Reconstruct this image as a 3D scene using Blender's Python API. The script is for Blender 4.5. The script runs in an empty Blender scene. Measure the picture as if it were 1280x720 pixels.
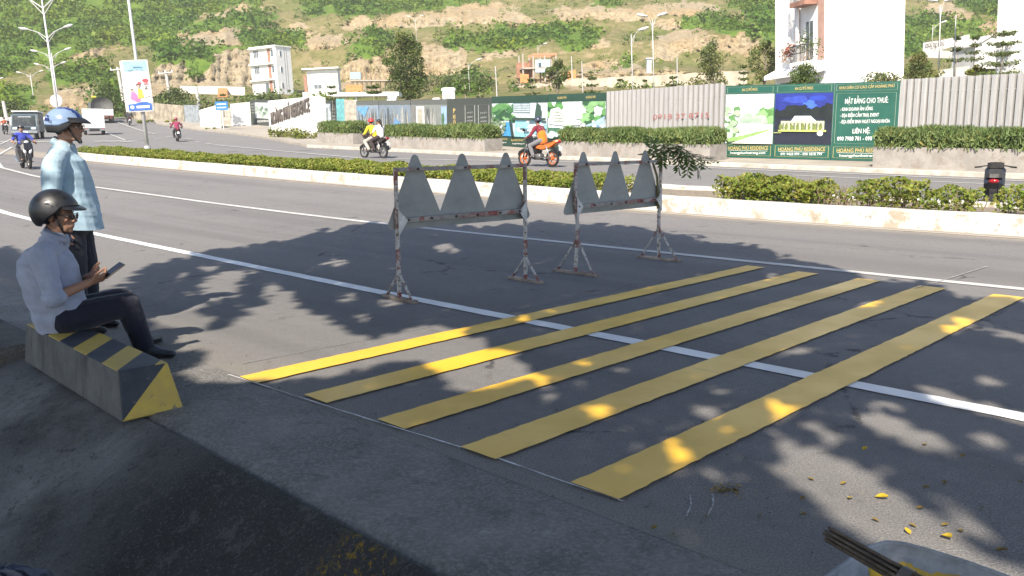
import bpy, bmesh, math, random
import numpy as np
from mathutils import Vector, Matrix

SC = bpy.context.scene
R = math.radians
random.seed(7)
RNG = np.random.default_rng(7)

# ------------------------------------------------------------------ camera, sky, sun, exposure
FOC, HCAM = 1064.0, 1.45            # focal length in pixels of a 1280 wide picture, lens height over the road
CAMX = Vector((0.99995714, -0.001586, -0.00912201))
CAMF = Vector((0.0, 0.98521979, -0.17129497))
CAMU = Vector((0.00925886, 0.17128763, 0.98517756))
cam_data = bpy.data.cameras.new('camera')
cam_data.sensor_width = 36.0
cam_data.lens = 36.0 * FOC / 1280.0
cam_data.clip_start = 0.05
cam_data.clip_end = 3000.0
camera = bpy.data.objects.new('camera', cam_data)
SC.collection.objects.link(camera)
camera.matrix_world = Matrix(((CAMX.x, CAMU.x, -CAMF.x, 0), (CAMX.y, CAMU.y, -CAMF.y, 0), (CAMX.z, CAMU.z, -CAMF.z, HCAM), (0, 0, 0, 1)))
SC.camera = camera

SUN_DIR = Vector((-0.30, -1.0, 1.0)).normalized()      # towards the sun: behind the camera, a little to the left
SUN_EL = math.asin(SUN_DIR.z)
world = bpy.data.worlds.new('World')
SC.world = world
world.use_nodes = True
wn = world.node_tree
bg = wn.nodes['Background']
sky = wn.nodes.new('ShaderNodeTexSky')
sky.sky_type = 'NISHITA'
sky.sun_disc = False
sky.sun_elevation = SUN_EL
sky.sun_rotation = math.atan2(SUN_DIR.x, SUN_DIR.y)
sky.air_density = 0.8
sky.dust_density = 1.1
sky.ozone_density = 1.2
wn.links.new(sky.outputs[0], bg.inputs[0])
bg.inputs[1].default_value = 0.115
sun_data = bpy.data.lights.new('sun', 'SUN')
sun_data.energy = 4.6
sun_data.angle = R(0.55)
sun_data.color = (1.0, 0.90, 0.77)
sun = bpy.data.objects.new('sun', sun_data)
SC.collection.objects.link(sun)
sun.rotation_euler = SUN_DIR.to_track_quat('Z', 'Y').to_euler()
sun.location = SUN_DIR * 60
SC.view_settings.view_transform = 'Standard'
SC.view_settings.look = 'None'
SC.view_settings.exposure = 1.2
SC.view_settings.gamma = 1.0
SC.view_settings.use_curve_mapping = False
try:
    SC.cycles.use_denoising = True
    SC.cycles.max_bounces = 6
    SC.cycles.transparent_max_bounces = 8
except Exception:
    pass

# ------------------------------------------------------------------ ground frame: s runs up the road, t across it
RD = Vector((-0.70657, 0.70764, 0)); TD = Vector((0.70769, 0.70652, 0))
ROADROT = math.atan2(-RD.y, -RD.x)          # local x down the road (to the right), local y across it
LEAN = R(-2.7)                              # the road slab is not level: plumb things lean this much against it
_zx = np.array([-60, 0, 8, 14, 22, 34, 50, 69, 82, 100, 120, 140, 170, 400], float)
_zy = np.array([0, 0, 0, 0.01, 0.19, 0.55, 1.12, 1.9, 2.45, 3.55, 4.9, 6.2, 8.0, 20], float)
def _pchip():
    h = np.diff(_zx); d = np.diff(_zy) / h
    m = np.zeros(len(_zx)); m[0] = d[0]; m[-1] = d[-1]
    for i in range(1, len(_zx) - 1):
        if d[i-1] * d[i] > 0:
            w1 = 2*h[i] + h[i-1]; w2 = h[i] + 2*h[i-1]
            m[i] = (w1 + w2) / (w1/d[i-1] + w2/d[i])
    return h, m
_h, _m = _pchip()
def zg(y):
    y = np.asarray(y, float)
    i = np.clip(np.searchsorted(_zx, y) - 1, 0, len(_zx) - 2)
    u = np.clip((y - _zx[i]) / _h[i], 0, 1)
    return ((2*u**3 - 3*u**2 + 1) * _zy[i] + (u**3 - 2*u**2 + u) * _h[i] * _m[i]
            + (-2*u**3 + 3*u**2) * _zy[i+1] + (u**3 - u**2) * _h[i] * _m[i+1])
def S(s, t, z=0.0):
    p = RD * s + TD * t
    p.z = float(zg(p.y)) + z
    return p
def ray(u, v):
    d = CAMX * (u - 640.0) + CAMF * FOC - CAMU * (v - 360.0)
    return d / d.y
def D(u, v, y):
    d = ray(u, v)
    return Vector((d.x * y, y, HCAM + d.z * y))
_ys = np.arange(1, 260, 0.05)
def G(u, v):
    d = ray(u, v)
    g = HCAM + _ys * d.z - zg(_ys)
    k = np.where(g < 0)[0]
    y = float(_ys[k[0]]) if len(k) else 200.0
    return Vector((d.x * y, y, float(zg(y))))
def proj(p):
    q = Vector(p) - Vector((0, 0, HCAM))
    c = (q.dot(CAMX), q.dot(CAMF), q.dot(CAMU))
    return 640 + FOC * c[0] / c[1], 360 - FOC * c[2] / c[1]
def stof(p):
    return p.x * RD.x + p.y * RD.y, p.x * TD.x + p.y * TD.y

# ------------------------------------------------------------------ numpy value noise
def vnoise(x, y, seed=0):
    x = np.asarray(x, float); y = np.asarray(y, float)
    xi = np.floor(x).astype(np.int64); yi = np.floor(y).astype(np.int64)
    fx = x - xi; fy = y - yi
    fx = fx*fx*(3 - 2*fx); fy = fy*fy*(3 - 2*fy)
    def hsh(a, b):
        n = (a * 374761393 + b * 668265263 + seed * 974634777) & 0xFFFFFFFF
        n = ((n ^ (n >> 13)) * 1274126177) & 0xFFFFFFFF
        return ((n ^ (n >> 16)) & 0xFFFF) / 65535.0
    return (hsh(xi, yi)*(1-fx)*(1-fy) + hsh(xi+1, yi)*fx*(1-fy) + hsh(xi, yi+1)*(1-fx)*fy + hsh(xi+1, yi+1)*fx*fy)
def fbm(x, y, seed=0, octs=4):
    a = 0.5; r = 0
    for k in range(octs):
        r = r + a * vnoise(x * 2**k, y * 2**k, seed + k); a *= 0.5
    return r / (1 - 0.5**octs)
def inpoly(x, y, poly):
    ins = np.zeros(np.shape(x), bool)
    n = len(poly)
    for i in range(n):
        x1, y1 = poly[i]; x2, y2 = poly[(i+1) % n]
        if y1 == y2: continue
        c = ((y1 > y) != (y2 > y)) & (x < (x2 - x1) * (y - y1) / (y2 - y1) + x1)
        ins ^= c
    return ins

# ------------------------------------------------------------------ materials
class NT:
    """small wrapper round a node tree"""
    def __init__(s, name):
        s.m = bpy.data.materials.new(name); s.m.use_nodes = True
        s.t = s.m.node_tree; s.p = s.t.nodes['Principled BSDF']; s.out = s.t.nodes['Material Output']
        s.co = s.n('ShaderNodeTexCoord').outputs['Object']
    def n(s, typ, **kw):
        nd = s.t.nodes.new(typ)
        for k, v in kw.items(): setattr(nd, k, v)
        return nd
    def L(s, a, b): s.t.links.new(a, b)
    def set(s, nd, key, v):
        if hasattr(v, 'is_linked'): s.L(v, nd.inputs[key])
        else: nd.inputs[key].default_value = v
    def noise(s, scale, detail=4, rough=0.6, vec=None, stretch=None):
        nd = s.n('ShaderNodeTexNoise')
        v = vec or s.co
        if stretch:
            mp = s.n('ShaderNodeMapping'); s.L(v, mp.inputs[0]); mp.inputs['Scale'].default_value = stretch
            if len(stretch) > 3: pass
            v = mp.outputs[0]
        s.L(v, nd.inputs['Vector']); nd.inputs['Scale'].default_value = scale
        nd.inputs['Detail'].default_value = detail; nd.inputs['Roughness'].default_value = rough
        return nd.outputs[0]
    def mr(s, val, a, b, c=0.0, d=1.0):
        nd = s.n('ShaderNodeMapRange'); nd.interpolation_type = 'SMOOTHSTEP'
        s.set(nd, 0, val); nd.inputs[1].default_value = a; nd.inputs[2].default_value = b
        nd.inputs[3].default_value = c; nd.inputs[4].default_value = d
        return nd.outputs[0]
    def mix(s, f, a, b, mode='MIX'):
        nd = s.n('ShaderNodeMix'); nd.data_type = 'RGBA'; nd.blend_type = mode
        s.set(nd, 0, f)
        for k, v in ((6, a), (7, b)):
            if hasattr(v, 'is_linked'): s.L(v, nd.inputs[k])
            else: nd.inputs[k].default_value = (*v[:3], 1)
        return nd.outputs[2]
    def math(s, op, a, b=0.0):
        nd = s.n('ShaderNodeMath', operation=op)
        s.set(nd, 0, a); s.set(nd, 1, b)
        return nd.outputs[0]
    def dot(s, vec):
        nd = s.n('ShaderNodeVectorMath', operation='DOT_PRODUCT')
        s.L(s.co, nd.inputs[0]); nd.inputs[1].default_value = vec
        return nd.outputs['Value']
    def bump(s, h, strength=0.3, dist=0.02):
        nd = s.n('ShaderNodeBump'); s.L(h, nd.inputs['Height'])
        nd.inputs['Strength'].default_value = strength; nd.inputs['Distance'].default_value = dist
        s.L(nd.outputs[0], s.p.inputs['Normal'])
    def col(s, c): s.set(s.p, 'Base Color', c if hasattr(c, 'is_linked') else (*c[:3], 1))
    def rough(s, v): s.set(s.p, 'Roughness', v)

_mc = {}
def mat(name, color, rough=0.6, vary=0.25, scale=8.0, dirt=None, dirt_amt=0.0, dirt_scale=3.0, metal=0.0, bump=0.0, coat=0.0, spec=0.5):
    """plain painted / cast / woven surface: base colour with two octaves of mottling and optional dirt patches"""
    if name in _mc: return _mc[name]
    k = NT(name)
    n1 = k.noise(scale, 5, 0.65)
    c = k.mix(k.mr(n1, 0.3, 0.7), tuple(x * (1 - vary) for x in color), tuple(min(1, x * (1 + vary * 0.6)) for x in color))
    if dirt:
        n2 = k.noise(dirt_scale, 6, 0.7)
        c = k.mix(k.mr(n2, 0.62 - dirt_amt * 0.35, 0.72 - dirt_amt * 0.25), c, dirt)
    k.col(c); k.p.inputs['Metallic'].default_value = metal
    k.rough(k.mr(n1, 0.2, 0.8, max(0.05, rough - 0.1), min(1, rough + 0.1)))
    k.p.inputs['Specular IOR Level'].default_value = spec
    if coat: k.p.inputs['Coat Weight'].default_value = coat
    if bump: k.bump(k.noise(scale * 6, 4, 0.6), bump, 0.01)
    _mc[name] = k.m
    return k.m
def leafmat(name, c1, c2, scale=1.5, attr=False, trans=0.3):
    if name in _mc: return _mc[name]
    k = NT(name)
    n = k.noise(scale, 3, 0.6)
    c = k.mix(k.mr(n, 0.35, 0.65), c1, c2)
    if attr:
        a = k.n('ShaderNodeVertexColor'); a.layer_name = 'tint'
        c = k.mix(1.0, c, a.outputs[0], 'MULTIPLY')
    k.col(c); k.rough(0.55); k.p.inputs['Specular IOR Level'].default_value = 0.25
    tr = k.n('ShaderNodeBsdfTranslucent'); k.L(c, tr.inputs[0])
    mx = k.n('ShaderNodeMixShader'); mx.inputs[0].default_value = trans
    k.L(k.p.outputs[0], mx.inputs[1]); k.L(tr.outputs[0], mx.inputs[2]); k.L(mx.outputs[0], k.out.inputs[0])
    _mc[name] = k.m
    return k.m
def glassmat(name, color=(0.03, 0.05, 0.06)):
    if name in _mc: return _mc[name]
    k = NT(name); k.col(k.mix(k.mr(k.noise(2.0), 0.3, 0.7), color, tuple(c * 1.8 for c in color)))
    k.rough(0.06); k.p.inputs['Specular IOR Level'].default_value = 0.7
    _mc[name] = k.m
    return k.m

# ------------------------------------------------------------------ mesh building
def link(o, parent=None):
    SC.collection.objects.link(o)
    if parent is not None: o.parent = parent
    return o
def tag(o, label=None, cat=None, group=None, kind=None):
    if label: o['label'] = label
    if cat: o['category'] = cat
    if group: o['group'] = group
    if kind: o['kind'] = kind
    return o
def place(o, loc, rz=0.0, lean=0.0, sc=None):
    m = Matrix.Rotation(lean, 4, 'Y') @ Matrix.Rotation(rz, 4, 'Z')
    o.location = loc; o.rotation_euler = m.to_euler()
    if sc: o.scale = (sc, sc, sc)
    return o
def empty(name, loc, rz=0.0, lean=0.0, label=None, cat=None, group=None):
    o = bpy.data.objects.new(name, None); o.empty_display_size = 0.2
    link(o); place(o, loc, rz, lean)
    return tag(o, label, cat, group)
def nmesh(name, V, F, mats, parent=None, fm=None, smooth=False):
    me = bpy.data.meshes.new(name)
    me.from_pydata([tuple(v) for v in V], [], [tuple(f) for f in F])
    for m in (mats if isinstance(mats, (list, tuple)) else [mats]): me.materials.append(m)
    if fm is not None: me.polygons.foreach_set('material_index', np.asarray(fm, np.int32))
    if smooth: me.polygons.foreach_set('use_smooth', np.ones(len(me.polygons), bool))
    me.update()
    return link(bpy.data.objects.new(name, me), parent)
def quadmesh(name, V, mats, parent=None, tint=None, fm=None):
    """V: (n,4,3) array of quads; tint: (n,3)"""
    V = np.asarray(V, np.float32); n = len(V)
    me = bpy.data.meshes.new(name)
    me.vertices.add(4*n); me.vertices.foreach_set('co', V.reshape(-1))
    me.loops.add(4*n); me.loops.foreach_set('vertex_index', np.arange(4*n, dtype=np.int32))
    me.polygons.add(n); me.polygons.foreach_set('loop_start', np.arange(0, 4*n, 4, dtype=np.int32))
    for m in (mats if isinstance(mats, (list, tuple)) else [mats]): me.materials.append(m)
    if fm is not None: me.polygons.foreach_set('material_index', np.asarray(fm, np.int32))
    if tint is not None:
        ca = me.color_attributes.new('tint', 'FLOAT_COLOR', 'POINT')
        c = np.ones((4*n, 4), np.float32); c[:, :3] = np.repeat(np.asarray(tint, np.float32), 4, axis=0)
        ca.data.foreach_set('color', c.reshape(-1))
    me.update(calc_edges=True); me.validate()
    return link(bpy.data.objects.new(name, me), parent)

class MB:
    def __init__(s): s.V = []; s.F = []; s.M = []; s.mi = 0
    def mat(s, i): s.mi = i; return s
    def add(s, V, F):
        b = len(s.V); s.V += [Vector(v) for v in V]
        s.F += [tuple(b + i for i in f) for f in F]; s.M += [s.mi] * len(F)
        return s
    def box(s, c, d, rz=0.0, bev=0.0, M=None):
        hx, hy, hz = d[0]/2, d[1]/2, d[2]/2
        if bev > 0:
            b = min(bev, hx*0.9, hy*0.9, hz*0.9); V = []
            for sz in (-1, 1):
                for ins in ((0, 1) if sz < 0 else (1, 0)):
                    pass
            lv = [(-hz, b), (-hz + b, 0), (hz - b, 0), (hz, b)]
            for z, i in lv:
                x, y = hx - i, hy - i
                k = b * 0.6 if i == 0 else b * 0.4
                V += [(x-k, -y, z), (x, -y+k, z), (x, y-k, z), (x-k, y, z), (-x+k, y, z), (-x, y-k, z), (-x, -y+k, z), (-x+k, -y, z)]
            F = [tuple(range(7, -1, -1)), tuple(range(24, 32))]
            for l in range(3):
                for j in range(8): F.append((l*8+j, l*8+(j+1) % 8, l*8+8+(j+1) % 8, l*8+8+j))
        else:
            V = [(-hx,-hy,-hz),(hx,-hy,-hz),(hx,hy,-hz),(-hx,hy,-hz),(-hx,-hy,hz),(hx,-hy,hz),(hx,hy,hz),(-hx,hy,hz)]
            F = [(3,2,1,0),(4,5,6,7),(0,1,5,4),(1,2,6,5),(2,3,7,6),(3,0,4,7)]
        m = M or (Matrix.Translation(Vector(c)) @ Matrix.Rotation(rz, 4, 'Z'))
        return s.add([m @ Vector(v) for v in V], F)
    def tube(s, pts, r, n=8, caps=True, flat=1.0):
        pts = [Vector(p) for p in pts]
        rs = r if isinstance(r, (list, tuple)) else [r] * len(pts)
        V = []; F = []; up = None
        for i, p in enumerate(pts):
            d = (pts[min(i+1, len(pts)-1)] - pts[max(i-1, 0)]).normalized()
            if up is None:
                up = Vector((0, 0, 1)) if abs(d.z) < 0.9 else Vector((1, 0, 0))
            a = d.cross(up).normalized(); b = a.cross(d).normalized(); up = b
            for j in range(n):
                t = 2*math.pi*j/n
                V.append(p + (a*math.cos(t) + b*math.sin(t)*flat) * rs[i])
        for i in range(len(pts)-1):
            for j in range(n):
                F.append((i*n+j, i*n+(j+1) % n, (i+1)*n+(j+1) % n, (i+1)*n+j))
        if caps:
            F.append(tuple(range(n-1, -1, -1))); F.append(tuple((len(pts)-1)*n + j for j in range(n)))
        return s.add(V, F)
    def bar(s, a, b, w, h=None, up=(0, 0, 1)):
        """square section bar between two points"""
        a = Vector(a); b = Vector(b); h = h or w
        d = (b - a); L = d.length; d.normalize()
        u = Vector(up)
        if abs(d.dot(u)) > 0.95: u = Vector((1, 0, 0))
        x = d.cross(u).normalized(); y = x.cross(d).normalized()
        V = [p + x*sx*w/2 + y*sy*h/2 for p in (a, b) for sx, sy in ((-1,-1),(1,-1),(1,1),(-1,1))]
        return s.add(V, [(0,1,2,3)[::-1],(4,5,6,7),(0,1,5,4),(1,2,6,5),(2,3,7,6),(3,0,4,7)])
    def ell(s, c, r, nu=14, nv=9, M=None):
        V = [(0, 0, 1)]; F = []
        for i in range(1, nv):
            th = math.pi*i/nv
            for j in range(nu):
                ph = 2*math.pi*j/nu
                V.append((math.sin(th)*math.cos(ph), math.sin(th)*math.sin(ph), math.cos(th)))
        V.append((0, 0, -1)); e = len(V)-1
        for j in range(nu):
            F.append((0, 1+j, 1+(j+1) % nu)); F.append((e, 1+(nv-2)*nu+(j+1) % nu, 1+(nv-2)*nu+j))
            for i in range(nv-2):
                a = 1+i*nu
                F.append((a+j, a+nu+j, a+nu+(j+1) % nu, a+(j+1) % nu))
        c = Vector(c)
        W = [Vector((v[0]*r[0], v[1]*r[1], v[2]*r[2])) for v in V]
        if M is not None: W = [M @ w for w in W]
        return s.add([c + w for w in W], F)
    def cap(s, p0, p1, r0, r1, n=12, flat=1.0, side=None, capn=3):
        """tapered limb segment with rounded ends; flat scales the radius along side"""
        p0 = Vector(p0); p1 = Vector(p1); d = (p1 - p0)
        if d.length < 1e-6: d = Vector((0, 0, 1e-4))
        d.normalize()
        if side is None: side = Vector((0, 0, 1)) if abs(d.z) < 0.9 else Vector((1, 0, 0))
        b = Vector(side); b = (b - d*b.dot(d)).normalized(); a = b.cross(d).normalized()
        rings = []
        for i in range(capn, 0, -1):
            t = math.pi/2*i/(capn+0.35); rings.append((p0 - d*r0*math.sin(t)*min(1, flat+0.2), r0*math.cos(t)))
        m = 4
        for i in range(m+1): rings.append((p0.lerp(p1, i/m), r0 + (r1-r0)*i/m))
        for i in range(1, capn+1):
            t = math.pi/2*i/(capn+0.35); rings.append((p1 + d*r1*math.sin(t)*min(1, flat+0.2), r1*math.cos(t)))
        V = []; F = []
        for c, r in rings:
            for j in range(n):
                t = 2*math.pi*j/n; V.append(c + a*math.cos(t)*r + b*math.sin(t)*r*flat)
        for i in range(len(rings)-1):
            for j in range(n): F.append((i*n+j, i*n+(j+1) % n, (i+1)*n+(j+1) % n, (i+1)*n+j))
        F.append(tuple(range(n-1, -1, -1))); F.append(tuple((len(rings)-1)*n+j for j in range(n)))
        return s.add(V, F)
    def prism(s, prof, y0, y1, M=None, inset=0.0):
        """profile in local xz extruded along y; inset narrows the two side outlines"""
        n = len(prof)
        cx = sum(p[0] for p in prof)/n; cz = sum(p[1] for p in prof)/n
        ar = sum(prof[i][0]*prof[(i+1) % n][1] - prof[(i+1) % n][0]*prof[i][1] for i in range(n))
        if ar < 0: prof = prof[::-1]
        if inset > 0:
            w = (y1-y0)
            layers = [(y0, 1-inset), (y0+w*0.22, 1), (y1-w*0.22, 1), (y1, 1-inset)]
        else: layers = [(y0, 1), (y1, 1)]
        V = []; F = []
        for y, k in layers:
            for p in prof: V.append((cx+(p[0]-cx)*k, y, cz+(p[1]-cz)*k))
        for l in range(len(layers)-1):
            for i in range(n): F.append((l*n+i, l*n+(i+1) % n, (l+1)*n+(i+1) % n, (l+1)*n+i))
        F.append(tuple(range(n))[::1]); F.append(tuple((len(layers)-1)*n+i for i in range(n))[::-1])
        F[-2] = F[-2]; 
        if M is not None: V = [M @ Vector(v) for v in V]
        return s.add(V, [f[::-1] for f in F])
    def lathe(s, prof, c=(0, 0, 0), n=20, M=None):
        """profile of (radius, height) turned round z"""
        V = []; F = []; m = len(prof)
        for r, z in prof:
            for j in range(n):
                t = 2*math.pi*j/n; V.append(Vector((r*math.cos(t), r*math.sin(t), z)))
        for i in range(m-1):
            for j in range(n): F.append((i*n+j, i*n+(j+1) % n, (i+1)*n+(j+1) % n, (i+1)*n+j))
        if M is not None: V = [M @ v for v in V]
        return s.add([Vector(c)+v for v in V], F)
    def ring(s, c, R0, r, n=24, m=8, M=None, sq=1.0):
        V = []; F = []
        for i in range(n):
            a = 2*math.pi*i/n
            for j in range(m):
                b = 2*math.pi*j/m
                q = R0 + r*math.cos(b)
                V.append(Vector((q*math.cos(a), r*math.sin(b)*sq, q*math.sin(a))))
        for i in range(n):
            for j in range(m):
                F.append((i*m+j, i*m+(j+1) % m, ((i+1) % n)*m+(j+1) % m, ((i+1) % n)*m+j))
        if M is not None: V = [M @ v for v in V]
        return s.add([Vector(c)+v for v in V], F)
    def quad(s, a, b, c, d): return s.add([a, b, c, d], [(0, 1, 2, 3)])
    def build(s, name, mats, parent=None, smooth=False):
        return nmesh(name, s.V, s.F, mats, parent, s.M, smooth)

def remeshed(mb, name, m, parent, voxel, smooth=4, fold=0.0, foldscale=10.0, seed=0, cut=None):
    """grow one continuous skin round overlapping limb volumes"""
    me = bpy.data.meshes.new(name); me.from_pydata([tuple(v) for v in mb.V], [], mb.F); me.update()
    o = bpy.data.objects.new(name, me); SC.collection.objects.link(o)
    r = o.modifiers.new('r', 'REMESH'); r.mode = 'VOXEL'; r.voxel_size = voxel
    sm = o.modifiers.new('s', 'SMOOTH'); sm.factor = 0.5; sm.iterations = smooth
    dg = bpy.context.evaluated_depsgraph_get()
    new = bpy.data.meshes.new_from_object(o.evaluated_get(dg))
    bpy.data.objects.remove(o); bpy.data.meshes.remove(me)
    new.name = name
    n = len(new.vertices)
    if fold > 0 and n:
        co = np.zeros(n*3, np.float32); new.vertices.foreach_get('co', co); co = co.reshape(-1, 3)
        no = np.zeros(n*3, np.float32); new.vertices.foreach_get('normal', no); no = no.reshape(-1, 3)
        w = fbm(co[:, 0]*foldscale + co[:, 2]*foldscale*0.7, co[:, 1]*foldscale*0.8 + co[:, 2]*foldscale*0.45, seed, 3)
        w2 = fbm(co[:, 2]*foldscale*2.2 + co[:, 0]*3, co[:, 1]*foldscale*0.6 - co[:, 0]*foldscale*0.5, seed+9, 2)
        rid = (1 - np.abs(2*w-1)*2.2) * 0.6 + (1 - np.abs(2*w2-1)*2.0) * 0.4
        co = co + no * (rid * fold)[:, None]
        new.vertices.foreach_set('co', co.reshape(-1).astype(np.float32))
    if cut is not None:
        b_ = bmesh.new(); b_.from_mesh(new); bmesh.ops.bisect_plane(b_, geom=b_.verts[:]+b_.edges[:]+b_.faces[:], plane_co=cut[0], plane_no=cut[1], clear_inner=True); b_.to_mesh(new); b_.free()
    new.polygons.foreach_set('use_smooth', np.ones(len(new.polygons), bool))
    new.materials.clear(); new.materials.append(m)
    new.update()
    return link(bpy.data.objects.new(name, new), parent)

def text(name, body, size, m, parent, M, width=None, extrude=0.004, align='CENTER', bold=0.0):
    cu = bpy.data.curves.new(name, 'FONT'); cu.body = body; cu.size = size; cu.extrude = extrude; cu.offset = bold
    cu.align_x = align; cu.align_y = 'CENTER'; cu.resolution_u = 2
    o = bpy.data.objects.new(name, cu); SC.collection.objects.link(o)
    dg = bpy.context.evaluated_depsgraph_get()
    me = bpy.data.meshes.new_from_object(o.evaluated_get(dg))
    bpy.data.objects.remove(o); bpy.data.curves.remove(cu)
    if width and len(me.vertices):
        xs = [v.co.x for v in me.vertices]; k = width / max(1e-6, max(xs)-min(xs))
        me.transform(Matrix.Diagonal((k, 1, 1, 1)))
    me.transform(M); me.materials.clear(); me.materials.append(m); me.name = name
    return link(bpy.data.objects.new(name, me), parent)
UPRIGHT = Matrix.Rotation(R(90), 4, 'X')       # text lying in xy stood up in xz, facing -y

def leafcloud(n, centers, radii, size, up_bias=0.3, rng=RNG, aspect=0.6, shell=0.0):
    """n leaf quads per ellipsoid (centers k x 3, radii k x 3) -> (k*n,4,3)"""
    centers = np.asarray(centers, float); radii = np.asarray(radii, float); k = len(centers)
    d = rng.normal(size=(k, n, 3)); d /= np.linalg.norm(d, axis=2, keepdims=True)
    rr = rng.random((k, n, 1)) ** (1/3)
    rr = shell + (1-shell)*rr
    P = centers[:, None, :] + d*rr*radii[:, None, :]
    nrm = d*0.7 + rng.normal(size=(k, n, 3))*0.55; nrm[..., 2] += up_bias
    nrm /= np.linalg.norm(nrm, axis=2, keepdims=True)
    P = P.reshape(-1, 3); nrm = nrm.reshape(-1, 3)
    return leafquads(P, nrm, size, rng, aspect)
def leafquads(P, nrm, size, rng=RNG, aspect=0.6):
    m = len(P)
    a = rng.normal(size=(m, 3)); u = np.cross(nrm, a); u /= np.linalg.norm(u, axis=1, keepdims=True)+1e-9
    v = np.cross(nrm, u)
    sz = (np.asarray(size) * (0.6 + 0.8*rng.random(m)))[:, None] if np.ndim(size) == 0 else (size*(0.6+0.8*rng.random(m)))[:, None]
    u = u*sz*0.5; v = v*sz*0.5*aspect
    return np.stack([P-u, P-v*1.0+u*0.1, P+u, P+v*1.0+u*0.1], axis=1)
# ================================================================== THE SETTING
# ---- road sheet
def asphalt_material():
    k = NT('asphalt')
    t = k.dot(TD); s_ = k.dot(RD)
    fine = k.noise(105, 2, 0.8); mid = k.noise(14, 4, 0.6); big = k.noise(0.55, 4, 0.6)
    c = k.mix(k.mr(fine, 0.25, 0.75), (0.066, 0.064, 0.063), (0.272, 0.262, 0.252))
    c = k.mix(k.mr(mid, 0.3, 0.7, 0, 0.35), c, (0.125, 0.12, 0.116))
    c = k.mix(k.mr(big, 0.35, 0.68, 0, 0.45), c, (0.19, 0.18, 0.168))
    # wheel tracks polished by traffic, drawn out along the road
    comb = k.n('ShaderNodeCombineXYZ'); k.L(k.math('MULTIPLY', s_, 0.035), comb.inputs[0]); k.L(k.math('MULTIPLY', t, 0.95), comb.inputs[1])
    tr = k.noise(1.0, 4, 0.6, vec=comb.outputs[0])
    c = k.mix(k.mr(tr, 0.45, 0.62, 0, 0.45), c, (0.105, 0.102, 0.100))
    c = k.mix(k.mr(t, 15.5, 16.5, 0, 0.55), c, (0.17, 0.165, 0.158))
    # dust along the verge and under the median kerb
    e = k.math('ADD', t, k.math('MULTIPLY', k.noise(1.1, 5, 0.65), 1.4))
    dust = k.mix(k.mr(fine, 0.3, 0.7), (0.135, 0.125, 0.110), (0.255, 0.238, 0.212))
    c = k.mix(k.mr(e, 3.0, 3.75, 0.95, 0.0), c, dust)
    e2 = k.math('ADD', t, k.math('MULTIPLY', k.noise(0.8, 5, 0.65), 0.5))
    c = k.mix(k.math('MULTIPLY', k.mr(e2, 13.3, 13.95, 0, 0.75), k.mr(t, 14.5, 16, 1, 0)), c, (0.30, 0.26, 0.20))
    k.col(c); k.rough(k.mr(mid, 0.2, 0.8, 0.78, 0.92)); k.p.inputs['Specular IOR Level'].default_value = 0.35
    v_ = k.n('ShaderNodeTexVoronoi'); v_.feature = 'DISTANCE_TO_EDGE'; k.L(k.co, v_.inputs['Vector']); v_.inputs['Scale'].default_value = 0.42
    wob = k.math('ADD', v_.outputs['Distance'], k.math('MULTIPLY', k.noise(5, 6, 0.7), 0.10))
    crack = k.math('MULTIPLY', k.mr(wob, 0.045, 0.058, 1, 0), k.mr(k.noise(0.7, 3, 0.5), 0.5, 0.58, 0, 0.75))
    c = k.mix(crack, c, (0.030, 0.028, 0.027))
    stain = k.mr(k.noise(1.9, 6, 0.7), 0.60, 0.70, 0, 0.45)
    c = k.mix(stain, c, (0.060, 0.057, 0.054))
    k.col(c)
    k.bump(k.noise(120, 2, 0.75), 0.9, 0.008)
    return k.m
def concrete_material(name, a, b, stain, scale=1.2):
    k = NT(name)
    n = k.noise(scale, 7, 0.68); f = k.noise(60, 4, 0.7); n2 = k.noise(scale*0.45, 5, 0.6)
    c = k.mix(k.mr(n, 0.3, 0.7), a, b)
    c = k.mix(k.mr(n2, 0.46, 0.64, 0, 0.85), c, stain)
    c = k.mix(k.mr(f, 0.42, 0.66, 0, 0.5), c, tuple(x*1.6 for x in b))
    c = k.mix(k.mr(k.noise(5, 8, 0.78), 0.54, 0.62, 0, 0.45), c, tuple(x*0.6 for x in a)); c = k.mix(k.mr(k.noise(3.3, 8, 0.8, stretch=(1.0, 1.6, 1)), 0.58, 0.66, 0, 0.5), c, tuple(x*1.7 for x in b))
    c = k.mix(k.mr(k.noise(22, 5, 0.7), 0.62, 0.7, 0, 0.6), c, tuple(x*0.6 for x in a))
    k.col(c); k.rough(0.88); k.p.inputs['Specular IOR Level'].default_value = 0.3
    k.bump(k.noise(24, 9, 0.82), 1.0, 0.022)
    return k.m
def st_sheet(name, ss, ts, zf, m, cond=None):
    V = []; F = []
    for s in ss:
        for t in ts: V.append(S(s, t, zf(s, t)))
    n = len(ts)
    for i in range(len(ss)-1):
        for j in range(n-1):
            if cond and not cond((ss[i]+ss[i+1])/2, (ts[j]+ts[j+1])/2): continue
            F.append((i*n+j, i*n+j+1, (i+1)*n+j+1, (i+1)*n+j))
    o = nmesh(name, V, F, m, None, None, True)
    # make sure faces look up
    me = o.data
    if len(me.polygons) and me.polygons[0].normal.z < 0: me.flip_normals()
    return o
EDGE_T = 1.70
asphalt = asphalt_material()
road = st_sheet('road', [x*1.0 for x in range(-60, 150)], [EDGE_T + 0.75] + [3 + x*1.0 for x in range(0, 75)], lambda s, t: 0, asphalt)
tag(road, kind='structure')
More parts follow.
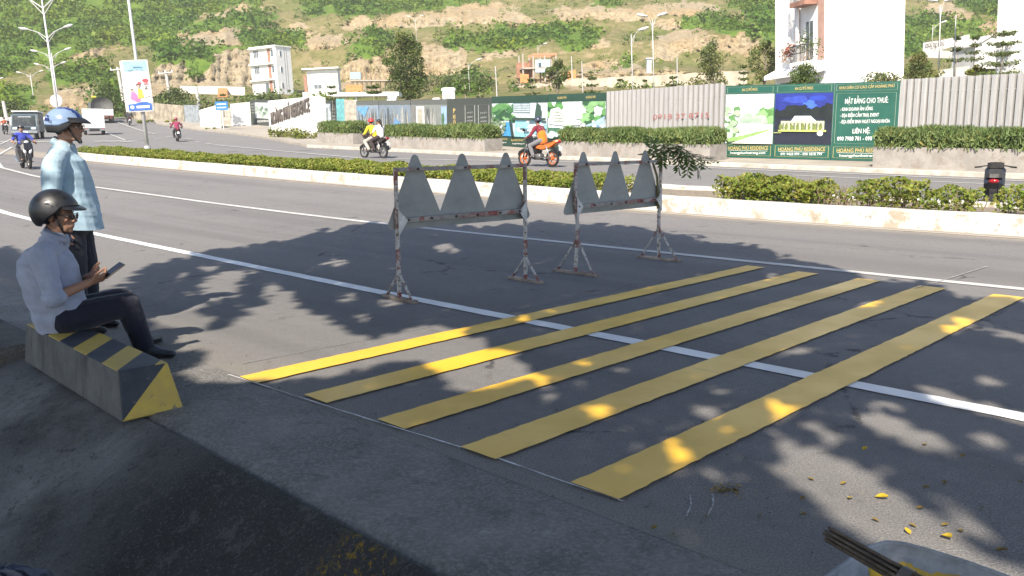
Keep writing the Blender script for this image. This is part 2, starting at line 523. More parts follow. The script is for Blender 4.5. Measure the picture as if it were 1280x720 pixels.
# dusty concrete apron between the road and the broken edge
apron_m = concrete_material('apron_concrete', (0.165, 0.160, 0.150), (0.262, 0.254, 0.238), (0.140, 0.136, 0.128), 1.6)
def apron_z(s, t):
    if t < EDGE_T + 0.05: return -0.03
    if t > EDGE_T + 0.74: return -0.001 if t < 2.6 else -0.004
    return 0.004 + 0.010*float(fbm(s*1.7, t*1.7, 5))
ap_s = [-12 + x*0.25 for x in range(0, 220)]
apron = st_sheet('pavement', ap_s, [EDGE_T + 0.0, EDGE_T+0.06, EDGE_T+0.2, EDGE_T+0.4, EDGE_T+0.6, EDGE_T+0.75, EDGE_T+1.0], apron_z, apron_m)
tag(apron, kind='structure')
# bank falling away from the edge towards the camera
def bank_material():
    k = NT('bank_concrete')
    n = k.noise(1.3, 7, 0.68); n2 = k.noise(0.7, 5, 0.6); st = k.dot(TD)
    comb = k.n('ShaderNodeCombineXYZ'); k.L(k.math('MULTIPLY', k.dot(RD), 9.0), comb.inputs[0]); k.L(k.math('MULTIPLY', st, 1.2), comb.inputs[1])
    streak = k.noise(1.0, 5, 0.7, vec=comb.outputs[0])
    c = k.mix(k.mr(n, 0.3, 0.7), (0.175, 0.182, 0.182), (0.31, 0.317, 0.312))
    c = k.mix(k.mr(streak, 0.40, 0.66, 0, 0.55), c, (0.20, 0.20, 0.19))
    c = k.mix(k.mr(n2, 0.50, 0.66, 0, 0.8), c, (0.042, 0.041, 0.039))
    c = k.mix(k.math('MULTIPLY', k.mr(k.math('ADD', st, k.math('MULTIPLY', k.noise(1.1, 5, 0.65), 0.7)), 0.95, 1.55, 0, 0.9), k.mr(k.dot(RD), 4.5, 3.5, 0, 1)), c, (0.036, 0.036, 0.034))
    sp_ = k.noise(75, 4, 0.8); c = k.mix(k.mr(sp_, 0.52, 0.68, 0, 0.55), c, (0.27, 0.27, 0.26)); c = k.mix(k.mr(k.noise(48, 5, 0.8), 0.56, 0.66, 0, 0.7), c, (0.022, 0.022, 0.021))
    c = k.mix(k.mr(k.noise(5.5, 9, 0.82), 0.53, 0.60, 0, 0.55), c, (0.17, 0.165, 0.155)); c = k.mix(k.mr(k.noise(7.5, 9, 0.82), 0.56, 0.62, 0, 0.6), c, (0.030, 0.029, 0.027))
    # leftover yellow kerb paint, worn off in flakes
    pm = k.math('MULTIPLY', k.mr(k.dot(RD), 2.22, 2.30, 0, 1), k.mr(k.dot(RD), 2.50, 2.62, 1, 0))
    pm = k.math('MULTIPLY', pm, k.mr(st, 1.40, 1.5, 0, 1))
    pm = k.math('MULTIPLY', pm, k.mr(k.noise(24, 6, 0.8, stretch=(1.9, 0.8, 1.0)), 0.53, 0.58, 0, 1))
    c = k.mix(pm, c, (0.34, 0.22, 0.02))
    k.col(c); k.rough(0.9); k.p.inputs['Specular IOR Level'].default_value = 0.3
    k.bump(k.noise(13, 10, 0.85), 1.0, 0.05)
    return k.m
bank_t = [EDGE_T, 1.66, 1.6, 1.5, 1.35, 1.15, 0.9, 0.6, 0.3, 0.0, -0.5, -1.2, -2.5, -4.0]
bank_d = [0.0, 0.012, 0.045, 0.11, 0.20, 0.31, 0.43, 0.56, 0.66, 0.72, 0.76, 0.78, 0.8, 0.8]
def bank_z(s, t):
    w = min(1.0, max(0.0, (s - 4.2) / 1.2))                # flatter where the block stands
    d = float(np.interp(-t, [-x for x in bank_t], bank_d))
    flat = float(np.interp(-t, [-1.70, -1.55, -1.2, -0.5, 4], [0.03, 0.05, 0.22, 0.5, 0.8]))
    d = d*(1-w) + flat*w
    return -d + (0.02*float(fbm(s*1.3, t*1.3, 3)) - 0.01 if t < 1.65 else 0) 
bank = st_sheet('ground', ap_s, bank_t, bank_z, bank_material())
tag(bank, kind='structure')

# ---- painted lines on the road
def paint_material(name, c, wear=0.5, gloss=0.45):
    k = NT(name)
    n = k.noise(45, 5, 0.75); n2 = k.noise(1.4, 5, 0.6)
    cc = k.mix(k.mr(n2, 0.3, 0.7), c, tuple(x*0.82 for x in c))
    cc = k.mix(k.mr(n, 0.70 - wear*0.12, 0.80 - wear*0.12, 0, 0.8), cc, tuple(x*0.45+0.03 for x in c))
    comb = k.n('ShaderNodeCombineXYZ'); k.L(k.math('MULTIPLY', k.dot(RD), 0.9), comb.inputs[0]); k.L(k.math('MULTIPLY', k.dot(TD), 7.0), comb.inputs[1])
    cc = k.mix(k.mr(k.noise(1.0, 6, 0.75, vec=comb.outputs[0]), 0.56, 0.72, 0, 0.25 + wear*0.3), cc, tuple(x*0.5+0.02 for x in c))
    cc = k.mix(k.mr(k.noise(7, 7, 0.8), 0.62, 0.68, 0, 0.35 + 0.3*wear), cc, tuple(x*0.6+0.05 for x in c))
    k.col(cc); k.rough(k.mr(n2, 0.3, 0.7, gloss, gloss + 0.12)); k.p.inputs['Specular IOR Level'].default_value = 0.5
    k.bump(k.noise(120, 3, 0.6), 0.25, 0.004)
    return k.m
white_line = paint_material('white_road_paint', (0.74, 0.75, 0.74), 0.35)
old_line = paint_material('old_white_road_paint', (0.50, 0.49, 0.46), 0.75, 0.6)
yellow_line = paint_material('yellow_road_paint', (0.78, 0.46, 0.022), 0.3, 0.36)
def ribbon(name, pts, w, m, z=0.006, step=0.5, ragged=0.0):
    """pts in (s,t)"""
    P = []
    for a, b in zip(pts[:-1], pts[1:]):
        L = math.hypot(b[0]-a[0], b[1]-a[1]); n = max(1, int(L/step))
        for i in range(n): P.append((a[0]+(b[0]-a[0])*i/n, a[1]+(b[1]-a[1])*i/n))
    P.append(pts[-1]); V = []; F = []
    for i, p in enumerate(P):
        q0 = P[max(0, i-1)]; q1 = P[min(len(P)-1, i+1)]
        d = (q1[0]-q0[0], q1[1]-q0[1]); L = math.hypot(*d); nx, ny = -d[1]/L, d[0]/L
        ww = w/2
        for sg in (-1, 1):
            r = ww + (random.uniform(-ragged, ragged) if ragged else 0)
            pp = S(p[0]+nx*sg*r, p[1]+ny*sg*r); pp.z += z + max(0, pp.y-14)*0.0006
            V.append(pp)
        if i: F.append((2*i-2, 2*i, 2*i+1, 2*i-1))
    o = nmesh(name, V, F, m)
    if o.data.polygons[0].normal.z < 0: o.data.flip_normals()
    return tag(o, kind='structure')
def gst(u, v):
    return stof(G(u, v))
lineA = [(-20, 5.0), (1.1, 4.88), (4.4, 4.86), (6.24, 4.85), (15, 4.95), (19.7, 5.02), (26, 5.4), (34, 6.4), (44, 8.6), (56, 12)]
lineB = [(-20, 9.2), (2.2, 9.1), (11.2, 9.0), (19, 8.8), (25.7, 8.72), (32, 9.1), (38.2, 9.75), (48, 12), (60, 16)]
ribbon('road_line', lineA, 0.15, white_line, step=0.12, ragged=0.005)
ribbon('road_line', lineB, 0.15, old_line, 0.006, ragged=0.006)
ribbon('road_line', [(-20, 13.62), (3, 13.6), (22, 13.62), (42, 13.68)], 0.10, paint_material('faded_edge_paint', (0.40, 0.37, 0.32), 0.9, 0.7), ragged=0.01)
ribbon('road_line', [gst(268, 181.5), gst(350, 189), gst(450, 198), (22, 26.0), (10, 26.2), (-20, 26.2)], 0.16, old_line)
for a, b in (((12.5, 24.6), (-20, 24.7)),):
    ribbon('road_line', [a, b], 0.10, old_line)
for u0, u1, v in ((124, 131, 177), (141, 148.5, 177), (158.5, 165, 177.3), (193, 202, 174.5), (-8, 4, 178), (14, 26, 178), (49, 58, 177.5), (66, 74, 177), (207, 214, 171.5), (229, 239, 174), (244, 250, 178), (258, 264, 180)):
    a, b = G(u0, v), G(u1, v); q = stof((a+b)/2)
    ribbon('road_dash', [(q[0]-0.1, q[1]-0.5), (q[0]+0.1, q[1]+0.5)] if u0 < 190 else [stof(a), stof(b)], 0.9 if u0 < 190 else 0.5, old_line)
ribbon('road_line', [gst(0, 181), gst(22, 171)], 0.12, old_line)
ribbon('road_line', [gst(131, 165), gst(157, 176)], 0.13, old_line)
ribbon('road_line', [gst(146, 153), gst(195, 168)], 0.16, old_line)
# the five fresh yellow bars, laid right across the lane
for i, (s0, w) in enumerate(((4.74, 0.215), (4.10, 0.235), (3.43, 0.235), (2.80, 0.24), (2.13, 0.255))):
    t0 = (2.43, 2.50, 2.53, 2.56, 2.60)[i]; t1 = 8.72 - 0.03*i
    ribbon('yellow_bar', [(s0, t0), (s0+0.07, t1)], w, yellow_line, 0.011, 0.06, 0.0045)
# chalked string lines used to set the bars out
chalk = mat('chalk', (0.62, 0.63, 0.64), 0.95, 0.3, 40)
ribbon('chalk_line', [(4.95, 2.41), (3.6, 2.50), (2.72, 2.58), (1.98, 2.60)], 0.007, chalk, 0.009, 0.1, 0.004)
ribbon('chalk_line', [(5.15, 2.6), (5.08, 5.0), (5.0, 9.6)], 0.008, mat('faint_chalk', (0.20, 0.20, 0.20), 0.95, 0.4, 30), 0.005, 0.1, 0.003)
ribbon('chalk_line', [(2.95, 8.4), (2.9, 10.4)], 0.012, mat('scratch_chalk', (0.30, 0.29, 0.28), 0.95, 0.4, 30), 0.014, 0.1, 0.004)
for a, b in ((G(862, 626), G(858, 652)), (G(891, 624), G(884, 652))):
    m_ = (a + b)/2 + Vector((0.012, 0, 0))
    ribbon('chalk_line', [stof(a), stof(m_), stof(b)], 0.005, mat('thin_chalk', (0.42, 0.42, 0.41), 0.95, 0.5, 60), 0.008, 0.02, 0.002)
k = NT('spilt_paint'); k.col(k.mix(k.mr(k.noise(50, 5, 0.7), 0.4, 0.6), (0.36, 0.23, 0.03), (0.17, 0.125, 0.05))); k.rough(0.8)
q = G(908, 618)
V = [S(*stof(q))]; 
for j in range(26):
    a = 2*math.pi*j/26; r = 0.026*(0.8 + 0.4*float(vnoise(j*0.7, 0.5, 8)))
    V.append(Vector((q.x + r*1.35*math.cos(a), q.y + r*math.sin(a), 0)))
for v in V: v.z = 0.005
mbp = MB()
for _ in range(130):
    a = random.gauss(0, 1); b = random.gauss(0, 1)
    r = random.uniform(0.002, 0.005) if _ > 60 else random.uniform(0.004, 0.011)
    w_ = 1.0 if _ > 60 else 0.3
    p = Vector((q.x + a*0.13*w_ + 0.10*(w_ > 0.5), q.y + b*0.10*w_, 0.0065))
    mbp.add([p + Vector((r, 0, 0)), p + Vector((0, r, 0)), p + Vector((-r, 0.2*r, 0)), p + Vector((0, -r, 0))], [(0, 1, 2, 3)])
tag(mbp.build('paint_crumbs', k.m), kind='stuff')

# ---- median: white kerbs with soil between
def kerb_material():
    k = NT('white_kerb_paint')
    n = k.noise(2.2, 7, 0.75); f = k.noise(30, 5, 0.7)
    c = k.mix(k.mr(f, 0.3, 0.7), (0.43, 0.42, 0.395), (0.54, 0.53, 0.50))
    c = k.mix(k.mr(n, 0.50, 0.62, 0, 0.85), c, (0.31, 0.255, 0.18))
    c = k.mix(k.mr(k.noise(9, 6, 0.75), 0.58, 0.64, 0, 0.85), c, (0.24, 0.22, 0.19))
    k.col(c); k.rough(0.85); k.bump(k.noise(14, 6, 0.7), 0.5, 0.02)
    return k.m
kerb_m = kerb_material()
def kerb_strip(name, line, prof, m, step=0.5, jig=0.006):
    """profile of (offset, height) swept along an (s,t) line; offset grows towards +t"""
    P = []
    for a, b in zip(line[:-1], line[1:]):
        L = math.hypot(b[0]-a[0], b[1]-a[1]); n = max(1, int(L/step))
        for i in range(n): P.append((a[0]+(b[0]-a[0])*i/n, a[1]+(b[1]-a[1])*i/n))
    P.append(line[-1]); V = []; F = []; n = len(prof)
    for i, p in enumerate(P):
        q0 = P[max(0, i-1)]; q1 = P[min(len(P)-1, i+1)]
        d = (q1[0]-q0[0], q1[1]-q0[1]); L = math.hypot(*d); nx, ny = -d[1]/L, d[0]/L
        if ny < 0: nx, ny = -nx, -ny
        for o, h in prof:
            V.append(S(p[0]+nx*o, p[1]+ny*o, h + (random.uniform(-jig, jig) if h > 0 else 0)))
        if i:
            for j in range(n-1): F.append(((i-1)*n+j, (i-1)*n+j+1, i*n+j+1, i*n+j))
    F.append(tuple(range(n))); F.append(tuple(range((len(P)-1)*n, len(P)*n)))
    o = nmesh(name, V, F, m)
    return tag(o, kind='structure')
KP = [(0, -0.05), (0.0, 0.27), (0.03, 0.30), (0.22, 0.30), (0.24, 0.28), (0.24, -0.05)]
kerb_strip('median_kerb', [(-25, 13.95), (3, 13.92), (22, 13.9), (40, 13.93), (44, 14.1)], KP, kerb_m)
kerb_strip('median_kerb', [(-25, 16.2), (22, 16.2), (40, 16.15), (44, 15.9)], [(0, -0.05), (0, 0.28), (0.02, 0.30), (0.2, 0.30), (0.2, -0.05)], kerb_m)
kerb_strip('median_kerb', [(44, 14.1), (45.0, 14.5), (45.3, 15.0), (45.0, 15.6), (44, 15.9)], KP, kerb_m)
soil_m = mat('median_soil', (0.20, 0.165, 0.12), 0.95, 0.4, 12, bump=0.8)
tag(st_sheet('median_soil', [x*1.0 for x in range(-25, 46)], [14.1, 15.0, 16.25], lambda s, t: 0.2 + 0.04*float(vnoise(s*2, t*2, 2)), soil_m), kind='structure')

# ---- far pavement
def pave_material():
    k = NT('far_pavement')
    n = k.noise(0.8, 6, 0.65)
    c = k.mix(k.mr(n, 0.3, 0.7), (0.24, 0.215, 0.175), (0.34, 0.305, 0.25))
    c = k.mix(k.mr(k.noise(12, 4, 0.6), 0.5, 0.7, 0, 0.5), c, (0.20, 0.185, 0.16))
    k.col(c); k.rough(0.92); return k.m
pave_m = pave_material()
inner = [(-30, 27.25), (-10, 27.25), (10, 27.25), (30, 27.25), (44, 27.3)] + [gst(335, 174), gst(290, 167.5), gst(240, 162), gst(195, 155)]
outer = [(-30, 33), (-10, 33), (10, 33), (30, 34), (46, 41)] + [gst(405, 163.2), gst(330, 158.5), gst(232, 151.5), gst(190, 149)]
V = []; F = []
def dense(pl, n=14):
    r = []
    for a, b in zip(pl[:-1], pl[1:]):
        for i in range(n): r.append((a[0]+(b[0]-a[0])*i/n, a[1]+(b[1]-a[1])*i/n))
    return r + [pl[-1]]
di, do = dense(inner), dense(outer)
for i, (a, b) in enumerate(zip(di, do)):
    for q in range(7):
        u = q/6; V.append(S(a[0]+(b[0]-a[0])*u, a[1]+(b[1]-a[1])*u, 0.13))
    V.append(S(a[0], a[1], -0.05))
    if i:
        b0 = (i-1)*8; b1 = i*8
        for q in range(6): F.append((b0+q, b0+q+1, b1+q+1, b1+q))
        F.append((b0+7, b0, b1, b1+7))
o = nmesh('far_pavement', V, F, pave_m); tag(o, kind='structure')
kerb_strip('far_kerb', inner[:5], [(-0.16, -0.05), (-0.16, 0.12), (-0.14, 0.145), (0.03, 0.145), (0.03, 0.1)], mat('far_kerb_stone', (0.42, 0.39, 0.33), 0.9, 0.3, 3))

# ---- the hill: benches cut into a slope, controlled column by column
CX = np.array([-420, -100, 100, 230, 350, 500, 650, 800, 950, 1100, 1300, 1750], float)
ROWS = [
 ([112, 112, 117, 112, 97, 70, 50, 43, 38.5, 35, 32, 28], None),
 ([118, 119, 123, 126, 125, 115, 110, 105, 100, 95, 90, 85], [153, 151, 149, 141, 126, 124, 118, 112, 108, 102, 98, 92]),
 ([132, 134, 140, 160, 172, 165, 160, 155, 150, 145, 140, 130], [143, 140, 136, 121, 115, 117, 109, 109, 105, 100, 90, 80]),
 ([136, 138, 146, 165, 178, 169, 163, 158, 153, 148, 144, 134], [136, 133, 127, 112, 112, 112, 96, 92, 91, 90, 78, 70]),
 ([150, 152, 162, 184, 192, 190, 185, 182, 180, 178, 172, 160], [124, 121, 114, 104, 107, 100, 88, 84, 81, 78, 66, 60]),
 ([160, 162, 172, 196, 204, 200, 196, 192, 190, 188, 182, 170], [105, 101, 95, 58, 58, 57, 69, 48, 42, 55, 52, 50]),
 ([185, 187, 197, 222, 230, 226, 222, 217, 215, 214, 207, 195], [85, 82, 77, 46, 46, 39, 42, 36, 31, 43, 40, 38]),
 ([196, 198, 208, 234, 242, 237, 233, 228, 226, 225, 218, 206], [60, 57, 51, 31, 27, 18, 20, 14, 15, 26, 20, 20]),
 ([226, 228, 238, 262, 270, 266, 262, 257, 255, 254, 247, 236], [30, 28, 20, 9, 10, 5, 5, 2, 2, 5, 5, 5]),
 ([262, 264, 272, 298, 305, 300, 296, 292, 290, 288, 282, 270], [-20, -20, -22, -28, -28, -30, -30, -32, -32, -30, -30, -30]),
 ([330, 330, 335, 350, 355, 350, 350, 350, 345, 340, 335, 330], [-75, -75, -75, -75, -72, -70, -70, -72, -75, -75, -78, -80]),
 ([420]*12, [-85]*12)]
NSUB = [8, 16, 22, 12, 22, 26, 22, 18, 22, 16, 10]
cols = np.arange(-420, 1751, 3.2)
sm = lambda a: np.interp(cols, CX, a)
Yr, Vr = [], []
for i, (yy, vv) in enumerate(ROWS):
    Y = sm(yy)
    if vv is None:
        zz = zg(Y) - 0.25
        v = np.zeros_like(cols)
        for j, u in enumerate(cols):           # pixel row at which the plot behind the fence starts
            v[j] = proj((D(u, 160, Y[j]).x, Y[j], zz[j]))[1]
    else: v = sm(vv)
    Yr.append(Y); Vr.append(v)
HY, HV = [], []
for i in range(len(ROWS)-1):
    for q in range(NSUB[i]):
        u = q/NSUB[i]
        HY.append(Yr[i]*(1-u)+Yr[i+1]*u); HV.append(Vr[i]*(1-u)+Vr[i+1]*u)
HY.append(Yr[-1]); HV.append(Vr[-1])
HY = np.array(HY); HV = np.array(HV)
# soften the creases, wobble the bench lines
for _ in range(2):
    HV[1:-1] = 0.25*HV[:-2] + 0.5*HV[1:-1] + 0.25*HV[2:]
UU = np.broadcast_to(cols, HV.shape)
far = np.clip((HY - 115)/40, 0, 1)
HV = HV + far*(fbm(UU/90, HV/40 + 3, 11) - 0.5)*22 + far*(fbm(UU/22, HV/11, 12) - 0.5)*5.0
dx = CAMX.x*(UU-640) + CAMF.x*FOC - CAMU.x*(HV-360)
dy = CAMX.y*(UU-640) + CAMF.y*FOC - CAMU.y*(HV-360)
dz = CAMX.z*(UU-640) + CAMF.z*FOC - CAMU.z*(HV-360)
HX = dx/dy*HY; HZ = HCAM + dz/dy*HY
# cover map: bare rock and dense scrub patches, the rest is dry grass
ROCK = [[(226,42),(262,38),(303,33),(304,45),(296,55),(236,57)], [(250,14),(290,8),(322,3),(334,12),(285,20),(262,22)],
        [(196,84),(225,74),(246,74),(270,68),(310,58),(330,62),(330,112),(300,112),(206,112),(190,100)], [(52,124),(84,110),(118,112),(112,134),(78,138),(56,136)],
        [(80,78),(110,64),(134,62),(128,72),(96,86)], [(60,60),(68,58),(66,68),(62,68)],
        [(372,48),(400,42),(438,44),(426,58),(392,62)], [(424,86),(440,72),(474,62),(490,72),(492,112),(418,112),(416,98)], [(420,30),(450,22),(520,18),(524,30),(470,36),(424,36)],
        [(478,24),(530,18),(560,10),(608,2),(640,4),(652,20),(690,26),(688,30),(600,30),(520,32),(482,34)],
        [(528,54),(545,58),(568,52),(582,66),(580,98),(536,98),(526,80)], [(640,92),(700,94),(760,92),(840,88),(930,90),(930,103),(800,108),(700,110),(642,110)],
        [(686,12),(740,8),(790,12),(838,2),(880,6),(910,18),(900,22),(836,20),(780,26),(700,26)], [(724,42),(738,40),(756,52),(752,62),(728,58)],
        [(722,90),(745,76),(786,74),(800,86),(760,94)], [(818,48),(850,38),(872,34),(880,46),(905,44),(945,44),(952,58),(938,72),(905,62),(880,66),(862,62),(846,76),(816,74)],
        [(810,26),(854,27),(852,36),(816,36)], [(1150,4),(1180,2),(1192,14),(1212,16),(1208,26),(1190,26),(1170,22)], [(1218,28),(1252,26),(1256,52),(1226,50)],
        [(340,40),(372,30),(392,36),(360,48)], [(600,60),(640,62),(650,72),(610,74)], [(560,60),(600,84),(596,94),(566,90)], [(150,112),(196,100),(206,118),(160,124)]]
SCRUB = [[(-420,-90),(240,-90),(330,6),(250,14),(250,30),(226,40),(226,56),(246,72),(196,82),(196,60),(150,50),(120,62),(60,80),(0,96),(-420,110)], [(-420,120),(-10,108),(44,112),(40,140),(-420,150)],
         [(228,58),(300,54),(340,52),(310,60),(270,68),(248,74),(232,68)], [(305,46),(330,34),(362,38),(386,40),(384,58),(340,62),(308,58)], [(228,28),(260,24),(300,22),(340,12),(344,26),(318,34),(304,34),(232,42)],
         [(440,56),(462,44),(482,42),(482,62),(462,70),(442,68)], [(360,-80),(640,-80),(606,4),(560,10),(520,16),(480,18),(440,20),(380,20)], [(556,52),(574,40),(600,42),(640,32),(686,34),(700,26),(730,30),(752,32),(748,52),(730,58),(714,64),(690,52),(650,60),(624,64),(590,62),(562,60)],
         [(640,-80),(1000,-80),(1000,4),(934,6),(900,-4),(780,-2),(764,10),(740,8),(734,-6),(690,-6)], [(852,34),(858,22),(886,16),(910,20),(924,30),(972,34),(972,60),(950,46),(900,40)], [(916,0),(975,0),(975,40),(930,24)],
         [(1128,20),(1158,22),(1180,28),(1220,22),(1226,44),(1200,44),(1160,50),(1130,48)], [(1186,-80),(1750,-80),(1750,30),(1252,26),(1214,14),(1194,10)], [(1126,40),(1150,44),(1156,66),(1128,74)],
         [(120,100),(150,96),(160,120),(150,148),(120,148)], [(560,100),(594,94),(594,118),(560,118)], [(770,70),(786,66),(790,78),(774,80)], [(60,88),(120,80),(150,88),(110,104),(66,108)], [(232,72),(262,70),(264,82),(250,98),(236,92)]]
wx = UU + (fbm(UU/14, HV/9, 21)-0.5)*26 + (fbm(UU/5, HV/4, 23)-0.5)*14; wv = HV + (fbm(UU/16, HV/8, 22)-0.5)*15 + (fbm(UU/5, HV/4, 24)-0.5)*8
rock = np.zeros(HV.shape); scrub = np.zeros(HV.shape)
for p in ROCK: rock = np.maximum(rock, inpoly(wx, wv, p))
for p in SCRUB: scrub = np.maximum(scrub, inpoly(wx, wv, p))
rock = rock * (1-scrub)
# weather the rock faces into gullies and ledges
gul = fbm(UU/3.6 + HV/60, HV/42.0, 31) - 0.5
led = fbm(UU/40.0, HV/3.5, 32) - 0.5
push = rock*(gul*6.0 + led*2.2 + (fbm(UU/1.8, HV/4.0, 34)-0.5)*2.4) + far*(fbm(UU/9, HV/6, 33)-0.5)*1.2
HYd = push
nrm2 = np.sqrt(HX**2 + HY**2)
HX = HX + HX/nrm2*HYd; HYb = HY + HY/nrm2*HYd
nr, nc = HV.shape
P = np.stack([HX, HYb, HZ], axis=2).reshape(-1, 3)
idx = np.arange(nr*nc).reshape(nr, nc)
F = np.stack([idx[:-1, :-1], idx[:-1, 1:], idx[1:, 1:], idx[1:, :-1]], axis=2).reshape(-1, 4)
def hill_material():
    k = NT('hillside')
    a = k.n('ShaderNodeVertexColor'); a.layer_name = 'cover'
    sp = k.n('ShaderNodeSeparateColor'); k.L(a.outputs[0], sp.inputs[0])
    big = k.noise(0.05, 5, 0.6); mid = k.noise(0.35, 6, 0.7); fine = k.noise(1.6, 5, 0.75)
    rockc = k.mix(k.mr(big, 0.35, 0.65), (0.335, 0.250, 0.135), (0.315, 0.272, 0.19))
    rock
    gu = k.noise(0.55, 6, 0.75, stretch=(2.2, 2.2, 0.3)); rockc = k.mix(k.mr(mid, 0.45, 0.62, 0, 0.6), rockc, (0.41, 0.34, 0.215)); rockc = k.mix(k.mr(gu, 0.50, 0.60, 0, 0.7), rockc, (0.19, 0.135, 0.085)); rockc = k.mix(k.mr(k.noise(0.4, 8, 0.8), 0.56, 0.62, 0, 0.75), rockc, (0.11, 0.115, 0.045))
    rockc = k.mix(k.mr(fine, 0.48, 0.66, 0, 0.8), rockc, (0.15, 0.115, 0.075))
    grass = k.mix(k.mr(mid, 0.35, 0.65), (0.120, 0.120, 0.040), (0.205, 0.175, 0.085))
    grass = k.mix(k.mr(big, 0.5, 0.62, 0, 0.5), grass, (0.090, 0.125, 0.028))
    grass = k.mix(k.mr(fine, 0.52, 0.66, 0, 0.65), grass, (0.06, 0.08, 0.02)); grass = k.mix(k.mr(k.noise(0.22, 7, 0.75), 0.55, 0.63, 0, 0.8), grass, (0.28, 0.215, 0.13))
    green = k.mix(k.mr(mid, 0.3, 0.7), (0.055, 0.110, 0.014), (0.120, 0.185, 0.028))
    c = k.mix(sp.outputs[0], grass, rockc); c = k.mix(sp.outputs[1], c, green)
    k.col(c); k.rough(0.95); k.p.inputs['Specular IOR Level'].default_value = 0.15
    k.bump(k.noise(0.8, 7, 0.75), 0.9, 0.6)
    return k.m
hill = nmesh('hill', P, F, hill_material(), None, None, True)
tag(hill, kind='structure')
ca = hill.data.color_attributes.new('cover', 'FLOAT_COLOR', 'POINT')
cc = np.zeros((nr*nc, 4), np.float32); cc[:, 0] = rock.reshape(-1); cc[:, 1] = scrub.reshape(-1); cc[:, 3] = 1
ca.data.foreach_set('color', cc.reshape(-1))
if hill.data.polygons[len(hill.data.polygons)//2].normal.y > 0: hill.data.flip_normals()

# scrub: leaf clumps standing on the hill
dens = np.where(scrub > 0.5, 1.0, np.where(rock > 0.5, 0.035, 0.17))
dens = dens * np.where(HY < 118, 0.0, 1.0) * (fbm(UU/18, HV/10, 41) > 0.36) * ((HV > -60) & (UU > -300) & (UU < 1600))
# area weight so that bushes keep an even spacing on the ground
wgt = np.zeros_like(HV)
du = np.linalg.norm(np.diff(np.stack([HX, HYb, HZ], 2), axis=1), axis=2); dvv = np.linalg.norm(np.diff(np.stack([HX, HYb, HZ], 2), axis=0), axis=2)
wgt[:-1, :-1] = du[:-1]*dvv[:, :-1]
pr = (dens*wgt).reshape(-1); pr /= pr.sum()
NB = 13000
pick = RNG.choice(nr*nc, NB, p=pr)
cen = P[pick] + RNG.normal(size=(NB, 3))*np.array([0.5, 0.5, 0.05])
isb = scrub.reshape(-1)[pick] > 0.5
srad = np.where(isb, 0.9 + 1.3*RNG.random(NB)**1.5, 0.5 + 0.6*RNG.random(NB))
rad = np.stack([srad, srad, srad*(0.65+0.5*RNG.random(NB))], 1)
cen[:, 2] += rad[:, 2]*0.35
Q = leafcloud(26, cen, rad, 1.0, 0.45, RNG, 0.7, 0.45)
szs = np.repeat(srad, 26)[:, None, None]*0.48
ctr = Q.mean(axis=1, keepdims=True); Q = ctr + (Q-ctr)*szs
tn = fbm(cen[:, 0]/14, cen[:, 1]/14, 51)
tb = 0.72 + 0.55*RNG.random(NB)
yel = np.clip((tn-0.42)*4, 0, 1)
tint = np.stack([(0.75 + 0.75*yel)*tb, (0.85+0.35*yel)*tb, (0.8+0.1*yel)*tb], 1)
hs = quadmesh('hill_shrubs', Q, leafmat('scrub_leaves', (0.055, 0.120, 0.012), (0.105, 0.180, 0.020), 0.2, True), None, np.repeat(tint, 26, axis=0))
tag(hs, kind='stuff')
# ================================================================== STREET TREES THAT SHADE THE FOREGROUND (behind the camera)
SHADE = [(-400, 312), (14, 310), (27, 318), (30, 345), (60, 370), (120, 368), (150, 362), (162, 354), (172, 342), (200, 330), (235, 322), (262, 313), (300, 311), (330, 304), (352, 303), (370, 299), (400, 287), (412, 290), (440, 283), (475, 278), (500, 281), (540, 278), (570, 284), (600, 286), (640, 281), (680, 279), (738, 281), (776, 283), (820, 289), (860, 294), (884, 304), (925, 305), (960, 312), (985, 324), (1030, 331), (1060, 341), (1095, 352), (1150, 352), (1180, 362), (1200, 373), (1262, 374), (1300, 392), (1400, 420), (1900, 560), (2600, 900), (2600, 2600), (-2000, 2600), (-2000, 312)]
HOLES = [[(213,353),(222,343),(238,342),(228,350)], [(244,334),(262,330),(278,331),(262,339)],
 [(190,390),(205,387),(222,378),(250,362),(258,350),(275,343),(313,343),(296,354),(295,368),(270,376),(232,393),(206,399)],
 [(196,411),(228,397),(264,401),(252,416),(257,425),(222,438),(216,414)],
 [(240,463),(262,449),(277,441),(268,430),(285,416),(305,404),(322,391),(345,384),(368,379),(380,394),(400,399),(425,413),(450,424),(480,415),(515,406),(550,416),(552,432),(480,448),(400,466),(340,470),(270,473)],
 [(326,365),(345,355),(364,368),(345,376)], [(424,370),(440,366),(446,376),(432,378)], [(446,396),(462,390),(468,400),(452,402)], [(480,376),(492,372),(496,382),(484,384)],
 [(516,432),(558,426),(600,430),(640,452),(650,468),(606,480),(570,485),(543,457)],
 [(983,588),(1010,600),(998,562),(1045,582),(1080,598),(1120,622),(1160,648),(1200,678),(1300,718),(1300,790),(1140,700),(1090,668),(1060,654),(1033,632)],
 [(1073,518),(1110,523),(1160,543),(1190,566),(1140,557),(1088,537)], [(1168,624),(1200,636),(1240,662),(1256,684),(1210,662)],
 [(1218,405),(1290,420),(1290,432),(1232,415)], [(1150,478),(1215,498),(1290,520),(1290,534),(1180,504)], [(1080,500),(1110,502),(1130,512),(1096,510)],
 [(770,528),(782,530),(800,560),(796,568),(780,552)], [(828,556),(846,552),(862,572),(860,592),(842,596)], [(872,582),(890,578),(904,592),(892,602)], [(955,504),(985,502),(1000,512),(975,524)]]
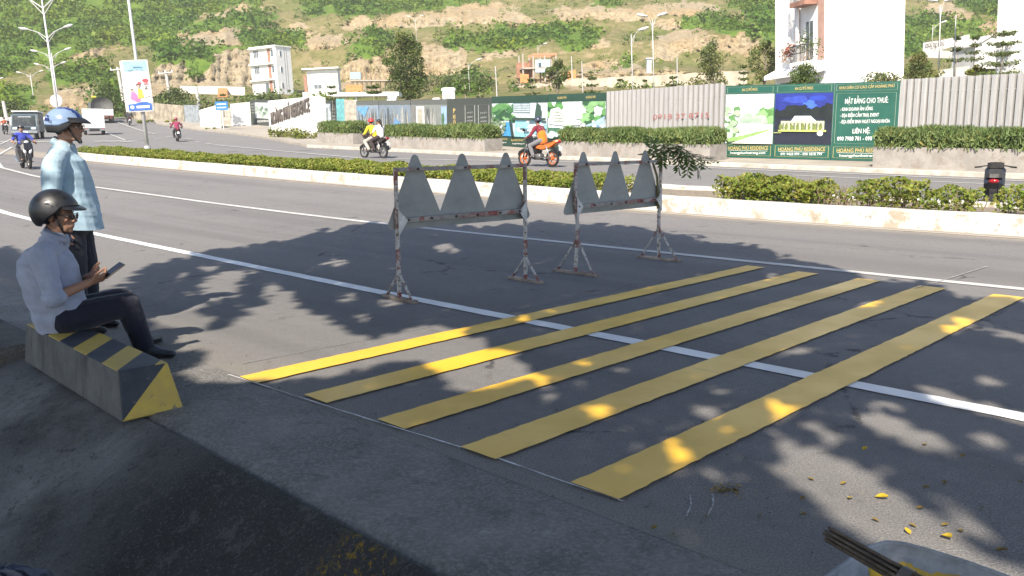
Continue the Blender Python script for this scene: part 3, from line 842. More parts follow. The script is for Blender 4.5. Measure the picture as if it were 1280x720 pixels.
for (x, y, a, b) in ((676,476,10,7), (686,491,9,7), (723,484,9,7), (752,516,11,9), (886,516,14,8), (730,454,9,5), (1037,547,16,9), (1233,551,20,8), (902,539,12,7), (1018,534,14,6), (1106,590,14,7), (1196,412,16,6), (1206,402,12,5), (1282,575,9,10), (965,345,10,3), (1085,382,14,4), (1000,440,16,5), (655,400,8,3), (560,312,12,4), (420,330,12,4), (395,332,8,3), (1120,330,9,3), (1240,478,18,6)):
    HOLES.append([(x + a*math.cos(j*0.7854), y + b*math.sin(j*0.7854)) for j in range(8)])
def shade_mask(X, Y):
    """True where the crowns overhead must be closed"""
    c0 = CAMX.x*X + CAMX.y*Y - CAMX.z*HCAM; c1 = CAMF.x*X + CAMF.y*Y - CAMF.z*HCAM; c2 = CAMU.x*X + CAMU.y*Y - CAMU.z*HCAM
    ok = c1 > 0.6
    c1s = np.where(ok, c1, 1.0)
    u = 640 + FOC*c0/c1s; v = 360 - FOC*c2/c1s
    m = inpoly(u + (vnoise(u*0.12, v*0.3, 95)-0.5)*26, v + (vnoise(u*0.12, v*0.3, 96)-0.5)*6, SHADE)
    # ragged rim
    for h in HOLES:
        hx_ = sum(p[0] for p in h)/len(h); hy_ = sum(p[1] for p in h)/len(h); g_ = 1.38 if len(h) == 14 else (1.22 if len(h) > 8 else 1.35)
        wu = u + (vnoise(u*0.13, v*0.22, 91)-0.5)*14; wv_ = v + (vnoise(u*0.13, v*0.22, 92)-0.5)*7 + (vnoise(u*0.4, v*0.7, 94)-0.5)*6; wu = wu + (vnoise(u*0.4, v*0.7, 93)-0.5)*14
        m &= ~inpoly(wu, wv_, [(hx_+(p[0]-hx_)*g_, hy_+(p[1]-hy_)*g_) for p in h])
    for (x, y, a, b) in ((214, 386, 6, 3), (233, 376, 7, 3.5), (247, 365, 6, 3), (200, 391, 4, 3)): m |= ((u-x)/a)**2 + ((v-y)/b)**2 < 1
    return np.where(ok, m, True)
bark = mat('street_tree_bark', (0.16, 0.13, 0.10), 0.95, 0.4, 6, bump=0.9)
shade_leaf = leafmat('street_tree_leaves', (0.045, 0.085, 0.016), (0.085, 0.135, 0.025), 0.8)
NL = 330000
gx = RNG.uniform(-9, 12, NL); gy = RNG.uniform(-1.5, 15.5, NL)
gx = np.concatenate([gx, RNG.uniform(-4, 3, 150000)]); gy = np.concatenate([gy, RNG.uniform(-0.5, 8, 150000)])
keep = shade_mask(gx, gy); keep[NL:] &= (gx[NL:]*TD.x + gy[NL:]*TD.y) < 2.35      # closest over the verge
gx, gy = gx[keep], gy[keep]
gz = 4.4 + 3.2*fbm(gx*0.45, gy*0.45, 61) + RNG.random(len(gx))*1.0 - 0.5
lx = gx + SUN_DIR.x/SUN_DIR.z*gz; ly = gy + SUN_DIR.y/SUN_DIR.z*gz
nrm = RNG.normal(size=(len(gx), 3))*0.55 + np.array([SUN_DIR.x, SUN_DIR.y, SUN_DIR.z])*1.0
nrm /= np.linalg.norm(nrm, axis=1, keepdims=True)
LQ = leafquads(np.stack([lx, ly, gz], 1), nrm, 0.125, RNG, 0.7)
for (x0, x1, bx, by, lab) in ((-99, 0.8, -3.4, -1.6, 'broad leafy street tree behind the seated man, out over the lane'), (0.8, 99, 4.6, -3.4, 'broad leafy street tree by the barrow, out over the yellow bars')):
    sel = (gx >= x0) & (gx < x1)
    z0 = -0.75
    tr = empty('street_tree', (bx, by, z0), 0, 0, lab, 'tree', 'street trees along the pavement')
    mb = MB()
    top = Vector((bx*0.1, 1.0, 4.6 - z0))
    mb.tube([(0,0,-0.2), (0,0,0.3), (0.05,0.05,1.5), (0.02,0.2,3.0), (0.1,0.5,3.9)], [0.34,0.22,0.18,0.15,0.12], 12)
    ctr = np.stack([lx[sel], ly[sel], gz[sel]], 1)
    for q in np.where((ctr[:, 1] < 3.5))[0][RNG.integers(0, max(1, int((ctr[:, 1] < 3.5).sum())), 60)]:
        e = Vector(ctr[q]) - Vector((bx, by, z0)) - Vector((0, 0, 0.15))
        a = Vector((0.05, 0.25, 2.7 + random.random()*1.0)); m_ = a.lerp(e, 0.5) + Vector((0, 0, 0.5))
        pts = [a, a.lerp(m_, 0.5)+Vector((0,0,0.15)), m_, m_.lerp(e, 0.6)+Vector((0,0,0.1)), e]
        shp = np.array([list(pts[i].lerp(pts[i+1], q_/8) + Vector((bx, by, z0))) for i in range(4) for q_ in range(9)])
        if not shade_mask(shp[:, 0]-SUN_DIR.x/SUN_DIR.z*shp[:, 2], shp[:, 1]-SUN_DIR.y/SUN_DIR.z*shp[:, 2]).all(): continue      # boughs that would shade a sun patch are left out
        mb.tube(pts, [0.075, 0.06, 0.045, 0.03, 0.012], 7)
    mb.build('trunk', bark, tr, True)
    quadmesh('crown', LQ[sel] - np.array([bx, by, z0]), shade_leaf, tr)

# ================================================================== FENCE, HOARDINGS
galv = None
def corr_material():
    k = NT('corrugated_sheet')
    n = k.noise(3, 5, 0.7, stretch=(3, 1, 0.25))
    c = k.mix(k.mr(n, 0.3, 0.7), (0.325, 0.32, 0.31), (0.415, 0.41, 0.40))
    c = k.mix(k.mr(k.noise(6, 6, 0.75, stretch=(2, 1, 0.5)), 0.64, 0.72, 0, 0.5), c, (0.24, 0.17, 0.12))
    sx = k.n('ShaderNodeSeparateXYZ'); k.L(k.co, sx.inputs[0]); c = k.mix(k.mr(sx.outputs[1], 0.02, 0.085, 0, 0.75), c, (0.145, 0.138, 0.128))      # darker towards the back of the grooves
    k.col(c); k.rough(0.55); k.p.inputs['Metallic'].default_value = 0.15
    return k.m
corr_m = corr_material()
class Frame:
    """upright panel frame: local x to the right as seen from the road, y into the fence, z up"""
    def __init__(s, a, b):
        s.a = a; d = (b - a); d.z = 0; s.L = d.length; s.rz = math.atan2(d.y, d.x)
        s.dz = (b.z - a.z)
def fence_pts(u0, y0, u1, y1):
    a = D(u0, 150, y0); b = D(u1, 150, y1); a.z = float(zg(y0))+0.12; b.z = float(zg(y1))+0.12
    return a, b
def corrugated(u0, y0, u1, y1, h0, h1, label, m=None, pitch=0.26, name='corrugated_fence', group=None):
    a, b = fence_pts(u0, y0, u1, y1); f = Frame(a, b)
    e = empty(name, a, f.rz, 0, label, 'fence', group)
    V = []; F = []; n = int(f.L/(pitch/10)); k = 0
    for i in range(n+1):
        x = f.L*i/n; ph = (x/pitch) % 1.0
        y = 0.0 if ph < 0.56 else (0.09*min(1, (ph-0.56)/0.1) if ph < 0.66 else (0.09 if ph < 0.9 else 0.09*(1-(ph-0.9)/0.1)))
        sheet = int(x/0.9); jit = ((sheet*7919) % 13)/13*0.06
        zt = h0+(h1-h0)*x/f.L + jit + f.dz*x/f.L
        V += [(x, y, f.dz*x/f.L), (x, y, zt)]
        if i: F.append((2*i-2, 2*i, 2*i+1, 2*i-1))
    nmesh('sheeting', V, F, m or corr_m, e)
    mb = MB()
    for x in np.arange(0.3, f.L, 2.4):
        mb.bar((x, 0.09, f.dz*x/f.L-0.1), (x, 0.09, h0*0.97+(h1-h0)*x/f.L+f.dz*x/f.L), 0.05)
    for zz in (0.25, 0.85):
        mb.bar((0, 0.09, h0*zz), (f.L, 0.09, h1*zz+f.dz), 0.045)
    mb.build('frame', mat('fence_frame', (0.25, 0.24, 0.23), 0.6, 0.3), e)
    return e, f
def lin(u0, y0, u1, y1, u):
    """depth of the fence line where pixel column u meets it"""
    a, b = fence_pts(u0, y0, u1, y1)
    best = min((abs(proj(a.lerp(b, i/400))[0]-u), i) for i in range(401))[1]
    return a.lerp(b, best/400).y
# line of the fence
FL = [(1420, 24.2), (1280, 27.1), (1085, 31.0), (905, 34.4), (760, 39.3), (657, 43.6), (590, 50.5), (527, 62), (468, 71), (405, 80), (335, 92.5), (230, 106)]
FY = lambda u: float(np.interp(u, [p[0] for p in FL[::-1]], [p[1] for p in FL[::-1]]))
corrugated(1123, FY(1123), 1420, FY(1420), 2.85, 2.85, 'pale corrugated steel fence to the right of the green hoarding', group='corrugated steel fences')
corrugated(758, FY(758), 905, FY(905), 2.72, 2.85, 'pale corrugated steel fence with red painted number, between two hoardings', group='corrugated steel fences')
red_p = mat('red_spray_paint', (0.34, 0.13, 0.12), 0.8, 0.2)
a, b = fence_pts(758, FY(758), 905, FY(905)); f = Frame(a, b); fr = SC.collection.objects['corrugated_fence.001'] if 'corrugated_fence.001' in SC.collection.objects else None
text('lettering', '0918 37 8715', 0.32, red_p, fr, Matrix.Translation((f.L*0.66, -0.012, 1.5)) @ UPRIGHT, f.L*0.46, 0.002)

green_b = mat('hoarding_green', (0.010, 0.085, 0.060), 0.5, 0.15, 2)
dark_b = mat('hoarding_dark', (0.050, 0.060, 0.052), 0.55, 0.2, 2)
dgreen_b = mat('hoarding_dark_green', (0.018, 0.055, 0.036), 0.55, 0.2, 2)
gold = mat('gold_lettering', (0.50, 0.38, 0.14), 0.5, 0.1)
whitep = mat('white_print', (0.72, 0.73, 0.71), 0.5, 0.06)
frame_l = mat('pale_frame_line', (0.24, 0.30, 0.22), 0.5, 0.1)
pcol = {}
def P_(c):
    key = tuple(round(x, 3) for x in c)
    if key not in pcol: pcol[key] = mat('print_%d' % len(pcol), c, 0.5, 0.22, 3.5)
    return pcol[key]
def hoarding(name, a, b, h, base_m, label, group=None, tilt=0.0):
    f = Frame(a, b); e = empty(name, a, f.rz, 0, label, 'hoarding', group)
    V = [(0, 0, 0.02), (f.L, 0, f.dz+0.02), (f.L, 0, f.dz+h), (0, 0, h), (0, 0.05, 0.02), (f.L, 0.05, f.dz+0.02), (f.L, 0.05, f.dz+h), (0, 0.05, h)]
    nmesh('panel', V, [(0,1,2,3), (5,4,7,6), (3,2,6,7), (0,4,5,1), (0,3,7,4), (1,5,6,2)], base_m, e)
    return e, f
class Pic:
    """printed picture: flat patches a few millimetres apart on a hoarding face"""
    def __init__(s, f, x0, x1, z0, z1, h): s.f = f; s.x0 = x0; s.x1 = x1; s.z0 = z0; s.z1 = z1; s.V = []; s.F = []; s.M = []; s.mats = []; s.k = 0
    def poly(s, pts, c):
        m = P_(c)
        if m not in s.mats: s.mats.append(m)
        s.k += 1; b = len(s.V)
        for (u, v) in pts:
            x = s.x0 + (s.x1-s.x0)*u
            s.V.append((x, -0.006 - 0.0012*s.k, s.z0 + (s.z1-s.z0)*v + s.f.dz*x/s.f.L))
        s.F.append(tuple(range(b, len(s.V)))); s.M.append(s.mats.index(m))
    def blob(s, u, v, ru, rv, c, n=14, rag=0.35):
        s.poly([(min(1, max(0, u + ru*math.cos(2*math.pi*i/n)*(1+random.uniform(-rag, rag)))), min(1, max(0, v + rv*math.sin(2*math.pi*i/n)*(1+random.uniform(-rag, rag))))) for i in range(n)], c)
    def rect(s, u0, v0, u1, v1, c): s.poly([(u0, v0), (u1, v0), (u1, v1), (u0, v1)], c)
    def done(s, parent): return nmesh('picture', s.V, s.F, s.mats, parent, s.M)
def outline(f, e, x0, x1, z0, z1, m, w=0.02):
    mb = MB()
    k = f.dz/f.L
    for (xa, za, xb, zb) in ((x0, z0, x1, z0), (x0, z1, x1, z1), (x0, z0, x0, z1), (x1, z0, x1, z1)):
        mb.bar((xa, -0.004, za+k*xa), (xb, -0.004, zb+k*xb), w if xa != xb else w, 0.006 if xa != xb else w)
    return mb.build('border', m, e)
# --- the green hoarding on the right, three sheets
ye = {u: lin(1123, FY(1123), 905, FY(905), u) for u in (906, 968, 1041)}
def htext(e, f, body, size, m, x, z, w, al='CENTER', bold=0.0):
    return text('lettering', body, size, m, e, Matrix.Translation((x, -0.012, z + f.dz*x/f.L)) @ UPRIGHT, w, 0.002, al, bold)
for i, (u0, u1, lab) in enumerate(((906, 967.3, 'green hoarding sheet with a daytime villa picture'), (968, 1040.3, 'green hoarding sheet with a night picture of a lit building'), (1041, 1122.3, 'green hoarding sheet with white lettering listing what is for rent'))):
    y0 = lin(1123, FY(1123), 905, FY(905), u0); y1 = lin(1123, FY(1123), 905, FY(905), u1)
    a = D(u0, 150, y0); b = D(u1, 150, y1); a.z = float(zg(y0))+0.13; b.z = float(zg(y1))+0.13
    h = 2.78
    e, f = hoarding('hoarding', a, b, h, green_b, lab, 'green hoarding sheets')
    W = f.L
    outline(f, e, 0.08, W-0.08, 0.10, 0.50, gold, 0.012); outline(f, e, 0.08, W-0.08, h-0.29, h-0.06, frame_l, 0.012)
    htext(e, f, 'HOÀNG PHÚ RESIDENCE', 0.2, gold, W*0.5, 0.375, W*0.82, bold=0.002)
    htext(e, f, ('hoangphunhatrang.com', '091 9428 999 - 090 1818 799', 'hoangphunhatrang.com')[i], 0.14, whitep, W*0.5, 0.20, W*0.72, bold=0.001)
    mb = MB(); mb.bar((W*0.1, -0.006, 0.28), (W*0.9, -0.006, 0.28 + f.dz*0.8), 0.012, 0.01); mb.build('rule', whitep, e)
    htext(e, f, ('AN CƯ ĐỂ PHÚC', 'AN CƯ ĐỂ PHÚC', 'KHU DÂN CƯ CAO CẤP HOÀNG PHÚ')[i], 0.15, gold, W*0.5, h-0.175, W*(0.32, 0.32, 0.84)[i], bold=0.001)
    if i == 0:
        p = Pic(f, 0.02, W-0.02, 0.56, h-0.34, h)
        p.rect(0, 0, 1, 1, (0.58, 0.58, 0.575)); p.poly([(0.5, 0.56), (0.7, 0.62), (1, 0.74), (1, 0.4), (0.55, 0.42)], (0.16, 0.34, 0.12))
        for _ in range(10): p.blob(random.uniform(0.75, 1), random.uniform(0.45, 0.66), 0.09, 0.07, random.choice([(0.10, 0.25, 0.07), (0.22, 0.42, 0.16)]))
        p.poly([(0.28, 0.5), (0.45, 0.62), (0.85, 0.56), (0.9, 0.42), (0.35, 0.36)], (0.32, 0.42, 0.32)); p.rect(0.3, 0.24, 0.8, 0.42, (0.48, 0.50, 0.46))
        for q in range(9): p.rect(0.34+q*0.05, 0.42, 0.36+q*0.05, 0.5, (0.25, 0.36, 0.27))
        for _ in range(26): p.blob(random.uniform(0, 0.3), random.uniform(0.15, 0.72), 0.07, 0.06, random.choice([(0.10, 0.22, 0.08), (0.32, 0.46, 0.28), (0.55, 0.62, 0.52)]))
        p.poly([(0.05, 0.1), (0.3, 0.14), (0.95, 0.3), (0.9, 0.24), (0.3, 0.05), (0.1, 0.03)], (0.22, 0.36, 0.12)); p.poly([(0.15, 0), (1, 0), (1, 0.28), (0.5, 0.12)], (0.70, 0.69, 0.64))
        p.done(e)
    elif i == 1:
        p = Pic(f, 0.01, W-0.01, 0.56, h-0.34, h)
        p.rect(0, 0, 1, 1, (0.012, 0.016, 0.03)); p.rect(0, 0.62, 1, 1, (0.016, 0.028, 0.22)); p.blob(0.6, 0.76, 0.14, 0.12, (0.05, 0.13, 0.62)); p.blob(0.35, 0.88, 0.25, 0.07, (0.03, 0.06, 0.36)); p.blob(0.75, 0.9, 0.16, 0.06, (0.02, 0.05, 0.36))
        for _ in range(14): p.blob(random.uniform(0, 1), random.uniform(0.5, 0.72) if random.random() < 0.6 else 0.6, 0.13, 0.09, (0.008, 0.013, 0.014))
        p.rect(0.12, 0.28, 0.88, 0.46, (0.46, 0.50, 0.34)); p.poly([(0.3, 0.46), (0.36, 0.56), (0.64, 0.56), (0.74, 0.46)], (0.42, 0.50, 0.52))
        for q in range(11): p.rect(0.15+q*0.066, 0.29, 0.175+q*0.066, 0.42, (0.10, 0.11, 0.07))
        for q in range(8): p.blob(0.12+q*0.1, 0.34, 0.03, 0.06, (0.16, 0.20, 0.05))
        p.rect(0.08, 0.25, 0.92, 0.285, (0.40, 0.48, 0.12)); p.blob(0.82, 0.22, 0.05, 0.05, (0.70, 0.76, 0.74), 12, 0.1); p.rect(0, 0.22, 0.14, 0.235, (0.34, 0.38, 0.12))
        p.done(e)
    else:
        outline(f, e, 0.1, W-0.1, 0.62, h-0.38, frame_l, 0.012)
        htext(e, f, 'MẶT BẰNG CHO THUÊ:', 0.26, whitep, W*0.51, h-0.66, W*0.66, bold=0.001)
        for j, tx in enumerate(('- KINH DOANH ĂN UỐNG', '- ĐỊA ĐIỂM CẮM TRẠI, EVENT', '- ĐỊA ĐIỂM SINH HOẠT NGOẠI KHÓA')):
            ww = W*(0.50, 0.60, 0.77)[j]; htext(e, f, tx, 0.17, whitep, W*0.115+ww/2, h-0.94-0.22*j, ww, bold=0.002)
        htext(e, f, 'LIÊN HỆ:', 0.23, whitep, W*0.46, h-1.72, W*0.27, bold=0.003)
        htext(e, f, '090 7988 701 - 090 1818 799', 0.2, whitep, W*0.5, h-1.98, W*0.82, bold=0.003)
# --- the long dark hoarding with pool pictures
def greens(): return random.choice([(0.05, 0.16, 0.05), (0.10, 0.26, 0.08), (0.20, 0.38, 0.16), (0.03, 0.09, 0.04)])
def hoard_px(u0, u1, h, m, lab, group):
    a = D(u0, 150, FY(u0)); b = D(u1, 150, FY(u1)); a.z = float(zg(a.y))+0.13; b.z = float(zg(b.y))+0.13
    return hoarding('hoarding', a, b, h, m, lab, group)
def band(e, f, h, m):
    mb = MB(); W = f.L
    mb.add([(0.01, -0.004, h-0.36), (W-0.01, -0.004, h-0.36+f.dz), (W-0.01, -0.004, h-0.02+f.dz), (0.01, -0.004, h-0.02)], [(0,1,2,3)])
    mb.build('header_band', m, e)
GD = 'dark hoarding sheets of the long row'
e, f = hoard_px(685.5, 757.5, 2.66, dgreen_b, 'dark green hoarding sheet showing a white curved roof and trees', GD); W = f.L; h = 2.66
band(e, f, h, dgreen_b)
p = Pic(f, 0.0, W-0.02, 0.55, h-0.38, h)
p.rect(0, 0, 1, 1, (0.66, 0.70, 0.70)); p.rect(0, 0, 1, 0.3, (0.06, 0.14, 0.09))
for _ in range(40): p.blob(random.choice([random.uniform(0, 0.4), random.uniform(0.62, 1)]), random.uniform(0.35, 1), 0.07, 0.09, greens())
p.rect(0.3, 0.55, 0.62, 1.0, (0.68, 0.71, 0.70)); p.poly([(0.02, 0.4), (0.06, 0.8), (0.2, 0.86), (0.38, 0.62), (0.62, 0.46), (0.58, 0.38), (0.3, 0.36)], (0.62, 0.62, 0.58))
for q in range(4): p.poly([(0.05, 0.44+q*0.09), (0.2, 0.5+q*0.08), (0.4-q*0.03, 0.46+q*0.05), (0.2, 0.47+q*0.08)], (0.10, 0.16, 0.10))
p.poly([(0.64, 0), (0.66, 0.36), (0.82, 0.46), (1, 0.62), (1, 0)], (0.30, 0.42, 0.56))
for _ in range(18): p.blob(random.uniform(0.64, 1), random.uniform(0.1, 0.42), 0.035, 0.05, random.choice([(0.70, 0.72, 0.72), (0.14, 0.24, 0.40), (0.08, 0.18, 0.08)]))
for _ in range(12): p.blob(random.uniform(0, 0.6), random.uniform(0.02, 0.3), 0.06, 0.06, random.choice([(0.08, 0.18, 0.09), (0.42, 0.52, 0.50)]))
p.done(e); htext(e, f, 'HOÀNG PHÚ', 0.16, gold, W*0.25, h-0.19, W*0.16); htext(e, f, 'HOÀNG PHÚ', 0.16, gold, W*0.75, h-0.19, W*0.16)
e, f = hoard_px(615, 685, 2.64, dgreen_b, 'dark green hoarding sheet showing a pool with white parasols', GD); W = f.L; h = 2.64
band(e, f, h, dgreen_b)
p = Pic(f, 0.03, W-0.04, 0.55, h-0.38, h)
p.rect(0, 0, 1, 1, (0.62, 0.68, 0.70))
for _ in range(26): p.blob(random.uniform(0, 0.45), random.uniform(0.5, 1), 0.08, 0.09, greens())
p.rect(0.42, 0.72, 0.72, 1, (0.22, 0.30, 0.34))
for q in range(4): p.rect(0.43, 0.74+q*0.065, 0.71, 0.765+q*0.065, (0.58, 0.62, 0.62))
p.poly([(0.44, 0), (0.46, 0.5), (0.9, 0.56), (1, 0.4), (1, 0)], (0.26, 0.58, 0.66)); p.poly([(0.22, 0), (0.26, 0.42), (0.4, 0.44), (0.42, 0)], (0.06, 0.30, 0.58))
p.blob(0.86, 0.75, 0.06, 0.3, (0.04, 0.08, 0.06))
for _ in range(24): p.blob(random.uniform(0.45, 1), random.uniform(0.05, 0.52), 0.05, 0.04, random.choice([(0.72, 0.73, 0.72), (0.72, 0.73, 0.72), (0.10, 0.16, 0.20)]))
for _ in range(24): p.blob(random.uniform(0, 0.26), random.uniform(0.02, 0.55), 0.04, 0.06, random.choice([(0.10, 0.16, 0.09), (0.52, 0.56, 0.52), (0.22, 0.30, 0.18)]))
p.poly([(0.4, 0), (0.36, 0.5), (0.4, 0.5), (0.45, 0)], (0.02, 0.04, 0.03)); p.rect(0.42, 0.5, 1, 0.57, (0.04, 0.07, 0.05))
p.done(e)
for q in range(3): htext(e, f, 'RESIDENCE', 0.15, (gold, gold, mat('orange_lettering', (0.5, 0.2, 0.08)))[q], W*(0.0+0.17+0.33*q), 0.36, W*0.26); htext(e, f, 'hoangphunhatrang.com', 0.1, whitep, W*(0.17+0.33*q), 0.19, W*0.22)
e, f = hoard_px(560, 614, 2.6, dark_b, 'dark grey hoarding sheet with framed tablets and gold emblem letters', GD); W = f.L; h = 2.6
for (x0, x1) in ((0.44, 0.66), (0.74, 0.96)):
    outline(f, e, W*x0, W*x1, 0.62, h-0.4, mat('pale_grey_line', (0.34, 0.36, 0.34)), 0.035)
    for q, z in enumerate((h-0.85, h-1.1, h-1.32)): htext(e, f, ('PHÚ', 'RESIDENCE', 'HOÀNG')[q], 0.14, mat('grey_print', (0.36, 0.37, 0.36)), W*(x0+x1)/2, z, W*0.13)
for q in range(4): htext(e, f, 'PHÚC'[q], 0.36, gold, W*0.17, h-0.75-q*0.38, W*0.06, bold=0.02)
htext(e, f, 'RESIDENCE', 0.14, gold, W*0.6, 0.4, W*0.34)
pale = mat('hoarding_pale_grey', (0.22, 0.225, 0.215), 0.55, 0.25, 1.5)
for (u0, u1, lab, seedc) in ((514, 559.5, 'grey hoarding sheet with a faded picture of a doorway', 0), (474, 513.5, 'grey hoarding sheet with a faded picture of a blue glass tower', 1), (446, 473.5, 'grey hoarding sheet with pale sky picture, beside turquoise sheets', 2)):
    e, f = hoard_px(u0, u1, 2.6, dark_b, lab, GD); W = f.L; h = 2.6
    band(e, f, h, mat('hoarding_grey_band', (0.11, 0.12, 0.11), 0.6, 0.2))
    p = Pic(f, 0.0, W, 0.3, h-0.36, h)
    p.rect(0, 0, 1, 1, [(0.22, 0.24, 0.22), (0.19, 0.24, 0.29), (0.24, 0.30, 0.36)][seedc])
    for _ in range(30):
        q_ = random.random()*0.92
        p.poly([(q_, 0), (q_+0.045, 0), (q_+0.04+random.uniform(-0.06, 0.02), random.uniform(0.4, 1)), (q_, random.uniform(0.4, 1))], random.choice([(0.13, 0.145, 0.14), (0.32, 0.335, 0.31), (0.10, 0.18, 0.26), (0.36, 0.36, 0.335), (0.08, 0.09, 0.085)]))
    if seedc == 0:
        p.rect(0.0, 0.05, 0.16, 0.95, (0.20, 0.20, 0.19)); p.rect(0.17, 0, 0.42, 0.95, (0.62, 0.62, 0.58)); p.rect(0.22, 0.05, 0.36, 0.85, (0.42, 0.40, 0.32)); p.rect(0.86, 0.1, 1, 0.95, (0.30, 0.44, 0.60)); p.blob(0.9, 0.5, 0.05, 0.25, (0.06, 0.14, 0.06))
    if seedc == 1: p.poly([(0.4, 0), (0.55, 0.5), (0.8, 0.2), (0.8, 0)], (0.12, 0.26, 0.46))
    if seedc == 2: p.poly([(0, 0.9), (0.4, 0.5), (0.6, 0.95)], (0.14, 0.34, 0.60))
    p.done(e)
turq = mat('turquoise_sheet', (0.13, 0.36, 0.38), 0.6, 0.35, 4); greysh = mat('weathered_sheet', (0.40, 0.37, 0.31), 0.75, 0.4, 3)
corrugated(431, FY(431), 446, FY(446), 2.75, 2.7, 'weathered grey fence sheet between turquoise sheets and hoarding', greysh, 0.3, group='old fence sheets')
corrugated(421, FY(421), 431, FY(431), 2.85, 2.8, 'turquoise fence sheets beside the dark hoarding', turq, 0.3, group='old fence sheets')
e, f = hoard_px(404, 421, 2.7, dark_b, 'dark hoarding sheet with small tower picture beside the white sign wall', GD); W = f.L; h = 2.7
p = Pic(f, W*0.08, W*0.6, 0.7, h-0.3, h); p.rect(0, 0, 1, 1, (0.40, 0.44, 0.46)); p.rect(0.3, 0, 0.6, 0.8, (0.22, 0.26, 0.26)); p.rect(0.1, 0.1, 0.25, 0.6, (0.5, 0.5, 0.46)); p.done(e)
for q in range(5): htext(e, f, 'RESIDENCE', 0.2, mat('grey_print', (0.36, 0.37, 0.36)), W*0.8, h-0.5-q*0.3, W*0.2)
e, f = hoard_px(314, 341, 2.7, dark_b, 'dark hoarding sheet with white foliage picture left of the sign wall', GD); W = f.L; h = 2.7
p = Pic(f, W*0.22, W*0.98, 0.75, h-0.3, h); p.rect(0, 0, 1, 1, (0.50, 0.54, 0.52))
for _ in range(18): p.blob(random.random(), random.uniform(0, 0.7), 0.1, 0.12, random.choice([(0.12, 0.18, 0.14), (0.66, 0.68, 0.66), (0.3, 0.36, 0.3)]))
p.done(e)
for q in range(4): htext(e, f, 'HOÀNG PHÚ', 0.2, mat('grey_print', (0.36, 0.37, 0.36)), W*0.11, h-0.5-q*0.3, W*0.16)
htext(e, f, 'RESIDENCE', 0.3, whitep, W*0.6, 0.45, W*0.6)
# white plastered walls, sign wall, old walls further left
wall_w = mat('white_wall', (0.74, 0.735, 0.71), 0.85, 0.12, 2, (0.5, 0.46, 0.38), 0.15)
def wallseg(name, pts, thick, m, label, cat='wall', group=None, sink=0.1):
    """pts: (u, y, height) along the base line"""
    V = []; n = len(pts)
    for (u, y, h) in pts:
        p = D(u, 150, y); p.z = float(zg(y)) + 0.1
        d = Vector((p.x, p.y, 0)).normalized()*thick
        V += [p + Vector((0, 0, -sink)), p + Vector((0, 0, h)), p + d + Vector((0, 0, h)), p + d + Vector((0, 0, -sink))]
    F = []
    for i in range(n-1):
        a = 4*i; b = 4*i+4
        F += [(a, b, b+1, a+1), (a+1, b+1, b+2, a+2), (a+2, b+2, b+3, a+3)]
    F += [(0, 1, 2, 3), (4*n-1, 4*n-2, 4*n-3, 4*n-4)]
    c = Vector(V[0]); o = nmesh(name, [v - c for v in V], F, m); o.location = c
    return tag(o, label, cat, group)
wallseg('white_wall', [(250, 93, 1.7), (276, 88, 2.4)], 0.2, wall_w, 'short white wall panel left of the blue road sign')
wallseg('white_wall', [(289, 92, 2.35), (313.5, 93, 2.5)], 0.2, wall_w, 'white wall panel right of the blue road sign')
wallseg('gate_sheet', [(276.5, 93, 1.9), (288.5, 93, 1.9)], 0.06, greysh, 'rusty sheet gate between the two white wall panels', 'gate')
wallseg('hoarding', [(231, 104, 2.0), (249.5, 100, 2.1)], 0.06, mat('blue_grey_sheet', (0.26, 0.29, 0.31), 0.6, 0.4, 2), 'faded blue grey hoarding sheet beside the old brown fence', 'hoarding')
wallseg('old_fence', [(158, 117, 2.1), (190, 114, 2.1), (215, 108, 2.0), (230.5, 104.5, 1.95)], 0.08, mat('old_brown_sheet', (0.33, 0.29, 0.22), 0.85, 0.45, 1.2), 'old weathered brown sheet fence at the far left bend', 'fence')
sg = empty('sign_wall', G(338, 168), 0, 0, 'white wall with slanted dark raised lettering beside the hoardings', 'sign')
ya = G(338, 166).y - 6
ya = 76.0
A0 = D(337, 165, ya+2); B0 = D(403.5, 178, ya-10)
A0.z = float(zg(A0.y)) + 0.1; B0.z = float(zg(B0.y)) + 0.05
f = Frame(A0, B0); sg.location = A0; sg.rotation_euler = (0, 0, f.rz)
pxA = FOC/A0.y; pxB = FOC/B0.y
hA = HCAM - A0.z + (proj((A0.x, A0.y, HCAM))[1]-128)/pxA; hB = HCAM - B0.z + (proj((B0.x, B0.y, HCAM))[1]-124)/pxB
mb = MB(); mb.prism([(0, -0.2), (f.L, f.dz-0.2), (f.L, f.dz+hB), (f.L*0.92, f.dz+hB+0.15), (0, hA)], 0, 0.35); mb.build('wall', wall_w, sg)
mb = MB(); mb.box((f.L-0.35, -0.06, f.dz+hB/2-0.2), (0.7, 0.12, hB+0.4), bev=0.02); mb.build('pier', wall_w, sg)
slope = math.atan2(1.25, f.L)
tx = text('lettering', 'HOÀNG PHÚ RESIDENCE', 1.0, mat('dark_bronze_letters', (0.10, 0.085, 0.075), 0.6), sg, Matrix.Translation((f.L*0.44, -0.05, hA*0.50+0.12)) @ Matrix.Rotation(-slope*0.9, 4, 'Y') @ UPRIGHT @ Matrix.Diagonal((1, 1.5, 1, 1)), f.L*0.76, 0.05, 'CENTER', 0.02)
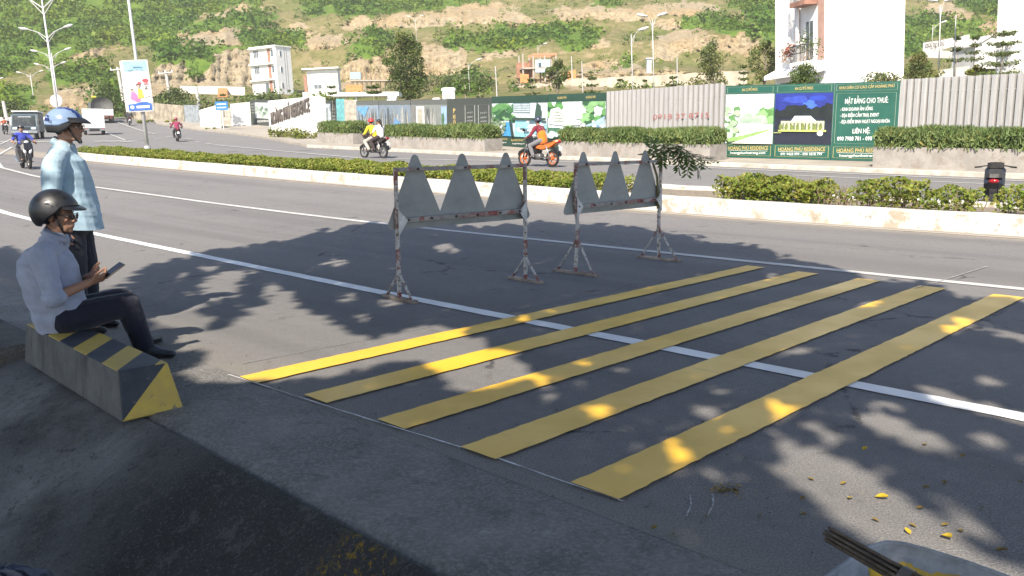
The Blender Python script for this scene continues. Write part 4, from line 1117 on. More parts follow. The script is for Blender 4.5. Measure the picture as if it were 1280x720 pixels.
# ---- blue road sign
def post_sign(u, v0, v1, y, wpx, label):
    p = D(u, v1, y); p.z = float(zg(y)); k = FOC/y
    e = empty('road_sign', p, 0, LEAN*0.4, label, 'sign')
    top = HCAM + (proj((p.x, y, HCAM))[1] - v0)/k - p.z
    mb = MB(); mb.tube([(0, 0, 0), (0, 0, top)], 0.06, 8); mb.build('post', mat('sign_post_grey', (0.5, 0.5, 0.5)), e)
    w = wpx/k; hh = (139-129)/k
    mb = MB(); mb.box((0, -0.09, top-hh/2), (w, 0.04, hh), bev=0.01); mb.build('plate', mat('sign_blue', (0.02, 0.16, 0.55), 0.4, 0.1), e)
    mb = MB()
    for r in range(2): mb.box((0.05*w, -0.118, top-hh*(0.3+0.4*r)), (w*0.62, 0.008, hh*0.12)); mb.add([(-0.42*w, -0.118, top-hh*(0.3+0.4*r)), (-0.3*w, -0.118, top-hh*(0.22+0.4*r)), (-0.3*w, -0.118, top-hh*(0.38+0.4*r))], [(0,1,2)])
    mb.build('arrows', whitep, e)
post_sign(280, 129, 164, 84, 15, 'small blue direction sign on a post between white walls')

# ================================================================== HEDGES, PLANTERS
hedge_c1, hedge_c2 = (0.11, 0.15, 0.026), (0.20, 0.23, 0.05)
median_leaf = leafmat('median_hedge_leaves', hedge_c1, hedge_c2, 2.2, True, 0.3)
def hedge_quads(ss0, ss1, t0, t1, h, n, size, seed, base=0.22, ragged=0.35):
    s = RNG.uniform(ss0, ss1, n); t = RNG.uniform(t0, t1, n)
    hh = h*(0.62 + ragged*1.4*(fbm(s*1.1, t*1.1, seed) - 0.25) + 0.25*(vnoise(s*4, t*4, seed+3)-0.5))
    edge = 1 - np.abs((t-(t0+t1)/2)/((t1-t0)/2))**3*0.45
    z = hh*edge*(1 - RNG.random(n)**2.2*0.85)
    X = RD.x*s + TD.x*t; Y = RD.y*s + TD.y*t
    P_ = np.stack([X, Y, zg(Y) + base + z], 1)
    nr_ = RNG.normal(size=(n, 3))*0.6 + np.array([-0.25, -0.35, 0.75]); nr_ /= np.linalg.norm(nr_, axis=1, keepdims=True)
    tb = 0.55 + 0.75*RNG.random(n)**0.8
    yl = RNG.random(n)
    tint = np.stack([tb*(0.8+0.5*yl), tb, tb*(0.6+0.4*yl)], 1)
    return leafquads(P_, nr_, size, RNG, 0.65), tint
def hedge(name, s0, s1, t0, t1, h, n, size, label, seed, stems=0, base=0.22, ragged=0.35, m=None, cat='hedge', group=None):
    c = S((s0+s1)/2, (t0+t1)/2, base)
    e = empty(name, c, 0, 0, label, cat, group)
    Q, tint = hedge_quads(s0, s1, t0, t1, h, n, size, seed, base, ragged)
    quadmesh('foliage', Q - np.array(c), m or median_leaf, e, tint)
    mb = MB()
    for _ in range(stems or max(6, int((s1-s0)*3))):
        s_, t_ = random.uniform(s0+0.05, s1-0.05), random.uniform(t0+0.1, t1-0.1); p = S(s_, t_, base-0.05) - c
        d = Vector((random.uniform(-0.12, 0.12), random.uniform(-0.12, 0.12), h*random.uniform(0.6, 1.0)))
        mb.tube([p, p+d*0.5+Vector((0.02, 0, 0)), p+d], [0.012, 0.009, 0.004], 5)
    mb.build('stem', mat('hedge_stems', (0.20, 0.15, 0.10), 0.9), e)
    return e
hedge('median_hedge', 12.5, 43.5, 14.3, 15.9, 0.42, 75000, 0.072, 'long low clipped hedge filling the white kerbed median', 71)
MG = 'loose bushes on the median'
hedge('median_bush', 11.1, 12.4, 14.35, 15.3, 0.46, 1000, 0.07, 'thin median bush seen between the boards of the right barrier', 72, 14, group=MG)
hedge('median_bush', 6.9, 8.9, 14.3, 15.5, 0.60, 5200, 0.068, 'dense median bush right of the barrier, left end of the row', 73, 30, group=MG)
hedge('median_bush', 6.25, 6.9, 14.3, 15.0, 0.48, 300, 0.066, 'sparse leggy median bush with bare stems, beside the dense one', 74, 24, ragged=0.6, group=MG)
hedge('median_bush', 5.1, 6.2, 14.25, 15.1, 0.54, 1500, 0.066, 'ragged median bush with a trailing sprig over the white kerb', 75, 30, ragged=0.5, group=MG)
hedge('median_bush', 4.25, 5.05, 14.25, 15.0, 0.48, 850, 0.066, 'ragged median bush left of the black scooter', 76, 20, ragged=0.5, group=MG)
hedge('median_bush', 2.4, 4.0, 14.25, 15.1, 0.50, 1700, 0.066, 'median bush at the right edge of the frame', 77, 22, ragged=0.5, group=MG)
plant_leaf = leafmat('planter_hedge_needles', (0.12, 0.16, 0.055), (0.20, 0.235, 0.09), 1.2, True, 0.3)
stone = mat('planter_concrete', (0.27, 0.25, 0.225), 0.85, 0.22, 2.5, (0.22, 0.19, 0.16), 0.25, bump=0.4)
def planter(s0, s1, t0, t1, hb, hp, label, seed, n, plabel, group='concrete planters on the far pavement'):
    c = S((s0+s1)/2, (t0+t1)/2); e = empty('planter', c, ROADROT, 0, label, 'planter', group)
    L = s1-s0; Wd = t1-t0
    slope = float(zg(S(s1, t0).y) - zg(S(s0, t0).y))/L
    mb = MB()
    def blk(x0, x1, y0, y1, z0, z1):
        V = [(x, y, z - slope*x) for z in (z0, z1) for x, y in ((x0, y0), (x1, y0), (x1, y1), (x0, y1))]
        mb.add(V, [(3,2,1,0), (4,5,6,7), (0,1,5,4), (1,2,6,5), (2,3,7,6), (3,0,4,7)])
    k = 0.12
    blk(-L/2, L/2, -Wd/2, -Wd/2+k, -0.1, hb); blk(-L/2, L/2, Wd/2-k, Wd/2, -0.1, hb); blk(-L/2, -L/2+k, -Wd/2+k, Wd/2-k, -0.1, hb); blk(L/2-k, L/2, -Wd/2+k, Wd/2-k, -0.1, hb)
    mb.build('box', stone, e)
    mb = MB(); blk(-L/2+k, L/2-k, -Wd/2+k, Wd/2-k, -0.1, hb-0.1); mb.build('soil', soil_m, e)
    h = empty('planter_hedge', c + Vector((0, 0, hb)), 0, 0, plabel, 'hedge', 'feathery hedges in the planters')
    s = RNG.uniform(s0+0.02, s1-0.02, n); t = RNG.uniform(t0-0.06, t1+0.06, n)
    hh = hp*(0.72 + 0.55*(fbm(s*0.9, t*0.9, seed)-0.3)) * (1-np.abs((t-(t0+t1)/2)/((t1-t0)/2+0.08))**4*0.35)
    z = hh*(1-RNG.random(n)**1.6*0.92)
    X = RD.x*s+TD.x*t; Y = RD.y*s+TD.y*t
    P_ = np.stack([X, Y, zg(Y)+hb-0.02+z], 1)
    # needles: thin upright blades fanning out
    d = RNG.normal(size=(n, 3))*0.45 + np.array([0, 0, 0.8]); d /= np.linalg.norm(d, axis=1, keepdims=True)
    side = np.cross(d, RNG.normal(size=(n, 3))); side /= np.linalg.norm(side, axis=1, keepdims=True)
    ln = (0.16 + 0.14*RNG.random(n))[:, None]; wd = 0.022
    Q = np.stack([P_-side*wd-d*ln*0.5, P_+side*wd-d*ln*0.5, P_+side*wd*0.3+d*ln*0.5, P_-side*wd*0.3+d*ln*0.5], 1)
    tb = 0.55 + 0.8*RNG.random(n); br = (RNG.random(n) < 0.08)
    tint = np.stack([tb*np.where(br, 1.3, 0.88), tb, tb*np.where(br, 0.8, 0.9)], 1)
    quadmesh('foliage', Q - np.array(h.location), plant_leaf, h, tint)
    mb = MB()
    for _ in range(int(L*5)):
        p = S(random.uniform(s0+0.15, s1-0.15), random.uniform(t0+0.15, t1-0.15), hb-0.1) - Vector(h.location)
        mb.tube([p, p+Vector((random.uniform(-0.05, 0.05), 0, hp*0.75))], [0.014, 0.006], 5)
    mb.build('stem', mat('hedge_stems', (0.2, 0.15, 0.1)), h)
planter(3.0, 11.4, 27.9, 29.1, 0.78, 0.70, 'long concrete planter at the right edge in front of the corrugated fence', 81, 26000, 'feathery hedge in the planter before the corrugated fence on the right')
planter(17.4, 24.9, 27.8, 29.0, 0.72, 0.64, 'concrete planter behind the barriers, right of the orange motorcycle', 82, 22000, 'feathery hedge right of the orange motorcycle')
planter(29.9, 38.2, 28.1, 29.3, 0.72, 0.70, 'concrete planter between the two passing motorcycles', 83, 16000, 'feathery hedge between the two passing motorcycles')
planter(42.6, 46.4, 29.4, 30.6, 0.75, 0.85, 'short concrete planter left of the couple on the motorcycle', 84, 6000, 'short feathery hedge left of the couple on the motorcycle')
# yellow green bushes before the sign wall
def bush(name, u, v, y, w, h, n, size, label, m, cat='bush', group=None):
    p = D(u, v, y); p.z = float(zg(y))
    e = empty(name, p, 0, 0, label, cat, group)
    nb = max(3, int(n/60)); cen = np.stack([RNG.uniform(-w/2, w/2, nb), RNG.uniform(-0.4, 0.4, nb)*min(w, 2), RNG.uniform(0.25, 0.75, nb)*h], 1)
    rad = np.stack([np.full(nb, min(w*0.3, h*0.55))]*2 + [np.full(nb, h*0.35)], 1)*RNG.uniform(0.7, 1.2, (nb, 1))
    Q = leafcloud(60, cen, rad, size, 0.5, RNG, 0.6, 0.4)
    tb = np.repeat(0.6+0.7*RNG.random(nb), 60)*(0.8+0.4*RNG.random(nb*60))
    quadmesh('foliage', Q, m, e, np.stack([tb, tb, tb], 1))
    mb = MB()
    for _ in range(5): mb.tube([(random.uniform(-w*0.3, w*0.3), 0, -0.1), (random.uniform(-w*0.4, w*0.4), 0, h*0.7)], [0.03, 0.01], 5)
    mb.build('stem', mat('hedge_stems', (0.2, 0.15, 0.1)), e)
    return e
yg = leafmat('yellow_green_leaves', (0.13, 0.17, 0.022), (0.20, 0.21, 0.035), 1.0, True)
bush('bush', 357, 172, 64, 2.6, 0.95, 900, 0.16, 'yellow green bush before the left half of the sign wall', yg, group='bushes before the sign wall')
bush('bush', 383, 174, 61, 1.9, 0.85, 700, 0.16, 'yellow green bush before the right half of the sign wall', yg, group='bushes before the sign wall')
bush('weeds', 196, 152, 104, 5, 0.5, 500, 0.2, 'low weeds along the old brown fence', yg, 'weeds')
bush('weeds', 266, 163, 86, 2, 0.35, 200, 0.16, 'low weeds at the foot of the left white wall panel', yg, 'weeds')
# ================================================================== TREES
tree_bark = mat('tree_bark', (0.20, 0.165, 0.13), 0.95, 0.4, 3, bump=0.6)
pale_bark = mat('pale_sapling_bark', (0.36, 0.31, 0.25), 0.9, 0.3, 3)
tl_dark = leafmat('dark_tree_leaves', (0.050, 0.085, 0.018), (0.100, 0.140, 0.032), 0.35, True)
tl_olive = leafmat('olive_tree_leaves', (0.13, 0.16, 0.05), (0.19, 0.21, 0.08), 0.35, True)
tl_mid = leafmat('mid_tree_leaves', (0.075, 0.115, 0.03), (0.12, 0.155, 0.045), 0.35, True)
def zpix(u, v, y): return D(u, v, y).z
def crown_tree(u, vbot, vtop, y, wpx, label, m, crown_from=0.25, n=2600, group=None, lumps=26, base=None, shape='oval', bark_m=None, seed=0, name='tree'):
    k = FOC/y; p = D(u, vbot, y)
    if base is not None: p.z = base
    H = zpix(u, vtop, y) - p.z; W = wpx/k
    e = empty(name, p, 0, LEAN*0.5, label, 'tree', group)
    rg = np.random.default_rng(seed+101); rr = random.Random(seed+5)
    zc0 = H*crown_from
    cen = []; rad = []
    for i in range(lumps):
        f_ = (i+0.5)/lumps; z = zc0 + (H-zc0)*(0.06+0.9*f_)
        prof = math.sin(math.pi*min(0.97, 0.12+0.85*f_))**0.7 if shape == 'oval' else (1.05-f_*0.85)
        a = rr.uniform(0, 6.28); r = W/2*prof*rr.uniform(0.15, 0.85)
        cen.append((r*math.cos(a), r*math.sin(a), z)); q = W*rr.uniform(0.13, 0.24)*(0.7+0.3*prof); rad.append((q, q, q*rr.uniform(0.6, 0.85)))
    cen = np.array(cen); rad = np.array(rad)
    per = max(20, n//lumps)
    Q = leafcloud(per, cen, rad, max(0.05, 2.6/k), 0.4, rg, 0.65, 0.35)
    tb = np.repeat(0.62+0.65*rg.random(lumps), per)*(0.75+0.5*rg.random(lumps*per)); yl = np.repeat(rg.random(lumps), per)
    quadmesh('crown', Q, m, e, np.stack([tb*(0.85+0.35*yl), tb, tb*0.9], 1))
    mb = MB(); r0 = max(0.05, W*0.032)
    mb.tube([(0, 0, -0.6), (0, 0, zc0*0.6), (W*0.02, 0, zc0+0.2*(H-zc0)), (0, W*0.02, zc0+0.75*(H-zc0))], [r0*1.25, r0, r0*0.8, r0*0.2], 8)
    for i in range(0, lumps, 2):
        c = Vector(cen[i]); a = Vector((0, 0, max(zc0*0.7, c.z - W*0.25)))
        mb.tube([a, a.lerp(c, 0.5)+Vector((0, 0, -W*0.02)), c], [r0*0.5, r0*0.3, r0*0.1], 5)
    mb.build('trunk', bark_m or tree_bark, e, True)
    return e
def tier_tree(u, vbot, vtop, y, wpx, label, m, tiers=4, n=900, group=None, start=0.35, seed=0, base=None, taper=0.55):
    """young tree with flat separate storeys of leaves"""
    k = FOC/y; p = D(u, vbot, y)
    if base is not None: p.z = base
    H = zpix(u, vtop, y) - p.z; W = wpx/k
    e = empty('young_tree', p, 0, LEAN*0.4, label, 'tree', group)
    rg = np.random.default_rng(seed+301); rr = random.Random(seed+9)
    Qs = []; T = []; mb = MB(); r0 = max(0.035, H*0.011)
    mb.tube([(0, 0, -0.5), (0.01*H, 0, H*0.5), (0, 0.01*H, H*0.97)], [r0*1.3, r0, r0*0.35], 7)
    for i in range(tiers):
        f_ = i/max(1, tiers-1); z = H*(start+(0.97-start)*f_); R_ = W/2*(1-taper*f_)*rr.uniform(0.85, 1.1)
        nbr = 5
        for b_ in range(nbr):
            a = 6.28*b_/nbr+rr.uniform(-0.4, 0.4)+i; L = R_*rr.uniform(0.65, 1.0); d = Vector((math.cos(a), math.sin(a), 0.16))
            mb.tube([(0, 0, z-0.04*H), Vector((0, 0, z-0.04*H))+d*L], [r0*0.5, r0*0.15], 5)
            c = np.array([[d.x*L*q, d.y*L*q, z-0.04*H+d.z*L*q+0.02*H] for q in (0.35, 0.65, 0.95)])
            q = np.array([[L*0.30, L*0.30, H*0.05]]*3)*rg.uniform(0.6, 1.35, (3, 1))
            per = max(8, n//(tiers*nbr*3))
            Qs.append(leafcloud(per, c, q, max(0.05, 2.4/k), 0.8, rg, 0.65, 0.0)); T.append(0.6+0.7*rg.random(len(Qs[-1])))
    t = np.concatenate(T)
    quadmesh('crown', np.concatenate(Qs), m, e, np.stack([t, t, t*0.9], 1))
    mb.build('trunk', pale_bark, e, True)
    return e
crown_tree(510, 134, 41, 84, 62, 'tall dark round leafed tree behind the hoarding, left of centre', tl_dark, 0.10, 7000, None, 40, seed=1)
TG = 'trees behind the corrugated fence'
crown_tree(889, 126, 53, 70, 62, 'loose olive tree behind the numbered corrugated fence', tl_olive, 0.18, 2600, TG, 22, shape='cone', seed=2)
crown_tree(955, 118, 50, 66, 48, 'olive tree just left of the balconied building', tl_olive, 0.25, 2400, TG, 22, seed=3)
crown_tree(1004, 120, 82, 44, 54, 'low spreading tree before the balconied building', tl_mid, 0.05, 2600, TG, 20, seed=4)
crown_tree(1150, 106, 66, 52, 48, 'rounded olive tree right of the blank white building wall', tl_olive, 0.05, 3000, TG, 24, seed=5)
crown_tree(1219, 106, 82, 50, 24, 'small bright yellow green tree above the right corrugated fence', leafmat('bright_leaves', (0.12, 0.15, 0.02), (0.18, 0.19, 0.03), 0.4, True), 0.1, 900, TG, 12, seed=6)
crown_tree(1100, 108, 94, 46, 60, 'low row of shrubs at the foot of the blank white wall', tl_olive, 0.0, 1500, TG, 16, seed=7, name='shrub')
crown_tree(697, 122, 76, 92, 36, 'dark young tree before the unfinished brick building', tl_dark, 0.30, 1600, TG, 16, seed=8)
YG = 'young tiered trees behind the hoardings'
tier_tree(1250, 108, 40, 46, 54, 'young tree with flat leaf tiers at the right edge', tl_mid, 5, 2600, YG, 0.22, 1, taper=0.45)
tier_tree(1193, 104, 45, 70, 26, 'tiered tree right of the tall lamp post, farther back', tl_mid, 3, 700, YG, 0.5, 2)
tier_tree(1216, 98, 45, 76, 26, 'tiered tree before the gabled white house', tl_mid, 4, 700, YG, 0.45, 3)
tier_tree(740, 128, 97, 74, 26, 'small tiered sapling above the hoarding with the curved roof', tl_mid, 3, 600, YG, 0.4, 4)
tier_tree(841, 124, 96, 64, 26, 'small tiered sapling left of the loose olive tree', tl_mid, 3, 600, YG, 0.3, 5)
tier_tree(929, 117, 82, 60, 20, 'tiered sapling between the two olive trees', tl_mid, 4, 600, YG, 0.3, 6)
tier_tree(582, 134, 88, 74, 26, 'tiered sapling right of the tall dark tree', tl_mid, 3, 700, YG, 0.45, 7)
tier_tree(665, 130, 99, 78, 24, 'tiered sapling above the dark tablets hoarding', tl_mid, 3, 500, YG, 0.4, 8)
tier_tree(468, 140, 108, 72, 26, 'flat topped sapling before the white canopy', tl_mid, 2, 700, YG, 0.75, 9, taper=0.2)
tier_tree(416, 135, 108, 78, 22, 'flat topped sapling above the white sign wall', tl_mid, 3, 500, YG, 0.4, 10)
tier_tree(280, 140, 118, 90, 18, 'thin sapling above the blue road sign', tl_mid, 2, 300, YG, 0.6, 11)
for i, (u, vb, vt, y, w, lab) in enumerate(((775, 124, 99, 80, 18, 'spindly sapling behind the left end of the numbered fence'), (1016, 62, 42, 60, 16, 'potted tree standing on the balcony canopy'),
                                     (600, 128, 104, 90, 20, 'spindly sapling right of the white gate pillar'), (1015, 112, 92, 70, 22, 'sapling behind the green hoarding'), (806, 122, 100, 90, 14, 'spindly sapling between the two tall lamp posts'))):
    if i == 1: continue
    tier_tree(u, vb, vt, y, w, lab, tl_mid, 3, 360, YG, 0.3, 20+i)
for i, (u, v, y, w, h, lab) in enumerate(((145, 149, 116, 5.0, 5.6, 'big dark bush at the bend beside the tarpaulin truck'), (236, 138, 112, 5.5, 3.0, 'round bush behind the old brown fence'), (216, 136, 116, 3.5, 2.8, 'bush under the tan cutting behind the old fence'),
                                      (12, 149, 124, 3.5, 2.8, 'dark bush at the far left roadside'), (545, 112, 140, 9.0, 3.2, 'long dark thicket at the foot of the rock cutting'), (330, 133, 120, 4, 2.0, 'bush above the white wall panel'), (593, 118, 130, 5, 3, 'bright bush below the rock cutting'))):
    e = bush('bush', u, v, y, w, h, 1400, 0.34, lab, tl_mid if i != 0 else tl_dark, group='bushes along the hill foot')
    e.location.z = D(u, v, y).z if i > 1 else e.location.z

# ================================================================== BUILDINGS
plaster = mat('white_plaster', (0.78, 0.775, 0.755), 0.8, 0.08, 1.2, (0.6, 0.57, 0.5), 0.08)
brown_trim = mat('brown_cladding', (0.30, 0.155, 0.11), 0.7, 0.25, 2)
pink_trim = mat('pinkish_render', (0.46, 0.29, 0.23), 0.8, 0.15, 2)
glass = glassmat('dark_glass', (0.07, 0.085, 0.095))
steel_dark = mat('dark_railing', (0.03, 0.03, 0.032), 0.5, 0.2)
class House:
    """two visible walls meeting at the near corner; local x along the right wall, local y along the left wall (away)"""
    def __init__(s, name, corner, aR, LR, LL, z0, z1, label, m=plaster):
        s.e = empty(name, Vector((corner.x, corner.y, z0)), aR, LEAN, label, 'building')
        s.LR, s.LL, s.H = LR, LL, z1-z0
        mb = MB(); H = s.H
        mb.add([(0,0,0),(LR,0,0),(LR,LL,0),(0,LL,0),(0,0,H),(LR,0,H),(LR,LL,H),(0,LL,H)], [(3,2,1,0),(4,5,6,7),(0,1,5,4),(1,2,6,5),(2,3,7,6),(3,0,4,7)])
        mb.build('walls', m, s.e)
        s.parts = {}
    def left(s, y0, y1, z0, z1, m, name, out=0.03, dep=0.06):
        """box on the left wall (x = 0 plane)"""
        mb = MB(); mb.box((-out+dep/2-0.001, (y0+y1)/2, (z0+z1)/2), (dep, y1-y0, z1-z0)); return mb.build(name, m, s.e)
    def right(s, x0, x1, z0, z1, m, name, out=0.03, dep=0.06):
        mb = MB(); mb.box(((x0+x1)/2, -out+dep/2-0.001, (z0+z1)/2), (x1-x0, dep, z1-z0)); return mb.build(name, m, s.e)
def window(h, side, a0, a1, z0, z1, bars=1, fr=plaster):
    fn = h.left if side == 'L' else h.right
    w = fn(a0, a1, z0, z1, fr, 'window', 0.05, 0.08)
    mb = MB()
    n = bars+1
    for i in range(n):
        b0 = a0+0.06+(a1-a0-0.06)*i/n; b1 = a0+(a1-a0-0.06)*(i+1)/n
        if side == 'L': mb.box((-0.058, (b0+b1)/2, (z0+z1)/2), (0.02, b1-b0, z1-z0-0.12))
        else: mb.box(((b0+b1)/2, -0.058, (z0+z1)/2), (b1-b0, 0.02, z1-z0-0.12))
    mb.build('pane', glass, w)
# -- the big white building on the right with balconies
Yc = 50.0; cor = D(1034, 110, Yc); kk = FOC/Yc
z0 = float(zg(Yc)) - 0.3; ztop = 22.0
hb = House('white_building', cor, R(14), 5.25, 5.2, z0, ztop, 'tall white building with balconies and brown trim above the green hoarding')
zv = lambda v, y=Yc: D(1034, v, y).z - z0
FLR = 3.4; cz = zv(74)                      # canopy level
h = hb
for f0 in range(0, 4):
    zb = cz + FLR*f0
    h.left(2.45, 2.95, zb+0.1, zb+FLR-0.25, brown_trim, 'cladding', 0.04)
    window(h, 'L', 2.5, 2.9, zb+0.5, zb+FLR-0.7, 0)
    window(h, 'L', 1.0, 1.8, zb+0.05, zb+2.35, 1)
    mb = MB(); mb.box((-0.45, 1.4, zb-0.12), (0.9, 1.5, 0.26)); mb.build('balcony', brown_trim if f0 else plaster, h.e)
    mb = MB()
    for j in range(13): mb.bar((-0.86, 0.68+1.44*j/12, zb), (-0.86, 0.68+1.44*j/12, zb+0.95), 0.03)
    for zz in (0.5, 0.95): mb.bar((-0.86, 0.67, zb+zz), (-0.86, 2.13, zb+zz), 0.04)
    for yy in (0.67, 2.13): mb.bar((-0.86, yy, zb+0.95), (0, yy, zb+0.95), 0.04)
    mb.build('railing', steel_dark, h.e)
    mb = MB(); mb.bar((-0.3, 2.28, zb), (-0.3, 2.28, zb+FLR), 0.16); mb.build('pillar', plaster, h.e)
h.left(0.02, 0.62, cz+0.05, ztop-z0-0.1, pink_trim, 'cladding', 0.035)
h.left(3.3, 4.1, cz+0.2, ztop-z0-0.1, plaster, 'pilaster', 0.18, 0.2)
mb = MB(); mb.prism([(-0.8, cz-0.75), (-0.8, cz-0.5), (0, cz-0.15), (0, cz-0.6)], -0.2, 5.2); mb.build('canopy', plaster, h.e)
h.left(0.5, 4.6, 0.3, cz-1.0, mat('dim_shopfront', (0.20, 0.20, 0.19), 0.5, 0.3), 'shopfront', 0.03)
# flowers in a pot on the balcony
bush('potted_plant', 983, 75, 52.5, 1.0, 1.0, 300, 0.12, 'red leaved potted plant on the lowest balcony', leafmat('red_leaves', (0.26, 0.07, 0.03), (0.34, 0.12, 0.05), 2, True), 'plant').location.z = D(983, 76, 52.5).z
bush('potted_plant', 1012, 62, 48.6, 1.2, 1.5, 300, 0.12, 'leafy potted shrub standing on the white canopy', tl_mid, 'plant').location.z = D(1012, 74, 48.6).z
# -- blank building at the right edge
Y2 = 47.0; c2 = D(1247, 110, Y2)
h2 = House('blank_building', c2, R(-34), 9.0, 6.0, float(zg(Y2))-0.3, 20, 'plain off white building wall at the right edge of the frame', mat('off_white_plaster', (0.66, 0.655, 0.63), 0.85, 0.05, 1))
# -- white villa on the terrace, three storeys
Yv = 168.0; cv = D(348.5, 116, Yv); kv = FOC/Yv
zb = cv.z - 0.3; Hh = (116-59)/kv
h3 = House('white_villa', cv, R(62), 4.2, 6.6, zb, zb+Hh, 'three storey white villa standing at the foot of the tan cutting')
h3.e.rotation_euler = (Matrix.Rotation(LEAN*0.6, 4, 'Y') @ Matrix.Rotation(R(62), 4, 'Z')).to_euler()
fl = Hh/3
for q in range(3):
    z_ = 0.3+fl*q
    if q == 0: window(h3, 'L', 2.2, 3.2, 0.3, 2.3, 0, mat('door_grey', (0.35, 0.34, 0.32)))
    else: window(h3, 'L', 4.3, 5.7, z_+0.8, z_+2.3, 2)
    window(h3, 'L', 0.5, 1.2, z_+0.8, z_+2.1, 0)
    window(h3, 'R', 1.0, 1.5, z_+0.9, z_+2.0, 0)
    mb = MB(); mb.box((-0.3, 3.6, fl*(q+1)-0.15), (0.6, 6.0, 0.22)); mb.build('slab', plaster, h3.e)
h3.left(1.35, 2.1, 0.3, Hh-0.4, brown_trim, 'cladding', 0.04)
for x in (2.3, 2.9): h3.right(x, x+0.15, 0.3, Hh, mat('grey_recess', (0.35, 0.35, 0.35)), 'recess', 0.02)
mb = MB(); mb.box((2.1, 3.3, Hh+0.12), (4.5, 6.9, 0.24)); mb.build('roof', plaster, h3.e)
# -- second white house with louvred sides
Y4 = 150.0; c4 = D(386, 118, Y4); k4 = FOC/Y4
h4 = House('louvred_house', c4, R(4), 5.2, 3.5, c4.z-0.4, c4.z+(118-89)/k4, 'low white house with grey louvred sides below the rocks')
for q in range(8):
    h4.right(3.9, 5.15, 0.5+q*0.45, 0.72+q*0.45, mat('grey_louvre', (0.36, 0.36, 0.35)), 'louvre', 0.05)
    h4.right(0.05, 0.6, 0.5+q*0.45, 0.72+q*0.45, mat('grey_louvre', (0.36, 0.36, 0.35)), 'louvre', 0.05)
h4.right(-0.6, -0.1, 0.2, 3.6, brown_trim, 'post', 0.1, 0.3)
mb = MB(); mb.box((2.4, 1.5, h4.H+0.1), (6.2, 4.4, 0.22)); mb.build('roof', plaster, h4.e)
window(h4, 'R', 1.0, 2.4, 1.2, 2.0, 1)
# -- unfinished brick building with a poster
Y5 = 150.0; c5 = D(667, 99, Y5); k5 = FOC/Y5
brick = mat('raw_brick', (0.30, 0.155, 0.10), 0.9, 0.3, 2); raw = mat('raw_concrete', (0.36, 0.32, 0.27), 0.9, 0.25, 1.5)
e5 = empty('unfinished_building', c5 - Vector((0, 0, 0.4)), R(10), LEAN*0.4, 'unfinished brick and concrete building with blue poster on the hill', 'building')
Hu = (99-66)/k5
mb = MB(); mb.box((0, 2, Hu*0.5), (0.3, 3.6, Hu*0.62)); mb.box((-1.3, 2.5, Hu*0.45), (2.4, 0.2, Hu*0.55)); mb.build('brick_wall', brick, e5)
for x in (-1.8, 0, 2.0, 4.0):
    for y in (0, 3.6): mb = MB(); mb.box((x, y, Hu/2), (0.25, 0.25, Hu)); mb.build('column', raw, e5)
mb = MB(); mb.box((1.1, 1.8, Hu*0.48), (6.2, 4.2, 0.25)); mb.build('floor_slab', raw, e5)
mb = MB(); mb.box((2.0, 0.0, Hu-0.15), (4.3, 0.3, 0.35)); mb.box((2.0, 3.6, Hu-0.15), (4.3, 0.3, 0.35)); mb.box((4.0, 1.8, Hu-0.15), (0.28, 3.5, 0.34)); mb.build('ring_beam', mat('orange_beam', (0.46, 0.22, 0.12), 0.8, 0.2), e5)
mb = MB(); mb.box((1.6, -0.25, Hu*0.55), (2.6, 0.06, 2.1)); ps = mb.build('poster', mat('poster_blue', (0.40, 0.56, 0.68), 0.5, 0.15, 1), e5)
mb = MB(); mb.box((1.1, -0.29, Hu*0.58), (0.5, 0.01, 0.8)); mb.box((1.5, -0.29, Hu*0.5), (1.0, 0.01, 0.18)); mb.build('print', mat('poster_print', (0.05, 0.07, 0.09)), ps)
orange_net = mat('orange_netting', (0.52, 0.22, 0.08), 0.8, 0.3, 2)
def lowwall(name, pts, thick, m, label, cat='wall', group=None):
    """pts: (u, vbottom, vtop, y)"""
    V = []; F = []
    for (u, vb, vt, y) in pts:
        a = D(u, vb, y); b = D(u, vt, y); d = Vector((a.x, a.y, 0)).normalized()*thick
        V += [a-Vector((0, 0, 0.6)), b, b+d, a+d-Vector((0, 0, 0.6))]
    n = len(pts)
    for i in range(n-1):
        a = 4*i; b = a+4; F += [(a, b, b+1, a+1), (a+1, b+1, b+2, a+2), (a+2, b+2, b+3, a+3)]
    F += [(0, 1, 2, 3), (4*n-1, 4*n-2, 4*n-3, 4*n-4)]
    c = Vector(V[0]); o = nmesh(name, [v-c for v in V], F, m); o.location = c
    return tag(o, label, cat, group)
lowwall('netting', [(650, 99, 92, 148), (661, 99, 93, 148)], 0.1, orange_net, 'orange netting left of the unfinished building', 'netting')
lowwall('netting', [(704, 96, 91, 149), (720, 94, 87, 149)], 0.1, orange_net, 'orange netting right of the dark young tree', 'netting')
lowwall('netting', [(432, 117, 106, 139), (453, 116, 106, 139)], 0.1, orange_net, 'orange netting under the scaffold platform', 'netting')
lowwall('container', [(272, 117, 110, 150), (284, 117, 110, 150)], 2.2, mat('orange_container', (0.50, 0.20, 0.08), 0.6, 0.2), 'small orange container on the terrace left of the villa', 'container')
cream_rock = mat('cream_stone', (0.42, 0.365, 0.285), 0.9, 0.3, 0.6, (0.28, 0.22, 0.15), 0.2, bump=0.6)
pts = []
rr = random.Random(3)
for u in range(640, 935, 6):
    vb = float(np.interp(u, [640, 700, 800, 934], [112, 111, 109, 103])); vt = float(np.interp(u, [640, 690, 700, 800, 934], [108, 104, 99, 95, 88]))
    pts.append((u, vb+1, vt + rr.uniform(-1.6, 1.6)*(1 if u < 760 else 0.25), 143 + (u-640)*-0.02))
lowwall('retaining_wall', pts, 0.8, cream_rock, 'long cream stone retaining wall above the hoardings')
